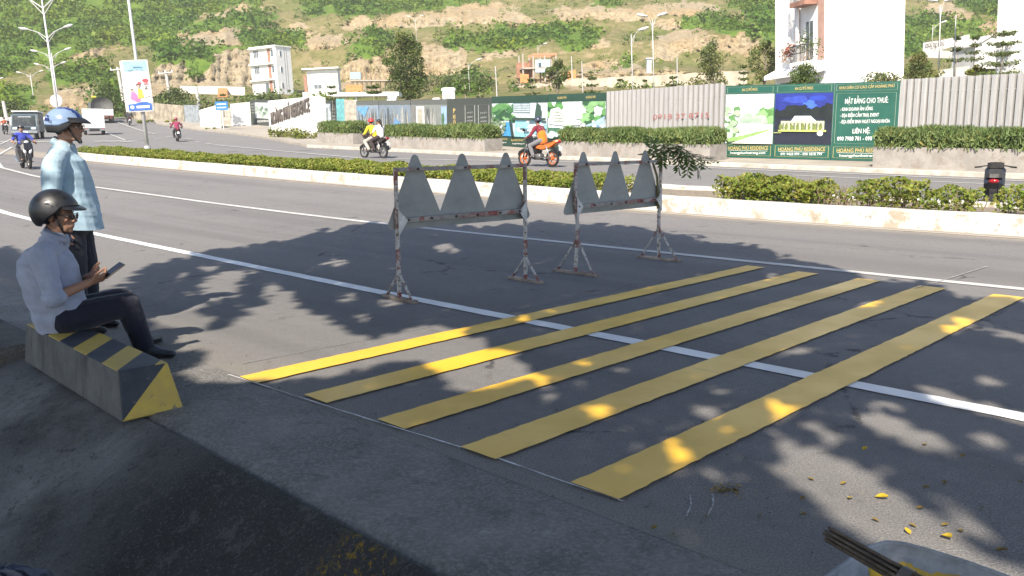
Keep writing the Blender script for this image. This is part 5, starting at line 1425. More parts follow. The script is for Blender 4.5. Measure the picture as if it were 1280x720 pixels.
lowwall('retaining_wall', [(225, 112, 107.5, 152), (270, 113.5, 108, 152), (306, 115, 109, 152)], 0.4, mat('pale_wall', (0.58, 0.55, 0.48), 0.9, 0.15, 1), 'low pale wall left of the white villa')
lowwall('retaining_wall', [(1154, 59, 53.5, 130), (1175, 57.5, 50.5, 130), (1212, 48, 43, 130)], 0.5, mat('pale_grey_render', (0.52, 0.515, 0.50), 0.85, 0.1, 1), 'white hillside wall with dark lettering, right of the blank wall')
a = D(1157, 59, 129.6); b = D(1180, 57, 129.6); f = Frame(a, b)
tw = text('lettering', 'Hoàng Phú', 1.2, mat('dark_bronze_letters', (0.1, 0.085, 0.075)), SC.collection.objects['retaining_wall.002'], Matrix.Identity(4), (b-a).length, 0.03)
tw.data.transform(Matrix.Translation((a+b)/2 + Vector((0, 0, 0.35)) - Vector(SC.collection.objects['retaining_wall.002'].location)) @ Matrix.Rotation(f.rz, 4, 'Z') @ Matrix.Rotation(-R(5), 4, 'Y') @ UPRIGHT)
lowwall('garden_wall', [(1155, 66, 61, 112), (1190, 67, 64, 112), (1216, 67, 65, 112)], 0.4, mat('grey_render', (0.40, 0.395, 0.38), 0.85, 0.15, 1), 'low white wall below the lettered hillside wall')
lowwall('boundary_wall', [(1172, 92, 88, 84), (1212, 90, 82, 84)], 0.3, mat('grey_render', (0.4, 0.395, 0.38)), 'pale boundary wall behind the tall lamp posts at the right')
# gabled white house, right
cg = D(1218, 75, 105); eg = empty('gabled_house', cg - Vector((0, 0, 1.0)), R(2), 0, 'small gabled white house left of the plain building at the right edge', 'building')
mb = MB(); mb.prism([(0, 0), (4.6, 0), (4.6, 3.0), (1.8, 3.7), (0, 2.6)], 0, 5); mb.build('walls', mat('pale_grey_render', (0.52, 0.515, 0.50)), eg)
mb = MB(); mb.prism([(-0.2, 2.55), (1.8, 3.76), (4.8, 3.06), (4.8, 3.2), (1.8, 3.92), (-0.2, 2.7)], -0.2, 5.2); mb.build('roof', mat('pale_roof', (0.55, 0.53, 0.5)), eg)
# gate pillars and white canopy behind the dark hoarding
for (u0, u1, vt, y, lab) in ((555.5, 570, 110, 74, 'stepped white gate pillar behind the dark hoarding'), (543, 551, 122.5, 74, 'short white gate post behind the dark hoarding'), (488, 497, 119, 72, 'white post under the right end of the canopy')):
    p = D((u0+u1)/2, 140, y); p.z = float(zg(y)); hh = zpix(u0, vt, y)-p.z; w = (u1-u0)/FOC*y
    e = empty('gate_pillar', p, 0, LEAN*0.5, lab, 'pillar', 'white gate pillars'); mb = MB(); mb.box((0, 0, hh/2), (w, w, hh), bev=0.03); mb.box((0, 0, hh-0.15), (w*1.15, w*1.15, 0.18)); mb.build('shaft', plaster, e)
    if vt < 115:
        mb = MB(); mb.box((0, -w/2-0.01, hh*0.8), (w*0.5, 0.04, 0.5)); mb.build('inset', mat('grey_recess', (0.35, 0.35, 0.35)), e)
pc = D(420, 140, 80); pc.z = float(zg(80))
e = empty('canopy', pc, 0, 0, 'long flat white canopy on posts behind the sign wall', 'canopy'); hh = zpix(440, 118, 80)-pc.z; L = 82/FOC*80
mb = MB(); mb.box((L/2-0.3, 0.8, hh), (L, 2.4, 0.35)); mb.build('roof', plaster, e); mb = MB()
for x in (0.3, 1.9, 4.8, 5.4): mb = MB(); mb.bar((x, 0, 0), (x, 0, hh), 0.14); mb.build('post', plaster, e)
# scaffold platform on the rocks
cs = D(440, 117, 146); es = empty('scaffold', cs, R(3), 0, 'bamboo and steel scaffold platform with blue sheet on the rocks', 'scaffold'); k6 = FOC/146
mb = MB()
for x in np.linspace(0, 6.2, 9):
    for pl_ in ([(x, 0, 0), (x+rr.uniform(-0.1, 0.1), 0, 3.2+rr.uniform(0, 1.6))], [(x, 2, 0), (x, 2, 3.0)]): mb = MB(); mb.tube(pl_, 0.06, 5); mb.build('pole', mat('scaffold_pole', (0.22, 0.17, 0.12)), es)
mb = MB(); mb.box((3.1, 1, 2.1), (6.6, 2.4, 0.22)); mb.build('deck', raw, es)
mb = MB(); mb.box((0.7, -0.1, 2.9), (1.7, 0.1, 1.1)); mb.build('sheet', mat('blue_sheet', (0.30, 0.48, 0.60)), es)
# sign board and odd small structures
lowwall('notice_board', [(378, 122, 115, 100), (389, 122, 115, 100)], 0.1, mat('grey_board', (0.42, 0.42, 0.44)), 'small grey notice board above the sign wall', 'sign')
lowwall('notice_board', [(384, 121, 115.5, 99.5), (388, 121, 115.5, 99.5)], 0.05, mat('pink_board', (0.62, 0.34, 0.30)), 'small pink notice on the grey board', 'sign')
pt = D(811, 89, 140); e = empty('gate_post', pt-Vector((0, 0, 0.3)), 0, 0, 'pale blue grey gate post standing on the terrace between two lamp posts', 'pillar'); mb = MB(); mb.box((0, 0, 1.1), (0.75, 0.6, 2.2)); mb.box((0, 0, 2.25), (1.1, 0.9, 0.2)); mb.build('shaft', mat('blue_grey_stone', (0.42, 0.47, 0.50)), e)
# dark water tank / vehicle roof above the fence
pt = D(860, 120, 50); e = empty('tarpaulin_heap', pt-Vector((0, 0, 0.6)), 0, 0, 'dark grey sheeted heap showing above the numbered fence', 'heap'); mb = MB(); mb.prism([(-1, 0), (1.0, 0), (0.95, 0.95), (0.4, 1.05), (-0.3, 0.85), (-0.9, 0.72)], 0, 1.8, inset=0.06); mb.build('sheet', mat('dark_grey_sheet', (0.09, 0.09, 0.09), 0.8, 0.3), e)

# ================================================================== POLES AND LAMPS
pole_m = mat('galvanised_pole', (0.50, 0.50, 0.50), 0.5, 0.12, 2, metal=0.2); lamp_m = mat('lamp_housing', (0.62, 0.62, 0.60), 0.45, 0.1); cpole = mat('concrete_pole', (0.46, 0.44, 0.40), 0.9, 0.2, 2)
lens_m = mat('lamp_lens', (0.55, 0.55, 0.5), 0.2, 0.1)
def lamp(base, H, arms, label, arm=1.6, r=0.09, rz=0.0, group='tall street lamps', lean=LEAN, rise=0.5):
    e = empty('street_lamp', base, rz, lean, label, 'street lamp', group)
    mb = MB(); mb.tube([(0, 0, -0.1), (0, 0, H*0.5), (0, 0, H)], [r, r*0.75, r*0.5], 10); mb.build('pole', pole_m, e, True)
    mb = MB(); mb.tube([(0, 0, 0), (0, 0, 0.5)], [r*1.6, r*1.5], 10); mb.build('base', pole_m, e)
    for sg in arms:
        mb = MB(); mb.tube([(0, 0, H-0.6), (sg*arm*0.4, 0, H-0.25+rise*0.3), (sg*arm*0.75, 0, H-0.25+rise*0.75), (sg*arm, 0, H-0.25+rise)], [r*0.45, r*0.4, r*0.36, r*0.34], 7)
        mb.tube([(0, 0, H-1.0), (sg*arm*0.45, 0, H-0.25+rise*0.25)], r*0.25, 6); a_ = mb.build('arm', pole_m, e)
        mb = MB(); hx = sg*(arm+0.32); mb.ell((hx, 0, H-0.22+rise+0.05), (0.46, 0.15, 0.10), 12, 7, Matrix.Rotation(-sg*R(13), 3, 'Y')); hd = mb.build('lamp_head', lamp_m, e, True)
        mb = MB(); mb.ell((hx+sg*0.05, 0, H-0.22+rise+0.0), (0.30, 0.11, 0.085), 10, 6, Matrix.Rotation(-sg*R(13), 3, 'Y')); mb.build('lens', lens_m, hd, True)
    return e
def lamp_px(u, vtop, y, arms, label, **kw):
    p = D(u, vtop, y); z0 = kw.pop('z0', None)
    z0 = float(zg(y)) if z0 is None else z0
    lean = kw.get('lean', LEAN); Hh_ = p.z - z0
    base = Vector((p.x - math.sin(lean)*Hh_*1.0, y, z0))
    return lamp(base, Hh_/math.cos(lean), arms, label, **kw)
lamp_px(58, 39, 76, (-1, 1), 'double arm street lamp on the median, highest pair of white heads at the left')
lamp_px(64, 66, 100, (-1, 1), 'double arm street lamp, second pair of heads down at the left')
lamp_px(63, 82, 126, (-1, 1), 'double arm street lamp, lowest pair in the bunch at the left')
lamp_px(52, -2, 56, (-1, 1), 'double arm street lamp whose head touches the top left edge')
lamp_px(37.5, 92, 150, (-1, 1), 'lone double arm street lamp left of the bunched poles', z0=D(46, 150, 150).z, r=0.08)
lamp_px(-12, 101, 150, (-1, 1), 'street lamp cut by the left edge with one head showing', z0=D(-8, 156, 150).z, r=0.08)
# banner lamp post on the median
pb = S(36.95, 15.05, 0.2); lb = lamp(pb, 9.6, (-1, 1), 'pale street lamp post carrying a tall advertising banner', r=0.085)
kb = FOC/pb.y
bz = zpix(172, 139, pb.y)-pb.z; bt = zpix(172, 76, pb.y)-pb.z; bw = 29/kb
e = empty('banner', pb, R(12), LEAN-R(0.5), 'tall pole banner with blue foot, family picture and pale sky top', 'banner')
off = -0.02
mb = MB(); mb.box((off, -0.16, (bz+bt)/2), (bw, 0.05, bt-bz)); mb.build('panel', mat('banner_white', (0.52, 0.53, 0.535), 0.5, 0.05), e)
mb = MB(); mb.bar((off-bw/2, -0.16, bz), (off-bw/2, -0.16, bt), 0.06, 0.16); mb.bar((off+bw/2, -0.16, bz), (off+bw/2, -0.16, bt), 0.05); mb.bar((off-bw/2, -0.16, bt), (off+bw/2, -0.16, bt), 0.05); mb.bar((off-bw/2, -0.16, bz), (off+bw/2, -0.16, bz), 0.05)
for zz in (bz+0.2, bt-0.2): mb.bar((off-0.25, -0.12, zz), (off+0.25, -0.08, zz), 0.05)
mb.build('frame', pole_m, e)
class FF: pass
ff = FF(); ff.dz = 0; ff.L = 1
p = Pic(ff, off-bw/2+0.04, off+bw/2-0.04, bz+0.03, bt-0.03, 0)
p.rect(0, 0.8, 1, 1, (0.25, 0.42, 0.50)); p.poly([(0, 0.74), (0.5, 0.83), (1, 0.78), (1, 0.72), (0, 0.7)], (0.44, 0.51, 0.54))
p.poly([(0, 0), (1, 0), (1, 0.13), (0.8, 0.17), (0.55, 0.17), (0.3, 0.14), (0, 0.13)], (0.03, 0.11, 0.38)); p.blob(0.16, 0.07, 0.09, 0.035, (0.66, 0.68, 0.72), 12, 0.1); p.rect(0.34, 0.045, 0.9, 0.095, (0.66, 0.67, 0.70))
p.blob(0.86, 0.60, 0.13, 0.045, (0.55, 0.05, 0.06), 10, 0.15); p.rect(0.78, 0.52, 0.98, 0.545, (0.35, 0.1, 0.1)); p.rect(0.78, 0.48, 0.98, 0.495, (0.3, 0.32, 0.34))
p.poly([(0.14, 0.24), (0.2, 0.38), (0.36, 0.38), (0.58, 0.2), (0.4, 0.17)], (0.56, 0.16, 0.34)); p.blob(0.24, 0.42, 0.06, 0.03, (0.12, 0.07, 0.05)); p.blob(0.25, 0.40, 0.04, 0.02, (0.48, 0.30, 0.22))
p.poly([(0.46, 0.24), (0.5, 0.44), (0.66, 0.43), (0.72, 0.26)], (0.62, 0.48, 0.06)); p.blob(0.55, 0.52, 0.10, 0.05, (0.10, 0.05, 0.05)); p.blob(0.53, 0.49, 0.06, 0.03, (0.50, 0.32, 0.24)); p.blob(0.6, 0.56, 0.08, 0.025, (0.46, 0.08, 0.10))
p.poly([(0.76, 0.26), (0.8, 0.4), (0.92, 0.42), (0.98, 0.28)], (0.60, 0.58, 0.54)); p.blob(0.86, 0.44, 0.05, 0.025, (0.14, 0.10, 0.08))
# two lines of script
for li, (z_, n_, u0) in enumerate(((0.865, 9, 0.42), (0.815, 15, 0.16))):
    for j in range(n_):
        u_ = u0 + j*0.045; hgt = random.uniform(0.012, 0.028)
        p.poly([(u_, z_), (u_+0.026, z_), (u_+0.034, z_+hgt), (u_+0.01, z_+hgt*0.8)], (0.05, 0.12, 0.20))
pic = p.done(e)
pic.data.transform(Matrix.Translation((0, -0.186, 0)))
# lamps on the building plot
LG = 'lamp posts on the plot behind the fence'
def plot_lamp(u, vtop, y, arms, label, arm=1.2, vb=120, **kw):
    z0 = D(u, vb, y).z - 0.6
    return lamp_px(u, vtop, y, arms, label, arm=arm, group=LG, z0=z0, r=kw.get('r', 0.05), lean=LEAN*0.9)
plot_lamp(815.5, 24, 68, (-1, 1), 'tall lamp post with raised arms, right of the two behind the numbered fence', arm=0.45)
plot_lamp(789, 42.5, 66, (1,), 'single arm lamp post, left of the two behind the numbered fence', arm=0.6)
plot_lamp(1176, 6, 60, (-1, 1), 'tallest thin lamp post right of the blank white wall', vb=104, arm=0.3)
plot_lamp(1195, 18, 62, (), 'thin bare pole right of the tallest lamp post', vb=104)
plot_lamp(1166, 31, 120, (1,), 'small single arm lamp above the lettered hillside wall', vb=54)
plot_lamp(519, 22, 200, (-1, 1), 'far lamp behind the top of the tall dark tree', vb=55)
plot_lamp(585, 78, 120, (1,), 'faint single arm lamp right of the rock cutting', vb=122)
plot_lamp(672, 57, 170, (1,), 'small lamp above the unfinished building', vb=97)
PG = 'thin bare poles on the plot'
for (u, vt, y, vb, lab) in ((619, 83, 90, 128, 'bare thin pole above the dark tablets hoarding'), (714, 70, 100, 100, 'bare thin pole right of the unfinished building'), (727, 76, 110, 112, 'short bare pole above the hoarding with the pool'), (846, 72, 90, 120, 'bare thin pole left of the loose olive tree'), (1080, 90, 48, 110, 'thin pole standing before the blank white wall')):
    z0 = D(u, vb, y).z-0.5; pp = D(u, vt, y); Hh_ = pp.z-z0
    mb = MB(); mb.tube([(0, 0, 0), (0, 0, Hh_)], [0.06, 0.045], 7); o = mb.build('pole', pole_m); place(o, (pp.x+math.sin(-LEAN)*Hh_, y, z0), 0, LEAN*0.9); tag(o, lab, 'pole', PG)
# concrete power poles at the left
for (u, vt, vb, y, lab, arm_) in ((147, 84, 126, 122, 'thick concrete power pole left of the banner', True), (207, 88, 134, 118, 'concrete power pole with crossarm behind the banner', True), (245, 108, 134, 112, 'slanting pale concrete pole above the old hoarding', False), (4, 126, 158, 104, 'white marker post at the far left roadside', False)):
    z0 = D(u, vb, y).z - 0.4; pp = D(u, vt, y); Hh_ = pp.z-z0
    e = empty('power_pole', (pp.x+math.sin(-LEAN*2)*Hh_, y, z0), 0, LEAN*2.0, lab, 'pole', 'concrete poles at the bend')
    mb = MB(); mb.tube([(0, 0, 0), (0, 0, Hh_)], [0.26, 0.18], 9); mb.build('shaft', cpole, e)
    if arm_:
        mb = MB(); mb.box((0, -0.2, Hh_-0.3), (2.0, 0.1, 0.12)); c_ = mb.build('crossarm', pole_m, e); mb = MB()
        for x in (-0.9, 0, 0.9): mb.lathe([(0, 0), (0.06, 0), (0.08, 0.1), (0.05, 0.25), (0, 0.27)], (x, -0.2, Hh_-0.24), 8)
        mb.build('insulator', plaster, c_)
# white round road sign behind the poles
pp = D(72, 126, 100); e = empty('round_sign', (pp.x, pp.y, float(zg(100))), 0, LEAN, 'white round traffic sign behind the bunched lamp poles', 'sign')
hz = pp.z-float(zg(100)); mb = MB(); mb.tube([(0, 0, 0), (0, 0, hz)], 0.05, 7); mb.build('post', pole_m, e)
mb = MB(); mb.lathe([(0, 0.02), (0.7, 0.02), (0.7, -0.02), (0, -0.02)], (0, -0.08, hz), 24, Matrix.Rotation(R(90), 4, 'X')); mb.build('disc', mat('sign_white', (0.62, 0.66, 0.68), 0.4, 0.08), e)
# long low white barrier along the far left roadside
wallseg('roadside_barrier', [(-160, 103, 0.75), (0, 104, 0.75), (60, 104, 0.75)], 0.25, mat('white_barrier_paint', (0.66, 0.65, 0.61), 0.8, 0.1), 'long low white roadside barrier at the far left', 'barrier', sink=0.3)
# overhead cables on the left hillside
# ================================================================== CONCRETE BLOCK, DRAIN SLAB
def block_materials():
    k = NT('block_concrete')
    n = k.noise(4, 7, 0.7); st = k.noise(1.0, 5, 0.7, stretch=(5, 5, 0.9))
    c = k.mix(k.mr(n, 0.3, 0.7), (0.070, 0.072, 0.070), (0.125, 0.127, 0.121))
    c = k.mix(k.mr(st, 0.50, 0.68, 0, 0.75), c, (0.035, 0.034, 0.032)); k.col(c); k.rough(0.9); k.bump(k.noise(40, 5, 0.7), 0.6, 0.006)
    a = k.m
    def paint(name, stripes):
        k = NT(name); sx = k.n('ShaderNodeSeparateXYZ'); k.L(k.co, sx.inputs[0])
        if stripes: v = k.math('ADD', sx.outputs[0], k.math('MULTIPLY', sx.outputs[1], 1.25)); v = k.math('FRACT', k.math('MULTIPLY', k.math('ADD', v, 10.11), 2.05)); f_ = k.math('LESS_THAN', v, 0.47)
        else: f_ = k.math('GREATER_THAN', k.math('SUBTRACT', k.math('MULTIPLY', sx.outputs[1], 0.94), sx.outputs[2]), 0.0)
        n = k.noise(7, 6, 0.7); w = k.noise(16, 6, 0.75)
        ye = k.mix(k.mr(n, 0.3, 0.7), (0.50, 0.36, 0.055), (0.42, 0.30, 0.07)); ye = k.mix(k.mr(w, 0.56, 0.66, 0, 0.8 if not stripes else 0.35), ye, (0.12, 0.115, 0.09))
        bl = k.mix(k.mr(n, 0.3, 0.7), (0.022, 0.027, 0.036), (0.040, 0.046, 0.056)); bl = k.mix(k.mr(w, 0.60, 0.68, 0, 0.7), bl, (0.13, 0.125, 0.115))
        k.col(k.mix(f_, bl, ye)); k.rough(0.62); k.bump(k.noise(40, 4, 0.7), 0.3, 0.004)
        return k.m
    return [a, paint('block_top_paint', True), paint('block_end_paint', False)]
bc = (S(4.51, 1.60) + S(6.30, 1.60)) / 2
blk = empty('concrete_block', bc, ROADROT - R(1.2), 0, 'low concrete block painted in yellow and black stripes under the seated man', 'block')
L2 = 0.90; WB = 0.335; ins = 0.045; HB = 0.262
V = [(-L2, 0, 0), (L2, 0, 0), (L2, WB, 0), (-L2, WB, 0), (-L2+0.03, ins*0.5, HB), (L2-0.06, ins*0.5, HB), (L2-0.06, WB-ins, HB), (-L2+0.03, WB-ins, HB)]
bm_v = V; F = [(0, 1, 5, 4), (1, 2, 6, 5), (2, 3, 7, 6), (3, 0, 4, 7), (4, 5, 6, 7), (3, 2, 1, 0)]
bo = nmesh('body', V, F, block_materials(), blk, [0, 2, 0, 2, 1, 0])
bv = bo.modifiers.new('bevel', 'BEVEL'); bv.width = 0.012; bv.segments = 2; bv.limit_method = 'ANGLE'
ds = empty('drain_slab', S(7.1, 1.45, 0), ROADROT, 0, 'rough concrete kerb slab over a dark drain opening behind the block', 'slab')
mb = MB(); mb.box((-0.1, 0.12, -0.07), (1.3, 0.62, 0.26), bev=0.04); so = mb.build('slab', concrete_material('drain_concrete', (0.07, 0.067, 0.06), (0.15, 0.145, 0.13), (0.045, 0.043, 0.04), 2.5), ds)
mb = MB(); mb.box((-0.1, 0.05, -0.28), (1.2, 0.5, 0.16)); mb.build('opening', mat('drain_shade', (0.012, 0.011, 0.01), 0.95), ds)  # solid box coloured near black for the shade of the hollow

# ================================================================== BARRIERS
def post_material():
    k = NT('worn_red_white_post'); sx = k.n('ShaderNodeSeparateXYZ'); k.L(k.co, sx.inputs[0])
    n = k.noise(11, 6, 0.75); n2 = k.noise(26, 5, 0.7); b_ = k.math('ADD', k.math('MULTIPLY', sx.outputs[2], 2.6), k.math('MULTIPLY', k.noise(3, 4, 0.6), 0.5))
    band = k.math('LESS_THAN', k.math('FRACT', b_), 0.42)
    c = k.mix(band, (0.44, 0.43, 0.405), (0.20, 0.05, 0.042)); c = k.mix(k.mr(n, 0.48, 0.56, 0, 0.9), c, (0.42, 0.41, 0.39)); c = k.mix(k.mr(n2, 0.50, 0.60, 0, 0.9), c, (0.13, 0.075, 0.05)); c = k.mix(k.mr(k.noise(5, 5, 0.7), 0.52, 0.62, 0, 0.8), c, (0.20, 0.185, 0.17))
    k.col(c); k.rough(0.65); k.bump(n2, 0.3, 0.003); return k.m
post_m = post_material()
def plate_material():
    k = NT('bare_aluminium_plate'); n = k.noise(5, 6, 0.7); n2 = k.noise(1.6, 4, 0.6, stretch=(1, 1, 2.5))
    c = k.mix(k.mr(n, 0.3, 0.7), (0.23, 0.245, 0.24), (0.30, 0.315, 0.305)); c = k.mix(k.mr(n2, 0.5, 0.68, 0, 0.6), c, (0.17, 0.185, 0.18))
    k.col(c); k.rough(k.mr(n, 0.3, 0.7, 0.45, 0.6)); k.p.inputs['Metallic'].default_value = 0.25; return k.m
plate_m = plate_material(); bolt_m = mat('dark_bolt', (0.03, 0.028, 0.026), 0.5)
rail_m = mat('rusty_rail', (0.30, 0.29, 0.27), 0.65, 0.35, 9, (0.22, 0.05, 0.04), 0.32, 5, bump=0.3)
sign_red = mat('sign_red_film', (0.45, 0.03, 0.03), 0.4, 0.1); sign_yel = mat('sign_yellow_film', (0.6, 0.42, 0.03), 0.4, 0.1)
def rounded_tri(hw, h, r, n=6):
    pts = []
    for (cx, cy, a0) in ((hw-r*1.55, r, -90), (0, h-r*1.2, 30), (-hw+r*1.55, r, 150)):
        for i in range(n+1):
            a = R(a0 + 120*i/n); pts.append((cx + r*math.cos(a), cy + r*math.sin(a)))
    return pts
def barrier(a, b, ztop, zlow, zbrace, apex_h, label, phase=0.0, base_l=0.5, bend=0.0):
    d = b - a; W = d.length; rz = math.atan2(d.y, d.x)
    e = empty('sign_barrier', a, rz, 0, label, 'barrier', 'triangle board barriers on the road')
    def bent(x, z): return Vector((x + bend*math.sin(z*2.6)*(1 if x < 0.1 else -0.5), 0, z))
    for i, x in enumerate((0, W)):
        mb = MB(); zs = [0.02, zbrace, (zbrace+zlow)/2, zlow, ztop]
        for p, q in zip(zs[:-1], zs[1:]): mb.bar(bent(x, p) if p < zlow else (x, 0, p), bent(x, q) if q < zlow else (x, 0, q), 0.03)
        po = mb.build('post', post_m, e)
        mb = MB(); mb.box((x, 0, 0.014), (0.07, base_l, 0.028), bev=0.004); mb.build('foot_bar', mat('rusty_foot', (0.30, 0.25, 0.20), 0.8, 0.4, 8, (0.14, 0.08, 0.05), 0.4), po)
        for sg in (-1, 1):
            mb = MB(); mb.bar((x, sg*(base_l/2-0.05), 0.02), bent(x, zbrace) + Vector((0, sg*0.012, 0)), 0.018); mb.build('brace', post_m, po)
        # gusset at the lower rail
        mb = MB(); sg = 1 if i == 0 else -1
        mb.prism([(x, zlow-0.14), (x+sg*0.10, zlow), (x, zlow+0.10)], -0.030, -0.022); mb.build('gusset', mat('white_gusset', (0.55, 0.55, 0.53), 0.6, 0.3, 12), po)
    mb = MB(); mb.bar((0.0, 0, ztop-0.02), (W, 0, ztop-0.02), 0.036); mb.build('top_rail', rail_m, e)
    mb = MB(); mb.bar((0.0, 0, zlow), (W, 0, zlow), 0.04); mb.build('lower_rail', rail_m, e)
    hw = 0.335; sp = 0.545
    for j in range(3):
        cx = W*0.5 + (j-1)*sp + phase
        z0 = zlow - 0.085; h = apex_h - z0
        prof = [(cx+p[0], z0+p[1]) for p in rounded_tri(hw, h, 0.040)]
        yo = 0.024 + 0.004*(j % 2)
        mb = MB(); mb.prism(prof, yo, yo+0.004); pl = mb.build('triangle_board', plate_m, e)
        mb = MB(); mb.prism([(cx+(p[0]-cx)*0.97, z0+(p[1]-z0)*0.97+0.01) for p in prof], yo+0.0045, yo+0.006); mb.build('red_face', sign_red, pl)
        for bx, bz in ((cx, ztop-0.02), (cx-0.12, zlow), (cx+0.14, zlow)): mb = MB(); mb.tube([(bx, -0.034, bz), (bx, -0.018, bz)], 0.011, 8); mb.build('bolt', bolt_m, pl)
    return e
pa, pb_ = G(499.5, 376), G(657, 352)
barrier(pa, pb_, 1.215, 0.735, 0.245, 1.335, 'left barrier of three grey triangle boards, its near foot on the white line', 0.0, 0.52)
pa2, pb2 = G(719, 343), G(823.5, 325)
barrier(pa2, pb2, 1.205, 0.735, 0.375, 1.325, 'right barrier of three grey triangle boards with a leafy branch on its post', -0.06, 0.62, 0.035)
# the leafy branch stuck on the right barrier
bb = pb2 + Vector((0.0, 0, 0)); lb = empty('leafy_branch', bb, 0, 0, 'broken leafy branch tied to the top right corner of the right barrier', 'branch')
mb = MB(); Q = []
start = Vector((-0.16, 0.02, 1.24))
main = [start, start+Vector((0.18, 0.0, 0.10)), start+Vector((0.44, 0.02, 0.08)), start+Vector((0.70, 0.0, -0.10))]
mb.tube(main, [0.014, 0.012, 0.008, 0.003], 6); mb.tube([(-0.03, -0.03, 0.62), (-0.045, -0.03, 1.0), (-0.10, 0.0, 1.18), start], [0.016, 0.015, 0.014, 0.014], 6)
tw = []
rb = random.Random(5)
for i in range(32):
    t_ = 0.05 + 0.9*i/32; k0 = min(2, int(t_*3)); p = main[k0].lerp(main[k0+1], t_*3-k0)
    d = Vector((rb.uniform(-0.15, 0.55), rb.uniform(-0.5, 0.5), rb.uniform(-0.75, 0.35) if i > 3 else rb.uniform(0.0, 0.6))).normalized()*rb.uniform(0.16, 0.30)
    q = p + d + Vector((0, 0, -0.04)); mb.tube([p, p.lerp(q, 0.5)+Vector((0, 0, 0.015)), q], [0.005, 0.004, 0.002], 5)
    for j in range(11):
        c = p.lerp(q, (j+1.5)/12); sg = 1 if j % 2 else -1
        ax = (q-p).normalized(); sd = ax.cross(Vector((rb.uniform(-0.3, 0.3), rb.uniform(-0.3, 0.3), 1))).normalized()*sg
        tip = c + sd*0.080 + ax*0.035 + Vector((0, 0, -0.02)); wv_ = ax*0.021
        Q.append([c, c.lerp(tip, 0.5)-wv_, tip, c.lerp(tip, 0.5)+wv_])
mb.build('twigs', mat('green_twig', (0.10, 0.10, 0.04)), lb)
quadmesh('leaves', np.array([[list(v) for v in q] for q in Q]), leafmat('branch_leaves', (0.075, 0.125, 0.03), (0.12, 0.175, 0.045), 6), lb)

# ================================================================== PEOPLE
skin = mat('brown_skin', (0.27, 0.145, 0.095), 0.55, 0.12, 30); skin2 = mat('brown_skin_lighter', (0.33, 0.185, 0.125), 0.55, 0.12, 30)
hair_m = mat('black_hair', (0.012, 0.010, 0.009), 0.5, 0.3, 60); black_pl = mat('black_plastic', (0.012, 0.012, 0.013), 0.35, 0.2, 10)
def cloth(name, c, rough=0.85, weave=220, vary=0.14):
    if name in _mc: return _mc[name]
    k = NT(name); n = k.noise(9, 5, 0.65); w = k.noise(weave, 2, 0.5)
    cc = k.mix(k.mr(n, 0.3, 0.7), tuple(x*(1-vary) for x in c), tuple(min(1, x*(1+vary*0.5)) for x in c)); cc = k.mix(k.mr(w, 0.35, 0.65, 0, 0.12), cc, tuple(x*0.6 for x in c))
    k.col(cc); k.rough(rough); k.p.inputs['Specular IOR Level'].default_value = 0.2; k.p.inputs['Sheen Weight'].default_value = 0.15
    k.bump(k.noise(30, 5, 0.65), 0.35, 0.012); _mc[name] = k.m; return k.m
def hand(mb, wr, d, pn, sd, curl=0.6, thumb_up=0.5, s=1.0):
    """palm, four fingers and thumb; d fingers' direction, pn palm side, sd direction towards the thumb"""
    d = d.normalized(); pn = (pn - d*pn.dot(d)).normalized(); sd = (sd - d*sd.dot(d) - pn*sd.dot(pn)).normalized()
    mb.cap(wr, wr + d*0.03*s, 0.027*s, 0.034*s, 10, 0.62, pn); mb.cap(wr+d*0.025*s, wr+d*0.078*s, 0.036*s, 0.041*s, 12, 0.38, pn)
    for i, (off, L) in enumerate(((0.030, 0.070), (0.010, 0.078), (-0.010, 0.073), (-0.029, 0.058))):
        p = wr + d*0.078*s + sd*off*s; L *= s
        c1 = curl*(0.8+0.1*i); q = p + (d*math.cos(c1*0.7) + pn*math.sin(c1*0.7))*L*0.42
        r_ = q + (d*math.cos(c1*1.7) + pn*math.sin(c1*1.7))*L*0.33; t_ = r_ + (d*math.cos(c1*2.4) + pn*math.sin(c1*2.4))*L*0.27
        mb.cap(p - d*0.02*s, q, 0.0095*s, 0.0088*s, 8); mb.cap(q, r_, 0.0088*s, 0.0080*s, 8); mb.cap(r_, t_, 0.0080*s, 0.0066*s, 8)
    p = wr + d*0.028*s + sd*0.028*s; td = (sd*0.75 + d*0.55 + pn*(0.35-0.2*thumb_up)).normalized()
    q = p + td*0.038*s; r_ = q + (td*0.5 + d*0.8 + pn*0.25*(1-thumb_up)).normalized()*0.030*s; t_ = r_ + (td*0.35 + d*0.9 + pn*0.3*(1-thumb_up)).normalized()*0.024*s
    mb.cap(wr + d*0.02*s + sd*0.012*s, p, 0.018*s, 0.015*s, 8); mb.cap(p, q, 0.0135*s, 0.0115*s, 8); mb.cap(q, r_, 0.0112*s, 0.0100*s, 8); mb.cap(r_, t_, 0.0100*s, 0.0080*s, 8)
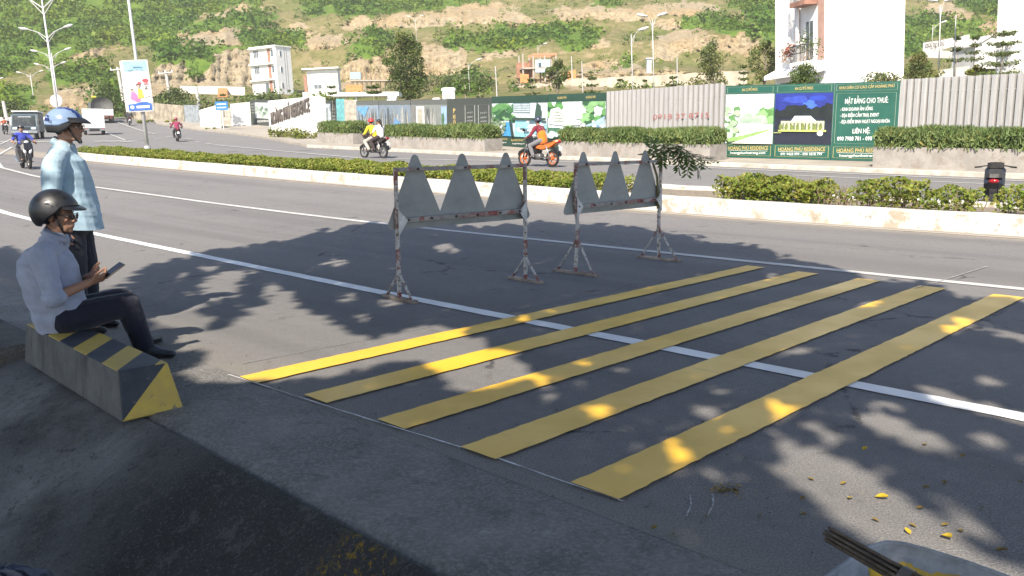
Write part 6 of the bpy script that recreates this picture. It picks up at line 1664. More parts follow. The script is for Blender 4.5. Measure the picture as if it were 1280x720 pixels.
def head_parts(mb, c, M, s=1.0):
    """skull, jaw, nose, lips, brows, ears round centre c; M turns local (x forward, y left, z up)"""
    def E(p, r): mb.ell(c + M @ (Vector(p)*s), tuple(x*s for x in r), 16, 12, M)
    def C(p, q, a, b, f=1.0): mb.cap(c + M @ (Vector(p)*s), c + M @ (Vector(q)*s), a*s, b*s, 10, f)
    E((-0.012, 0, 0.040), (0.094, 0.074, 0.084)); E((0.030, 0, -0.022), (0.062, 0.060, 0.075)); E((0.046, 0, -0.070), (0.044, 0.047, 0.036)); E((0.072, 0, -0.094), (0.021, 0.025, 0.017))
    C((-0.01, 0.045, -0.055), (0.055, 0.032, -0.088), 0.022, 0.018); C((-0.01, -0.045, -0.055), (0.055, -0.032, -0.088), 0.022, 0.018)
    C((0.084, 0, 0.016), (0.108, 0, -0.026), 0.011, 0.014); E((0.098, 0.013, -0.032), (0.012, 0.010, 0.009)); E((0.098, -0.013, -0.032), (0.012, 0.010, 0.009))
    E((0.089, 0, -0.057), (0.013, 0.024, 0.0075)); E((0.087, 0, -0.070), (0.013, 0.021, 0.008))
    C((0.078, 0.012, 0.022), (0.068, 0.046, 0.018), 0.011, 0.009); C((0.078, -0.012, 0.022), (0.068, -0.046, 0.018), 0.011, 0.009)
    E((0.062, 0.038, -0.022), (0.022, 0.020, 0.018)); E((0.062, -0.038, -0.022), (0.022, 0.020, 0.018))
    for sg in (-1, 1): E((-0.012, sg*0.074, -0.012), (0.020, 0.011, 0.031)); E((-0.010, sg*0.078, 0.012), (0.014, 0.009, 0.014))
def shell(c, M, rx, ry, rz, low, thick=0.012, n=36, m=14):
    """open bowl: low(azimuth) is the rim height; outer and inner skin"""
    V = []; F = []
    for ly in (0, 1):
        k_ = 1.0 if ly == 0 else 0.93
        for i in range(m+1):
            for j in range(n):
                ph = 2*math.pi*j/n; z1 = low(ph)/rz; th = math.acos(max(-0.95, min(0.98, z1)))*i/m
                V.append(c + M @ Vector((rx*k_*math.sin(th)*math.cos(ph), ry*k_*math.sin(th)*math.sin(ph), rz*k_*math.cos(th))))
    for ly in (0, 1):
        b = ly*(m+1)*n
        for i in range(m):
            for j in range(n):
                q = (b+i*n+j, b+(i+1)*n+j, b+(i+1)*n+(j+1) % n, b+i*n+(j+1) % n); F.append(q if ly == 0 else q[::-1])
    b = (m+1)*n
    for j in range(n): F.append((m*n+j, b+m*n+j, b+m*n+(j+1) % n, m*n+(j+1) % n))
    return V, F
def face_extras(c, M, parent, s=1.0, glasses=False):
    for sg in (-1, 1):
        mb = MB(); mb.ell(c + M @ (Vector((0.073, sg*0.032, 0.002))*s), (0.0125*s, 0.014*s, 0.0095*s), 10, 8, M); ey = mb.build('eye', mat('eye_white', (0.5, 0.47, 0.43), 0.3), parent, True)
        mb = MB(); mb.ell(c + M @ (Vector((0.0835, sg*0.032, 0.002))*s), (0.004*s, 0.0065*s, 0.0065*s), 8, 6, M); mb.build('iris', mat('dark_iris', (0.01, 0.007, 0.005), 0.2), ey, True)
        mb = MB(); mb.cap(c + M @ (Vector((0.090, sg*0.014, 0.026))*s), c + M @ (Vector((0.076, sg*0.048, 0.025))*s), 0.004*s, 0.003*s, 6); mb.build('eyebrow', hair_m, parent, True)
    if glasses:
        mb = MB(); fr_ = black_pl
        for sg in (-1, 1):
            RM = M @ Matrix.Rotation(R(90), 3, 'Z') 
            mb.ring(c + M @ Vector((0.104, sg*0.035, 0.0)), 0.021, 0.0021, 18, 6, M @ Matrix.Rotation(R(90+sg*8), 3, 'Z'))
            mb.cap(c + M @ Vector((0.100, sg*0.060, 0.008)), c + M @ Vector((0.0, sg*0.082, 0.006)), 0.003, 0.003, 6)
        mb.cap(c + M @ Vector((0.106, 0.012, 0.004)), c + M @ Vector((0.106, -0.012, 0.004)), 0.003, 0.003, 6)
        g = mb.build('glasses', fr_, parent, True)
        if glasses == 'clear': return
        mb = MB()
        for sg in (-1, 1): mb.ell(c + M @ Vector((0.104, sg*0.035, 0.0)), (0.0012, 0.020, 0.017), 14, 8, M)
        mb.build('lens', glassmat('spectacle_lens', (0.03, 0.025, 0.022)), g, True)
def person(root, J, style, label, group=None, voxel=0.006, rz=0.0):
    """J: joints in the root's own frame"""
    e = empty('person', root, rz, 0, label, 'person', group)
    V_ = {k_: Vector(v) for k_, v in J.items() if k_ not in ('head_yaw', 'head_pitch', 'torso_yaw', 'hands', 'pelvis_yaw')}
    ty = R(J.get('torso_yaw', 0)); fwd = Vector((math.cos(ty), math.sin(ty), 0)); py = R(J.get('pelvis_yaw', J.get('torso_yaw', 0))); pf = Vector((math.cos(py), math.sin(py), 0))
    M = Matrix.Rotation(R(J.get('head_yaw', 0)), 3, 'Z') @ Matrix.Rotation(R(J.get('head_pitch', 0)), 3, 'Y')
    big = voxel < 0.01; inf = 0.0 if big else voxel*0.35
    sk = style.get('skin', skin); hd = V_['head']
    sR, sL, pel, ch, nk = V_['shR'], V_['shL'], V_['pelvis'], V_['chest'], V_['neck']
    g = style.get('girth', 1.0)
    # --- body
    mb = MB(); head_parts(mb, hd, M)
    mb.cap(nk + Vector((0, 0, -0.03)), hd + M @ Vector((-0.018, 0, -0.06)), 0.058, 0.053, 12)
    mb.cap(pel, ch, 0.125*g, 0.135*g, 14, 0.62, fwd); mb.cap(ch, nk + Vector((0, 0, -0.05)), 0.135*g, 0.075, 14, 0.6, fwd)
    for s_ in 'RL':
        sh, el, wr = V_['sh'+s_], V_['el'+s_], V_['wr'+s_]
        mb.cap(nk + Vector((0, 0, -0.06)), sh, 0.05, 0.05, 10); mb.cap(sh, el, 0.043, 0.036, 10); mb.cap(el, wr, 0.036+inf, 0.026+inf, 10)
        hdir, hpn, hsd, curl, th = J['hands'][s_]; hand(mb, wr, Vector(hdir), Vector(hpn), Vector(hsd), curl, th, 1.0 if big else 1.25)
        hp, kn, an = V_['hip'+s_], V_['kn'+s_], V_['an'+s_]
        mb.cap(pel, hp, 0.08, 0.075, 10); mb.cap(hp, kn, 0.070, 0.048, 10); mb.cap(kn, an, 0.046, 0.034, 10); mb.cap(an, an.lerp(V_['toe'+s_], 0.6), 0.034, 0.030, 8)
    remeshed(mb, 'body', sk, e, voxel, 3)
    # --- shirt
    mb = MB(); w = 0.168*g; hem = V_.get('hem', pel)
    mb.cap(hem, ch, w*style.get('hemw', 0.98), w*1.04, 18, style.get('depth', 0.72), fwd); mb.cap(ch, nk.lerp(ch, 0.32), w*1.04, w*0.70, 18, 0.66, fwd); mb.cap(nk.lerp(ch, 0.30), nk + Vector((0, 0, -0.035)), 0.092, 0.066, 14, 0.95, fwd)
    if 'belly' in V_: mb.cap(V_['belly'], V_['belly'].lerp(ch, 0.5), w*0.86, w*0.8, 16, 0.72, fwd)
    for s_ in 'RL':
        sh, el, wr = V_['sh'+s_], V_['el'+s_], V_['wr'+s_]; end = style.get('sleeve', 1.0)
        mb.cap(nk.lerp(ch, 0.22), sh, 0.074, 0.070, 12); mb.cap(sh, sh.lerp(el, min(1, end)), 0.074, 0.053, 14)
        if end > 1: mb.cap(el, el.lerp(wr, end-1), 0.052, 0.047, 14)
        if style.get('cuff'): q_ = sh.lerp(el, min(1, end)) if end <= 1 else el.lerp(wr, end-1); mb.cap(q_ - (el-sh).normalized()*0.028 if end <= 1 else q_ + (el-wr).normalized()*0.03, q_, 0.056, 0.054, 14)
    remeshed(mb, 'shirt', style['shirt'], e, voxel*1.1, 4 if big else 2, 0.014 if big else 0.0, 6.5, 3, style.get('cut'))
    if style.get('collar'):
        V, F = [], []
        for i in range(25):
            a = R(32 + 296*i/24) + ty; rr_ = Vector((math.cos(a), math.sin(a), 0))
            V += [nk + rr_*0.076 + Vector((0, 0, -0.030*(1+math.cos(a-ty))-0.012)), nk + rr_*(0.070+0.012*math.cos(a-ty)) + Vector((0, 0, 0.022-0.034*math.cos(a-ty))), nk + rr_*0.089 + Vector((0, 0, -0.022-0.036*math.cos(a-ty)))]
            if i: b = 3*i; F += [(b-3, b, b+1, b-2), (b-2, b+1, b+2, b-1)]
        o = nmesh('collar', V, F, style['shirt'], e, None, True); sd_ = o.modifiers.new('solid', 'SOLIDIFY'); sd_.thickness = 0.004
    # --- trousers
    mb = MB(); mb.cap(V_['hipR'], V_['hipL'], 0.112*g, 0.112*g, 14); mb.cap(pel, pel.lerp(ch, 0.25), 0.150*g, 0.150*g, 16, 0.72, pf)
    for s_ in 'RL':
        hp, kn, an = V_['hip'+s_], V_['kn'+s_], V_['an'+s_]
        mb.cap(hp, kn, 0.104*g, 0.078, 14); mb.cap(kn, kn.lerp(an, 0.93), 0.076, 0.064, 14)
    remeshed(mb, 'trousers', style['trousers'], e, voxel*1.1, 4 if big else 2, 0.006 if big else 0.0, 7, 7)
    # --- shoes
    for s_ in 'RL':
        an, to = V_['an'+s_], V_['toe'+s_]; d = (to-an); d.z = 0; d.normalize(); b = Vector((an.x, an.y, 0)); zf = min(an.z, to.z) - 0.055 if 'floor' not in style else style['floor']
        mb = MB(); heel = Vector((an.x, an.y, zf+0.042)) - d*0.035; tp = Vector((an.x, an.y, zf+0.030)) + d*0.185
        mb.cap(heel, Vector((an.x, an.y, zf+0.048)) + d*0.06, 0.043, 0.045, 12, 1.0); mb.cap(Vector((an.x, an.y, zf+0.046)) + d*0.05, tp, 0.046, 0.030, 12, 0.72, Vector((0, 0, 1))); mb.cap(heel + Vector((0, 0, 0.02)), Vector((an.x, an.y, zf+0.10)), 0.042, 0.040, 10)
        so_ = remeshed(mb, 'shoe', style.get('shoe', black_pl), e, voxel*1.1, 3)
        if big:
            mb = MB(); mb.cap(heel - Vector((0, 0, 0.034)), tp - Vector((0, 0, 0.022)), 0.046, 0.040, 14, 0.16, Vector((0, 0, 1))); mb.build('sole', mat('shoe_sole', (0.02, 0.018, 0.016), 0.7), so_, True)
    # --- hair and helmet
    if 'hair' in style or 'helmet' in style:
        V, F = shell(hd + M @ Vector((-0.012, 0, 0.022)), M, 0.106, 0.086, 0.106, lambda ph: 0.05 if abs((ph+math.pi) % (2*math.pi)-math.pi) < 1.0 else (-0.02 if abs((ph+math.pi) % (2*math.pi)-math.pi) < 1.9 else -0.092))
        nmesh('hair', V, F, hair_m, e, None, True)
    if style.get('ponytail'):
        mb = MB(); mb.cap(hd + M @ Vector((-0.10, 0, -0.02)), hd + M @ Vector((-0.13, 0, -0.24)), 0.05, 0.03, 10); mb.build('ponytail', hair_m, e, True)
    if 'helmet' in style: style['helmet'](e, hd, M)
    face_extras(hd, M, e, 1.0, style.get('glasses', False))
    return e
def wrapaz(ph): return abs((ph + math.pi) % (2*math.pi) - math.pi)
def helmet_dark(e, hd, M):
    c = hd + M @ Vector((-0.022, 0, 0.022)); gl = mat('black_helmet_shell', (0.010, 0.011, 0.014), 0.45, 0.3, 25, coat=0.15)
    V, F = shell(c, M, 0.150, 0.122, 0.142, lambda ph: 0.045 - 0.030*min(1, max(0, (wrapaz(ph)-0.8)/0.4)) - 0.112*min(1, max(0, (wrapaz(ph)-1.05)/0.9)))
    h = nmesh('helmet', V, F, gl, e, None, True)
    pk = MB(); n = 14
    Vb = []; Fb = []
    for i in range(n+1):
        a = -1.0 + 2.0*i/n
        for k_, (rr_, dz_) in enumerate(((1.0, 0.046), (1.27, 0.030), (1.26, 0.022), (0.99, 0.036))):
            Vb.append(c + M @ Vector((0.150*rr_*math.cos(a*0.95), 0.122*(1+(rr_-1)*0.35)*math.sin(a*0.95), dz_)))
        if i:
            for k_ in range(4): Fb.append(((i-1)*4+k_, (i-1)*4+(k_+1) % 4, i*4+(k_+1) % 4, i*4+k_))
    nmesh('visor', Vb, Fb, gl, h, None, True)
    mb = MB()
    for sg in (-1, 1):
        pts = []
        for i in range(8): a = -0.7 + 1.5*i/7; pts.append(c + M @ Vector((-0.01+0.030*math.sin(a*1.3)+0.02, sg*(0.1225), 0.050+0.020*math.cos(a*1.7)-0.012*i/7)))
        mb.tube(pts, [0.0015, 0.003, 0.0045, 0.005, 0.005, 0.004, 0.003, 0.0015], 6)
    mb.build('emblem', mat('chrome_emblem', (0.55, 0.56, 0.58), 0.25, 0.1, metal=0.6), h, True)
    mb = MB(); mb.tube([hd + M @ Vector((0.02, -0.088, 0.0)), hd + M @ Vector((0.040, -0.070, -0.06)), hd + M @ Vector((0.055, -0.03, -0.112)), hd + M @ Vector((0.055, 0.03, -0.112)), hd + M @ Vector((0.040, 0.070, -0.06)), hd + M @ Vector((0.02, 0.088, 0.0))], 0.007, 6); mb.build('chin_strap', black_pl, h, True)
def helmet_silver(e, hd, M):
    c = hd + M @ Vector((-0.020, 0, 0.016))
    ms = [mat('pale_blue_helmet_shell', (0.19, 0.27, 0.42), 0.25, 0.08, 6, coat=0.5), mat('navy_helmet_band', (0.018, 0.035, 0.17), 0.25, 0.1, 6, coat=0.5), mat('dark_helmet_rim', (0.018, 0.019, 0.022), 0.5, 0.2)]
    low = lambda ph: 0.040 - 0.055*min(1, max(0, (wrapaz(ph)-0.7)/0.9))
    V, F = shell(c, M, 0.140, 0.118, 0.125, low, n=48, m=18); fm = []; Mi = M.inverted()
    for f in F:
        p = Mi @ (sum((V[i] for i in f), Vector())/len(f) - c)
        fm.append(1 if abs(p.y) < 0.048 and p.x > -0.045 else 0)
    h = nmesh('helmet', V, F, ms, e, fm, True)
    V, F = shell(c - M @ Vector((0.0, 0, 0.012)), M, 0.1385, 0.1165, 0.120, lambda ph: low(ph) - 0.040*min(1, max(0, (wrapaz(ph)-0.7)/0.5))); nmesh('liner_rim', V, F, ms[2], h, None, True)
    Vb = []; Fb = []; n = 14
    for i in range(n+1):
        a = -1.15 + 2.3*i/n
        for rr_, dz_ in ((0.98, 0.050), (1.34, 0.016), (1.33, 0.010), (0.97, 0.040)): Vb.append(c + M @ Vector((0.140*rr_*math.cos(a*0.95), 0.121*(1+(rr_-1)*0.4)*math.sin(a*0.95), dz_)))
        if i:
            for k_ in range(4): Fb.append(((i-1)*4+k_, (i-1)*4+(k_+1) % 4, i*4+(k_+1) % 4, i*4+k_))
    nmesh('visor', Vb, Fb, ms[2], h, None, True)
    nv = mat('navy_print', (0.02, 0.03, 0.16), 0.4)
    for sg in (-1, 1):
        Mt = Matrix.Translation(c + M @ Vector((-0.085, sg*0.101, 0.028))) @ M.to_4x4() @ Matrix.Rotation(R(-48 if sg < 0 else 228), 4, 'Z') @ Matrix.Rotation(R(-12), 4, 'X') @ UPRIGHT
        text('lettering', 'HONDA', 0.030, nv, h, Mt, 0.085, 0.002, bold=0.001)
        mb = MB(); b = c + M @ Vector((-0.085, sg*0.094, 0.056)); dv = M @ Vector((-0.7, sg*0.0, 0.15)); mb.tube([b - dv*0.018, b, b + dv*0.02 + Vector((0, 0, 0.008))], [0.002, 0.006, 0.002], 6); mb.build('wing_emblem', nv, h)
    mb = MB(); mb.tube([hd + M @ Vector((0.03, -0.084, 0.0)), hd + M @ Vector((0.062, -0.060, -0.07)), hd + M @ Vector((0.088, -0.02, -0.118)), hd + M @ Vector((0.088, 0.02, -0.118)), hd + M @ Vector((0.062, 0.060, -0.07)), hd + M @ Vector((0.03, 0.084, 0.0))], 0.007, 6); mb.build('chin_strap', black_pl, h, True)
def helmet_plain(name, c_, coat=0.4):
    m_ = mat(name, c_, 0.3, 0.1, 6, coat=coat)
    def f_(e, hd, M):
        c = hd + M @ Vector((-0.018, 0, 0.030)); V, F = shell(c, M, 0.145, 0.125, 0.135, lambda ph: 0.035 - 0.07*min(1, max(0, (wrapaz(ph)-0.8)/0.9)), n=24, m=9)
        h = nmesh('helmet', V, F, m_, e, None, True)
        mb = MB(); mb.cap(c + M @ Vector((0.11, 0, 0.040)), c + M @ Vector((0.18, 0, 0.018)), 0.085, 0.05, 12, 0.12, M @ Vector((0, 0, 1))); mb.build('visor', black_pl, h, True)
    return f_
# ---- the seated man
r0 = Vector((-2.88, 5.45, 0.0))
def rel(u, v, y): return D(u, v, y) - r0
hR = (0, 0, 0)
wrR, wrL = rel(112, 353, 5.37), rel(111, 346, 5.56)
phone_c = rel(141.5, 338, 5.46)
seated = dict(pelvis=rel(74, 397, 5.44), hem=rel(76, 394, 5.44), chest=rel(60, 336, 5.42), neck=rel(71, 293, 5.44), head=rel(72.5, 268.5, 5.45),
    shR=rel(53, 322, 5.27), shL=rel(64, 318, 5.62), elR=rel(68, 372, 5.21), elL=rel(82, 366, 5.70), wrR=wrR, wrL=wrL,
    hipR=rel(84, 399, 5.38), hipL=rel(76, 395, 5.56), knR=rel(160, 380, 5.60), knL=rel(153, 374, 5.84), anR=rel(181, 436, 5.66), anL=rel(176, 423, 5.96), toeR=rel(219, 446, 5.66), toeL=rel(189, 426, 6.06),
    belly=rel(83, 378, 5.43), torso_yaw=9, pelvis_yaw=25, head_yaw=4, head_pitch=6,
    hands=dict(R=((phone_c - wrR) + Vector((0.01, 0.0, -0.02)), (0.35, 0.75, 0.75), (0.2, 0.5, 0.9), 0.75, 0.6), L=((0.75, -0.35, 0.25), (0.2, -0.8, 0.55), (0.1, 0.25, 1.0), 0.55, 1.0)))
sm_ = person(r0, seated, dict(shirt=cloth('grey_blue_shirt', (0.30, 0.335, 0.43)), trousers=cloth('dark_navy_trousers', (0.014, 0.016, 0.028)), sleeve=1.06, cuff=True, collar=True, helmet=helmet_dark, glasses=True, depth=0.98, hemw=1.0, floor=0.004, shoe=mat('dark_slate_shoes', (0.030, 0.036, 0.048), 0.5, 0.2, 20)), 'seated man in grey blue shirt and black helmet looking at his phone', None, 0.0058)
ph_d = (rel(152, 330, 5.50) - rel(132, 345, 5.43)).normalized(); ph_n = Vector((-0.35, -0.55, 0.75)); ph_n = (ph_n - ph_d*ph_n.dot(ph_d)).normalized(); ph_s = ph_d.cross(ph_n)
pe = empty('phone', r0 + phone_c, 0, 0, 'black smartphone held in the seated man\'s right hand', 'phone')
PM = Matrix((( ph_d.x, ph_s.x, ph_n.x, 0), (ph_d.y, ph_s.y, ph_n.y, 0), (ph_d.z, ph_s.z, ph_n.z, 0), (0, 0, 0, 1)))
mb = MB(); mb.box((0, 0, 0), (0.148, 0.074, 0.009), bev=0.003, M=PM); mb.build('case', black_pl, pe)
mb = MB(); mb.box((0, 0, 0), (0.136, 0.068, 0.001), M=PM @ Matrix.Translation((0, 0, 0.0052))); mb.build('screen', glassmat('phone_screen', (0.004, 0.004, 0.005)), pe)
# ---- the standing man
r1 = Vector((-3.37, 6.50, 0.0))
def rel1(u, v, y): return D(u, v, y) - r1
standing = dict(pelvis=(0.02, 0, 0.86), hem=(0.06, 0, 0.76), chest=rel1(82, 218, 6.50), neck=rel1(79, 180, 6.50), head=rel1(84.5, 158, 6.50), shR=rel1(67, 204, 6.30), shL=rel1(86, 200, 6.70), elR=rel1(64, 250, 6.22), elL=rel1(82, 248, 6.78), wrR=rel1(72, 288, 6.26), wrL=rel1(90, 286, 6.76),
    hipR=(0.035, -0.09, 0.84), hipL=(0.0, 0.09, 0.84), knR=(0.06, -0.10, 0.46), knL=(0.05, 0.10, 0.46), anR=(0.03, -0.11, 0.085), anL=(0.02, 0.12, 0.085), toeR=(0.24, -0.06, 0.05), toeL=(0.22, 0.18, 0.05), belly=rel1(98, 258, 6.50), torso_yaw=8, pelvis_yaw=10, head_yaw=6, head_pitch=3,
    hands=dict(R=((0.35, 0.1, -0.9), (0.2, 0.9, 0.1), (0.9, -0.1, 0.4), 0.5, 0.4), L=((0.35, -0.1, -0.9), (0.2, -0.9, 0.1), (0.9, 0.1, 0.4), 0.5, 0.4)))
st_ = person(r1, standing, dict(shirt=cloth('pale_blue_shirt', (0.33, 0.46, 0.55)), trousers=cloth('charcoal_trousers', (0.030, 0.032, 0.042)), sleeve=1.0, cuff=True, collar=True, helmet=helmet_silver, glasses='clear', skin=skin2, depth=0.88, hemw=1.14, girth=1.06, cut=(Vector((0.1, 0, 0.822)), Vector((0.12, 0, 1))), floor=0.004), 'standing man in pale blue shirt and blue striped helmet, hands down', None, 0.0065)

# ================================================================== MOTORCYCLES
tyre_m = mat('tyre_rubber', (0.018, 0.018, 0.018), 0.85, 0.2, 20); rim_m = mat('wheel_rim', (0.35, 0.35, 0.35), 0.35, 0.1, metal=0.6); engine_m = mat('engine_metal', (0.13, 0.13, 0.13), 0.4, 0.3, 12, metal=0.5); chrome = mat('dull_chrome', (0.45, 0.45, 0.45), 0.3, 0.1, metal=0.8)
red_lens = mat('red_tail_lens', (0.24, 0.01, 0.015), 0.15, 0.1); clear_lens = mat('clear_lamp_lens', (0.62, 0.63, 0.64), 0.12, 0.05); seat_m = mat('black_seat', (0.015, 0.014, 0.014), 0.6, 0.2)
def motorcycle(loc, rz, label, main, accent=None, rim=rim_m, kind='underbone', sc=1.0, group='motorcycles on the road', plate=True, mirrors=True):
    e = empty('motorcycle', loc, rz, 0, label, 'motorcycle', group); e.scale = (sc, sc, sc)
    accent = accent or main; wr = 0.285 if kind != 'scooter' else 0.25; tw_ = 0.05 if kind != 'scooter' else 0.058; wb = 0.63
    for x in (wb, -wb):
        mb = MB(); mb.ring((x, 0, wr), wr-tw_*0.9, tw_*0.95, 28, 8, None, 0.95)
        w = mb.build('wheel', tyre_m, e, True)
        mb = MB(); mb.ring((x, 0, wr), wr-tw_*1.75, 0.018, 24, 6)
        for j in range(6 if kind != 'old' else 14):
            a = 2*math.pi*j/(6 if kind != 'old' else 14); mb.bar((x, 0, wr), (x+(wr-tw_*1.75)*math.cos(a), 0, wr+(wr-tw_*1.75)*math.sin(a)), 0.032 if kind != 'old' else 0.008, 0.02)
        mb.tube([(x, -0.07, wr), (x, 0.07, wr)], 0.05, 12); mb.build('rim', rim, w)
    hx, hz = 0.36, 0.98
    for sg in (-1, 1):
        mb = MB(); mb.tube([(wb, sg*0.085, wr), (0.43, sg*0.075, 0.80)], 0.024, 8); mb.build('fork_leg', engine_m, e, True)
    mb = MB(); mb.prism([(wb-0.30, wr+0.05), (wb-0.24, wr+0.24), (wb, wr+0.335), (wb+0.22, wr+0.23), (wb+0.27, wr+0.10), (wb+0.19, wr+0.19), (wb, wr+0.285), (wb-0.2, wr+0.19)], -0.065, 0.065, inset=0.02); mb.build('mudguard', main, e)
    mb = MB(); mb.tube([(hx-0.10, -0.36, hz), (hx, -0.18, hz+0.03), (hx+0.03, 0, hz-0.02), (hx, 0.18, hz+0.03), (hx-0.10, 0.36, hz)], 0.013, 8)
    hb_ = mb.build('handlebar', black_pl, e)
    for sg in ((-1, 1) if mirrors else ()):
        mb = MB(); mb.tube([(hx-0.02, sg*0.26, hz+0.02), (hx-0.02, sg*0.34, hz+0.22)], 0.007, 6); mb.ell((hx-0.03, sg*0.37, hz+0.25), (0.02, 0.075, 0.045), 12, 8); mb.build('mirror', black_pl, hb_, True)
    for sg in (-1, 1):
        mb = MB(); mb.tube([(hx-0.15, sg*0.39, hz), (hx-0.06, sg*0.27, hz+0.01)], 0.018, 8); mb.build('grip', seat_m, hb_)
    if kind == 'scooter':
        mb = MB(); mb.prism([(0.30, 0.30), (0.46, 0.36), (0.58, 0.72), (0.50, 0.95), (0.40, 1.03), (0.30, 0.94), (0.26, 0.55)], -0.20, 0.20, inset=0.30); mb.build('front_apron', main, e)
        mb = MB(); mb.prism([(0.30, 0.96), (0.50, 0.94), (0.44, 1.08), (0.30, 1.09)], -0.16, 0.16, inset=0.25); mb.build('handlebar_cover', main, e)
        for sg in (-1, 1): mb = MB(); mb.ell((0.545, sg*0.095, 0.66), (0.04, 0.055, 0.10), 12, 8, Matrix.Rotation(sg*R(-18), 3, 'X')); mb.build('headlight', clear_lens, e, True)
        mb = MB(); mb.ell((0.475, 0, 1.0), (0.03, 0.085, 0.05), 12, 8); mb.build('headlight', clear_lens, e, True)
        mb = MB(); mb.box((0.08, 0, 0.28), (0.50, 0.32, 0.09), bev=0.03); mb.build('floorboard', black_pl, e)
        mb = MB(); mb.prism([(-0.12, 0.26), (-0.18, 0.70), (-0.70, 0.80), (-0.86, 0.70), (-0.72, 0.42), (-0.36, 0.30)], -0.17, 0.17, inset=0.16); mb.build('rear_body', main, e)
        mb = MB(); mb.prism([(-0.10, 0.70), (-0.12, 0.78), (-0.40, 0.80), (-0.76, 0.88), (-0.80, 0.80), (-0.5, 0.70)], -0.15, 0.15, inset=0.12); mb.build('seat', seat_m, e)
    else:
        mb = MB(); mb.prism([(0.44, 0.90), (0.36, 0.98), (0.24, 0.86), (0.02, 0.60), (-0.12, 0.52), (0.0, 0.42), (0.28, 0.44), (0.42, 0.62)], -0.15, 0.15, inset=0.2); mb.build('leg_shield', main, e)
        mb = MB(); mb.prism([(0.54, 0.84), (0.50, 1.0), (0.36, 1.06), (0.30, 0.94), (0.42, 0.80)], -0.15, 0.15, inset=0.3); mb.build('headlamp_cowl', main, e)
        mb = MB(); mb.ell((0.53, 0, 0.91), (0.045, 0.11, 0.07), 12, 8); mb.build('headlight', clear_lens, e, True)
        mb = MB(); mb.prism([(0.10, 0.62), (0.02, 0.74), (-0.50, 0.80), (-0.90, 0.90), (-0.96, 0.84), (-0.62, 0.64), (-0.20, 0.56)], -0.13, 0.13, inset=0.14); mb.build('tail_body', accent, e)
        mb = MB(); mb.prism([(0.08, 0.72), (0.02, 0.79), (-0.35, 0.78), (-0.78, 0.90), (-0.82, 0.84), (-0.40, 0.72)], -0.13, 0.13, inset=0.12); mb.build('seat', seat_m, e)
    mb = MB(); mb.box((0.0, 0, 0.34), (0.36, 0.26, 0.22), bev=0.05); mb.ell((0.16, 0, 0.36), (0.12, 0.10, 0.09), 12, 8, Matrix.Rotation(R(25), 3, 'Y')); mb.build('engine', engine_m, e, True)
    mb = MB(); mb.bar((-0.10, 0.09, 0.33), (-wb, 0.09, wr), 0.05, 0.04); mb.bar((-0.10, -0.09, 0.33), (-wb, -0.09, wr), 0.05, 0.04); mb.build('swing_arm', engine_m, e)
    mb = MB(); mb.tube([(0.14, -0.12, 0.28), (-0.10, -0.17, 0.22), (-0.32, -0.18, 0.27), (-0.85, -0.18, 0.42)], [0.022, 0.024, 0.05, 0.055], 10); mb.build('exhaust', chrome, e, True)
    for sg in (-1, 1): mb = MB(); mb.tube([(-0.45, sg*0.14, 0.70), (-wb+0.02, sg*0.12, wr+0.02)], 0.024, 8); mb.build('shock_absorber', chrome, e, True)
    mb = MB(); mb.prism([(-wb-0.32, wr+0.06), (-wb-0.30, wr+0.22), (-wb-0.12, wr+0.36), (-wb+0.1, wr+0.36), (-wb-0.08, wr+0.30), (-wb-0.25, wr+0.16)], -0.07, 0.07); mb.build('mudguard', black_pl, e)
    mb = MB(); mb.ell((-0.93 if kind != 'scooter' else -0.84, 0, 0.83 if kind != 'scooter' else 0.73), (0.045, 0.10, 0.05), 12, 8); mb.build('tail_light', red_lens, e, True)
    if plate: mb = MB(); mb.box((-0.985, 0, 0.60), (0.012, 0.17, 0.13), bev=0.004); mb.bar((-0.9, 0, 0.72), (-0.985, 0, 0.62), 0.03); mb.build('number_plate', mat('plate_white', (0.6, 0.6, 0.58), 0.5, 0.05), e)
    mb = MB(); mb.tube([(0.05, -0.27, 0.27), (0.05, 0.27, 0.27)], 0.014, 8); mb.build('footrest', engine_m, e)
    return e
def rider(loc, rz, label, style, lean=0.12, seat=(-0.22, 0.84), hands_to=(0.23, 0.37, 0.99), sc=1.0, head_yaw=0, feet=(0.06, 0.20, 0.32), voxel=0.022, back=0.0):
    x0, z0 = seat; grip = {'R': Vector((hands_to[0], -hands_to[1], hands_to[2])), 'L': Vector((hands_to[0], hands_to[1], hands_to[2]))}
    J = dict(pelvis=(x0, 0, z0+0.06), chest=(x0+lean*0.7, 0, z0+0.34), neck=(x0+lean*1.3, 0, z0+0.53), head=(x0+lean*1.3+0.035, 0, z0+0.68), torso_yaw=0, head_yaw=head_yaw, head_pitch=4, hands={})
    for s_, sg in (('R', -1), ('L', 1)):
        J['sh'+s_] = (x0+lean*1.15, sg*0.19, z0+0.46); w_ = grip[s_] - Vector((0.07, 0, -0.01)); m_ = (Vector(J['sh'+s_]) + w_)/2
        J['el'+s_] = m_ + Vector((-0.05, sg*0.10, -0.10)); J['wr'+s_] = w_; J['hands'][s_] = ((1, 0, -0.25), (0.2, 0, -1), (0, -sg, 0.2), 0.9, 0.3)
        J['hip'+s_] = (x0+0.02, sg*0.10, z0+0.03); J['kn'+s_] = (x0+0.42, sg*0.21, z0-0.13); J['an'+s_] = (feet[0], sg*feet[1], feet[2]+0.04); J['toe'+s_] = (feet[0]+0.2, sg*feet[1], feet[2])
    e = person(loc, J, style, label, 'people riding motorcycles', voxel, rz); e.scale = (sc, sc, sc)
    return e
pants_d = cloth('dark_trousers', (0.03, 0.03, 0.035)); pants_g = cloth('grey_trousers', (0.16, 0.16, 0.17))
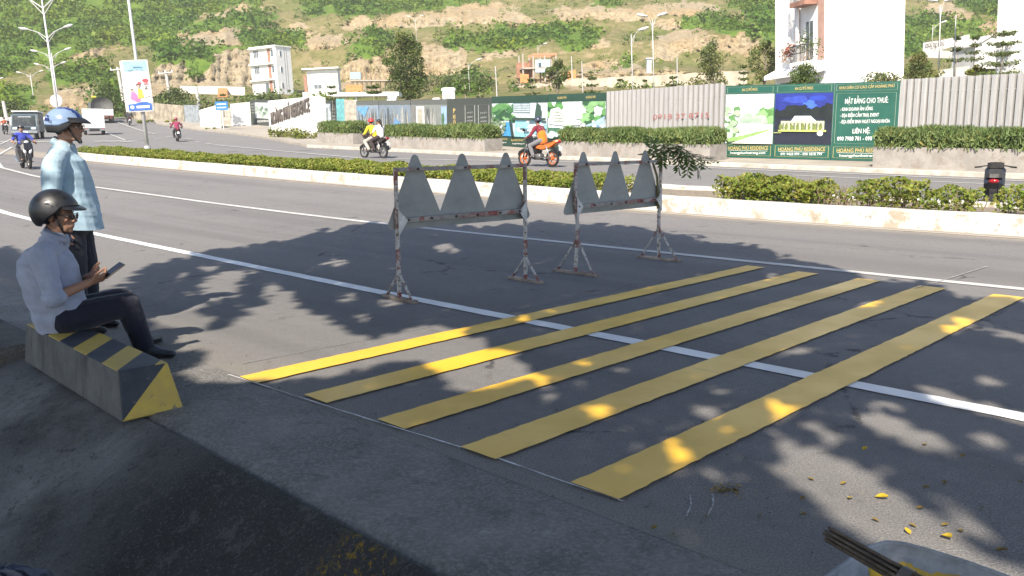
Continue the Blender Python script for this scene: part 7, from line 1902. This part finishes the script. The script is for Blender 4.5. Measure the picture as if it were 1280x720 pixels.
# orange sports bike, right of centre
orange_m = mat('orange_fairing', (0.60, 0.135, 0.02), 0.35, 0.15, 6, coat=0.4); black_f = mat('black_fairing', (0.014, 0.014, 0.016), 0.35, 0.2, 6, coat=0.4)
pO = S(21.7, 23.1); aO = R(137)
motorcycle(pO, aO, 'orange and black motorcycle with orange wheels passing behind the left barrier', black_f, orange_m, mat('orange_rim', (0.55, 0.13, 0.03), 0.4, 0.1), sc=1.08)
eO = rider(pO, aO, 'rider in maroon sleeves and orange vest on the orange motorcycle', dict(shirt=cloth('maroon_jacket', (0.16, 0.022, 0.035)), trousers=pants_g, sleeve=1.9, helmet=helmet_plain('dark_blue_helmet', (0.03, 0.035, 0.06))), 0.17, sc=1.08)
mb = MB(); mb.cap((-0.21, 0, 0.86), (-0.15, 0, 1.08), 0.180, 0.182, 14, 0.80, Vector((1, 0, 0))); mb.build('vest', cloth('orange_vest', (0.75, 0.17, 0.02)), eO, True)
# couple on a dark motorcycle
pC = S(31.6, 22.9); aC = R(138)
motorcycle(pC, aC, 'dark motorcycle carrying a couple, left of the middle planter', mat('brown_black_fairing', (0.03, 0.024, 0.022), 0.4, 0.2), None, rim_m, 'old', sc=1.05)
rider(pC, aC, 'rider in yellow shirt and red helmet in front of a passenger', dict(shirt=cloth('yellow_shirt', (0.62, 0.48, 0.03)), trousers=cloth('pale_trousers', (0.40, 0.36, 0.32)), sleeve=1.8, helmet=helmet_plain('red_helmet', (0.55, 0.03, 0.03))), 0.16, (-0.10, 0.84), sc=1.05)
rider(pC, aC, 'passenger in white shirt with long dark hair behind the yellow rider', dict(shirt=cloth('white_shirt', (0.72, 0.70, 0.69)), trousers=cloth('brown_black_trousers', (0.04, 0.03, 0.03)), sleeve=0.75, hair=1, ponytail=1), 0.05, (-0.50, 0.88), (-0.02, 0.20, 0.98), 1.02, 20, (-0.32, 0.24, 0.36))
# rider in magenta, far
pM = G(222, 177); aM = R(116)
motorcycle(pM, aM, 'dark motorcycle ridden away by a person in magenta', black_f)
rider(pM, aM, 'distant rider in magenta jacket seen from behind', dict(shirt=cloth('magenta_jacket', (0.22, 0.035, 0.08)), trousers=pants_d, sleeve=1.9, helmet=helmet_plain('magenta_helmet', (0.26, 0.04, 0.07))))
pF = G(162, 157); motorcycle(pF, R(117), 'tiny dark motorcycle far up the road beside the tarpaulin truck', black_f)
rider(pF, R(117), 'tiny far rider in dark clothes beside the tarpaulin truck', dict(shirt=cloth('dark_jacket', (0.035, 0.04, 0.05)), trousers=pants_d, sleeve=1.9, helmet=helmet_plain('black_helmet_plain', (0.02, 0.02, 0.025))))
pB = G(33, 211); aB = R(-50)
motorcycle(pB, aB, 'black scooter coming towards us with twin white headlights', black_f, None, rim_m, 'scooter', 1.02)
rider(pB, aB, 'rider in royal blue shirt coming towards us on a black scooter', dict(shirt=cloth('royal_blue_shirt', (0.05, 0.07, 0.36)), trousers=pants_d, sleeve=0.8, helmet=helmet_plain('grey_black_helmet', (0.05, 0.05, 0.055)), skin=skin2), 0.05, (-0.30, 0.82), (0.20, 0.36, 0.99), 1.02, -6, (0.12, 0.15, 0.33))
pL = G(7, 168); motorcycle(pL, R(-50), 'small dark motorcycle at the far left edge', black_f, sc=0.95)
rider(pL, R(-50), 'far rider in orange top at the left edge', dict(shirt=cloth('orange_red_shirt', (0.55, 0.14, 0.07)), trousers=pants_d, sleeve=1.8, helmet=helmet_plain('grey_black_helmet', (0.05, 0.05, 0.055))), sc=0.95)
pR = S(4.86, 17.4); motorcycle(pR, R(60), 'black scooter with red tail light half hidden behind the right median bushes', black_f, None, rim_m, 'scooter', 0.86, plate=False, mirrors=False)

# ================================================================== TRUCKS
cab_blue = mat('grey_blue_cab', (0.08, 0.12, 0.15), 0.35, 0.12, 3, coat=0.3); white_body = mat('white_truck_body', (0.72, 0.72, 0.71), 0.45, 0.06, 2); wind = mat('windscreen', (0.018, 0.026, 0.03), 0.25, 0.3, 2, spec=0.3); dark_u = mat('underbody', (0.025, 0.025, 0.026), 0.8)
def truck_wheels(e, xs, w, r):
    for x in xs:
        for sg in (-1, 1):
            mb = MB(); Mx = Matrix.Translation((x, sg*(w/2-0.13), r)) @ Matrix.Rotation(R(90), 4, 'X'); mb.lathe([(0, -0.1), (r*0.9, -0.11), (r, -0.08), (r, 0.08), (r*0.9, 0.11), (0, 0.1)], n=20, M=Mx); wv = mb.build('wheel', tyre_m, e, True)
            mb = MB(); mb.lathe([(0, -0.115), (r*0.55, -0.115), (r*0.58, 0.0), (r*0.55, 0.115), (0, 0.115)], n=16, M=Mx); mb.build('hub', rim_m, wv)
# small truck coming towards us
tp = G(37, 173.5); e = empty('truck', tp, R(-69), 0, 'small grey blue truck with white load cover coming towards us', 'truck', 'trucks up the road')
W = 1.78
mb = MB(); mb.prism([(1.0, 0.42), (1.98, 0.42), (2.02, 0.95), (1.72, 1.78), (1.60, 1.86), (0.98, 1.88)], -W/2, W/2, inset=0.03); mb.build('cab', cab_blue, e)
mb = MB(); mb.add([(2.034, -W*0.455, 0.98), (2.034, W*0.455, 0.98), (1.745, W*0.43, 1.79), (1.745, -W*0.43, 1.79)], [(0, 1, 2, 3)]); mb.build('windscreen', wind, e)
for sg in (-1, 1):
    mb = MB(); mb.box((2.03, sg*W*0.36, 0.78), (0.06, 0.30, 0.17), bev=0.02); mb.build('headlight', clear_lens, e)
    mb = MB(); mb.add([(1.15, sg*(W/2+0.004), 1.02), (1.85, sg*(W/2+0.004), 1.02), (1.62, sg*(W/2+0.004), 1.70), (1.15, sg*(W/2+0.004), 1.72)], [(0, 1, 2, 3)]); mb.build('side_window', wind, e)
    mb = MB(); mb.bar((1.85, sg*W/2, 1.2), (1.95, sg*(W/2+0.16), 1.25), 0.03); mb.box((1.95, sg*(W/2+0.19), 1.25), (0.05, 0.13, 0.26), bev=0.02); mb.build('mirror', black_pl, e)
mb = MB(); mb.box((2.05, 0, 0.5), (0.12, W*1.0, 0.22), bev=0.04); mb.build('bumper', mat('grey_bumper', (0.20, 0.22, 0.23), 0.5), e)
mb = MB(); mb.box((2.045, 0, 0.80), (0.03, W*0.40, 0.14)); mb.build('grille', dark_u, e); mb = MB(); mb.box((2.12, 0, 0.5), (0.01, 0.42, 0.14)); mb.build('number_plate', whitep, e)
mb = MB(); mb.box((-0.6, 0, 1.27), (3.1, W*0.97, 1.50), bev=0.05); mb.build('cargo_box', mat('dark_cargo_side', (0.10, 0.12, 0.13), 0.6, 0.2), e)
mb = MB(); mb.box((-0.55, 0, 2.10), (3.3, W*1.04, 0.10), bev=0.04); mb.build('load_cover', white_body, e)
mb = MB(); mb.box((0, 0, 0.45), (3.9, 0.9, 0.2)); mb.build('chassis', dark_u, e); truck_wheels(e, (1.45, -1.3), W, 0.32)
mb = MB(); mb.box((1.83, 0.1, 1.62), (0.02, 0.9, 0.10), M=Matrix.Translation((1.80, 0.05, 1.66)) @ Matrix.Rotation(R(20), 4, 'Y')); mb.build('sun_strip', mat('pale_strip', (0.45, 0.50, 0.52)), e)
# white box truck seen from behind
tp = G(118.5, 168.5); e = empty('truck', tp, R(117), 0, 'white box truck seen from behind with closed rear doors', 'truck', 'trucks up the road')
W = 1.72
mb = MB(); mb.box((0.2, 0, 1.38), (2.6, W, 1.72), bev=0.03); mb.build('cargo_box', white_body, e)
for sg in (-1, 1):
    mb = MB(); mb.box((-1.115, sg*W*0.235, 1.38), (0.03, W*0.45, 1.60), bev=0.01); d_ = mb.build('rear_door', white_body, e)
    mb = MB(); mb.tube([(-1.14, sg*0.08, 0.65), (-1.14, sg*0.08, 2.1)], 0.015, 6); mb.build('lock_bar', chrome, d_)
    mb = MB(); mb.box((-1.12, sg*W*0.40, 0.50), (0.06, 0.22, 0.10), bev=0.01); mb.build('tail_light', red_lens, e)
mb = MB(); mb.box((-1.12, 0, 0.42), (0.10, W*0.96, 0.14), bev=0.02); mb.build('bumper', mat('grey_bumper', (0.2, 0.22, 0.23)), e); mb = MB(); mb.box((-1.185, 0, 0.44), (0.01, 0.36, 0.12)); mb.build('number_plate', whitep, e)
mb = MB(); mb.prism([(1.55, 0.4), (2.6, 0.4), (2.6, 0.95), (2.3, 1.75), (1.55, 1.8)], -W/2, W/2, inset=0.03); mb.build('cab', white_body, e); mb = MB(); mb.box((0.5, 0, 0.42), (4.0, 0.8, 0.16)); mb.build('chassis', dark_u, e); truck_wheels(e, (1.9, -0.75), W, 0.30)
# big tarpaulin truck
tp = G(128, 153.5); e = empty('truck', tp, R(118), 0, 'large truck with domed grey tarpaulin over a pale tailboard', 'truck', 'trucks up the road')
W = 2.45
pr = [(-W/2, 1.5)] + [(-W/2*math.cos(R(a))*1.02, 1.75+1.25*math.sin(R(a))**0.8) for a in range(8, 173, 11)] + [(W/2, 1.5)]
mb = MB(); V = []; F = []; n = len(pr)
for i, x in enumerate(np.linspace(-2.2, 3.4, 9)):
    k_ = 1 - 0.05*(i % 2)
    for (y, z) in pr: V.append((x, y*k_, 1.5+(z-1.5)*k_))
    if i: F += [((i-1)*n+j, (i-1)*n+j+1, i*n+j+1, i*n+j) for j in range(n-1)]
F += [tuple(range(n)), tuple(range(8*n, 9*n))]
nmesh('tarpaulin', V, F, mat('grey_tarpaulin', (0.115, 0.115, 0.11), 0.85, 0.3, 2), e, None, True)
mb = MB(); mb.box((0.6, 0, 1.15), (5.7, W, 0.75), bev=0.03); mb.build('load_bed', mat('pale_bed', (0.58, 0.58, 0.56), 0.6, 0.15), e); mb = MB(); mb.box((-2.27, 0, 1.2), (0.06, W*0.94, 0.62), bev=0.02); mb.build('tailboard', white_body, e)
mb = MB(); mb.box((0.8, 0, 0.68), (6.2, 1.2, 0.25)); mb.box((-2.1, 0, 0.55), (0.12, W*0.95, 0.2)); mb.build('chassis', mat('rusty_chassis', (0.12, 0.05, 0.04), 0.8), e); mb = MB(); mb.prism([(3.5, 0.6), (5.2, 0.6), (5.2, 1.5), (4.95, 2.5), (3.5, 2.6)], -W/2, W/2, inset=0.03); mb.build('cab', cab_blue, e)
truck_wheels(e, (4.3, -0.6, -1.7), W, 0.5)
for sg in (-1, 1): mb = MB(); mb.box((-2.2, sg*W*0.40, 0.72), (0.06, 0.25, 0.14), bev=0.01); mb.build('tail_light', red_lens, e)
mb = MB(); mb.box((-1.3, W*0.3, 3.02), (0.7, 0.5, 0.22), bev=0.06); o_ = mb.build('yellow_bundle', mat('yellow_cloth', (0.6, 0.45, 0.05), 0.8), None); o_.parent = e; o_.name = 'bundle'

# ================================================================== BARROW, STICKS, LEAVES, RUBBISH
tin = NT('galvanised_tray'); n_ = tin.noise(5, 6, 0.7); n2_ = tin.noise(2.2, 5, 0.65)
c_ = tin.mix(tin.mr(n_, 0.35, 0.65), (0.18, 0.195, 0.21), (0.34, 0.36, 0.38)); c_ = tin.mix(tin.mr(n2_, 0.60, 0.68, 0, 0.8), c_, (0.10, 0.065, 0.05)); c_ = tin.mix(tin.mr(tin.noise(3.1, 6, 0.7), 0.60, 0.64, 0, 0.95), c_, (0.55, 0.36, 0.04))
tin.col(c_); tin.p.inputs['Metallic'].default_value = 0.0; tin.rough(0.75); tin.bump(tin.noise(9, 5, 0.7), 0.5, 0.02)
def atz(u, v, z):
    d = ray(u, v); t_ = (z-HCAM)/d.z; return Vector((d.x*t_, d.y*t_, z))
RZ_ = 0.40
rim_pts = [atz(u, v, RZ_ + dz_) for u, v, dz_ in ((1000, 748, 0), (1040, 716, 0), (1072, 694, 0.0), (1090, 683, 0.01), (1109, 678, 0.015), (1130, 680, 0.015), (1160, 688, 0.01), (1205, 702, 0), (1255, 720, 0), (1330, 748, 0), (1360, 790, 0), (1250, 860, 0), (1080, 860, 0), (1000, 800, 0))]
cen_ = sum(rim_pts, Vector())/len(rim_pts); brw = empty('wheelbarrow', Vector((cen_.x, cen_.y, 0)), 0, 0, 'metal barrow tray smeared with yellow paint at the bottom right', 'wheelbarrow')
o0 = Vector((cen_.x, cen_.y, 0)); V = []; F = []; n = len(rim_pts)
for k_, z_ in ((1.0, None), (0.99, -0.012), (0.80, -0.16), (0.62, -0.22)):
    for p in rim_pts: q = cen_ + (p-cen_)*k_; V.append(Vector((q.x, q.y, (p.z if z_ is None else RZ_+z_))) - o0)
for l in range(3):
    for j in range(n): F.append((l*n+j, l*n+(j+1) % n, (l+1)*n+(j+1) % n, (l+1)*n+j))
F.append(tuple(3*n+j for j in range(n)))
tr_ = nmesh('tray', V, F, tin.m, brw); s_ = tr_.modifiers.new('solid', 'SOLIDIFY'); s_.thickness = 0.004
mb = MB(); mb.tube([p - o0 for p in rim_pts] + [rim_pts[0]-o0], 0.006, 6, False); mb.build('rim', tin.m, tr_)
mb = MB(); pp_ = [cen_ + (p-cen_)*0.80 for p in rim_pts]
pv = [Vector((p.x, p.y, RZ_-0.155+random.uniform(0, 0.01))) - o0 for p in pp_]; mb.add([Vector((0, 0, RZ_-0.15))] + pv, [(0, 1+j, 1+(j+1) % n) for j in range(n)])
pm_ = mat('wet_yellow_paint', (0.55, 0.36, 0.03), 0.5, 0.3, 9, (0.2, 0.17, 0.12), 0.3, 6); mb.build('paint_residue', pm_, brw)
q1, q2 = atz(1086, 689, RZ_-0.01), atz(1104, 684, RZ_-0.02)
mb = MB()
def wall_at(j, f): p = rim_pts[int(j)].lerp(rim_pts[int(j)+1], j-int(j)); k_ = 0.968-0.19*f; q = cen_ + (p-cen_)*k_; return Vector((q.x, q.y, RZ_-0.012-0.148*f+0.004)) - o0
for js, f0, f1 in ((np.linspace(2.6, 4.1, 9), 0.02, 0.75), (np.linspace(4.5, 7.0, 16), 0.10, 0.98), (np.linspace(1.0, 2.6, 9), 0.5, 0.98)):
    ft = [f0 + random.uniform(0, 0.16) for _ in js]; base_ = len(mb.V)
    mb.add([wall_at(j, f) for j, f in zip(js, ft)] + [wall_at(j, f1) for j in js], [(i, i+1, len(js)+i+1, len(js)+i) for i in range(len(js)-1)])
mb.build('paint_smear', pm_, brw)
wc = atz(1180, 830, 0.17) - o0; mb = MB(); mb.ring(wc + Vector((-0.05, 0.1, 0)), 0.12, 0.035, 20, 8, Matrix.Rotation(R(60), 3, 'Z')); mb.build('wheel', tyre_m, brw, True)
mb = MB()
for (u, v) in ((1060, 760), (1300, 760)): mb = MB(); a_ = atz(u, v, RZ_-0.15) - o0; mb.tube([a_, Vector((a_.x*1.05, a_.y, 0.01))], 0.016, 7); mb.build('leg', engine_m, brw)
# bundle of sticks lying over the rim
s0_ = atz(1033, 666, RZ_+0.10); s1_ = atz(1160, 738, RZ_+0.07); ax = (s1_-s0_).normalized()
wood = mat('dark_bamboo', (0.095, 0.075, 0.055), 0.8, 0.5, 40, bump=0.5)
bd = empty('stick_broom', s0_, 0, 0, 'bundle of dark thin sticks lying across the barrow tray', 'broom')
sx_ = ax.cross(Vector((0, 0, 1))).normalized(); sy_ = sx_.cross(ax); mb = MB()
for i in range(26):
    a_ = random.uniform(0, 6.28); r_ = 0.017*math.sqrt(random.random()); o_ = sx_*math.cos(a_)*r_ + sy_*math.sin(a_)*r_; st0 = random.uniform(0, 0.012)
    mb.tube([ax*st0+o_, ax*0.16+o_*1.05+Vector((0, 0, random.uniform(-0.001, 0.001))), ax*(s1_-s0_).length+o_*1.35], [0.0034, 0.0036, 0.0030], 6)
mb.build('sticks', wood, bd)
mb = MB(); mb.tube([ax*0.20, ax*0.225], 0.024, 12); mb.build('binding', mat('grey_binding', (0.10, 0.09, 0.08)), bd)
# fallen yellow leaves
fl_y = leafmat('fallen_yellow_leaf', (0.50, 0.36, 0.03), (0.42, 0.27, 0.03), 20, False, 0.2); fl_d = leafmat('fallen_dull_leaf', (0.20, 0.14, 0.035), (0.13, 0.10, 0.035), 20, False, 0.1)
def leaf_mesh(name, L, m):
    V = []; F = []; n = 7
    for i in range(n):
        u = i/(n-1); w = math.sin(math.pi*u**0.8)*0.30*L; V += [(L*(u-0.5), -w, 0.004+0.3*L*u*u+w*0.5), (L*(u-0.5), w*0.15*math.sin(5*u), 0.003+0.3*L*u*u), (L*(u-0.5), w*1.1, 0.004+0.3*L*u*u+w*0.75)]
        if i: b = 3*i; F += [(b-3, b, b+1, b-2), (b-2, b+1, b+2, b-1)]
    me = bpy.data.meshes.new(name); me.from_pydata(V, [], F); me.materials.append(m); me.polygons.foreach_set('use_smooth', [True]*len(F)); me.update(); return me
lm = [leaf_mesh('leaf_blade', 0.056, fl_y), leaf_mesh('leaf_blade', 0.036, fl_y), leaf_mesh('leaf_blade', 0.030, fl_d)]
spots = [(1102, 627, 0, 'largest flat yellow leaf in the sunlit patch'), (1183, 675, 0, 'bright yellow leaf just above the barrow rim'), (1062, 625, 1, 'small yellow leaf left of the largest one'), (1134, 672, 1, 'yellow leaf pair touching the barrow rim'), (1003, 629, 2, None), (1081, 565, 1, None), (1203, 574, 2, None), (931, 578, 2, None), (1227, 640, 2, None), (1158, 612, 2, None), (1093, 657, 2, None), (1140, 662, 2, None), (1254, 694, 2, None), (1200, 668, 2, None), (1181, 664, 2, None), (1250, 696, 2, None), (1150, 640, 2, None), (1013, 601, 2, None), (1155, 562, 2, None), (1180, 610, 2, None), (1275, 606, 2, None), (950, 648, 2, None), (882, 653, 2, None), (841, 670, 2, None), (818, 668, 2, None), (1004, 650, 2, None), (1054, 610, 2, None)]
for (u, v, kx, lab) in spots:
    o = bpy.data.objects.new('fallen_leaf', lm[kx]); link(o); p = G(u, v); p.z = 0.002; place(o, p, random.uniform(0, 6.28))
    tag(o, lab or 'small dull fallen leaf on the shaded asphalt', 'leaf', 'fallen leaves on the asphalt' if lab else 'dull fallen leaves on the asphalt')
mb = MB()
for _ in range(420):
    s_, t_ = random.uniform(-2.5, 6), random.uniform(1.8, 4.2); p = S(s_, t_); r_ = random.uniform(0.002, 0.007)
    mb.ell(p + Vector((0, 0, r_*0.4)), (r_*random.uniform(0.7, 1.5), r_, r_*0.6), 6, 4)
tag(mb.build('grit', mat('grit', (0.16, 0.145, 0.12), 0.9, 0.4, 30)), kind='stuff')
# crumpled bag bottom left
pb0 = D(22, 712, 2.95); bg_ = MB(); rr2 = random.Random(9)
zb0 = float(-0.72)
V = []; F = []; nu_, nv_ = 26, 14
for i in range(nv_+1):
    for j in range(nu_):
        th = math.pi*0.5*i/nv_; ph = 2*math.pi*j/nu_; r_ = 0.16*(0.75+0.5*float(vnoise(j*0.55, i*0.5, 5)))
        V.append((r_*math.cos(ph)*math.cos(th)*1.3, r_*math.sin(ph)*math.cos(th), 0.11*math.sin(th)*(0.7+0.6*float(vnoise(j*0.8+3, i*0.8, 6)))))
for i in range(nv_):
    for j in range(nu_): F.append((i*nu_+j, i*nu_+(j+1) % nu_, (i+1)*nu_+(j+1) % nu_, (i+1)*nu_+j))
o = nmesh('crumpled_bag', V, F, mat('grey_blue_plastic', (0.04, 0.05, 0.075), 0.5, 0.6, 7)); o.location = (pb0.x-0.06, pb0.y-0.05, pb0.z-0.10)
tag(o, 'crumpled dark blue grey bag in the bottom left corner', 'bag')
# ================================================================== HAZE
hz_ = MB(); hz_.box((0, 240, 59), (1700, 640, 123)); haze = hz_.build('haze', [])
hm = bpy.data.materials.new('haze'); hm.use_nodes = True; ht = hm.node_tree; ht.nodes.clear()
ho = ht.nodes.new('ShaderNodeOutputMaterial'); hv = ht.nodes.new('ShaderNodeVolumePrincipled'); hv.inputs['Color'].default_value = (0.95, 0.93, 0.88, 1)
hv.inputs['Density'].default_value = 0.0004; hv.inputs['Anisotropy'].default_value = 0.0
ht.links.new(hv.outputs[0], ho.inputs['Volume']); haze.data.materials.append(hm); tag(haze, kind='stuff')
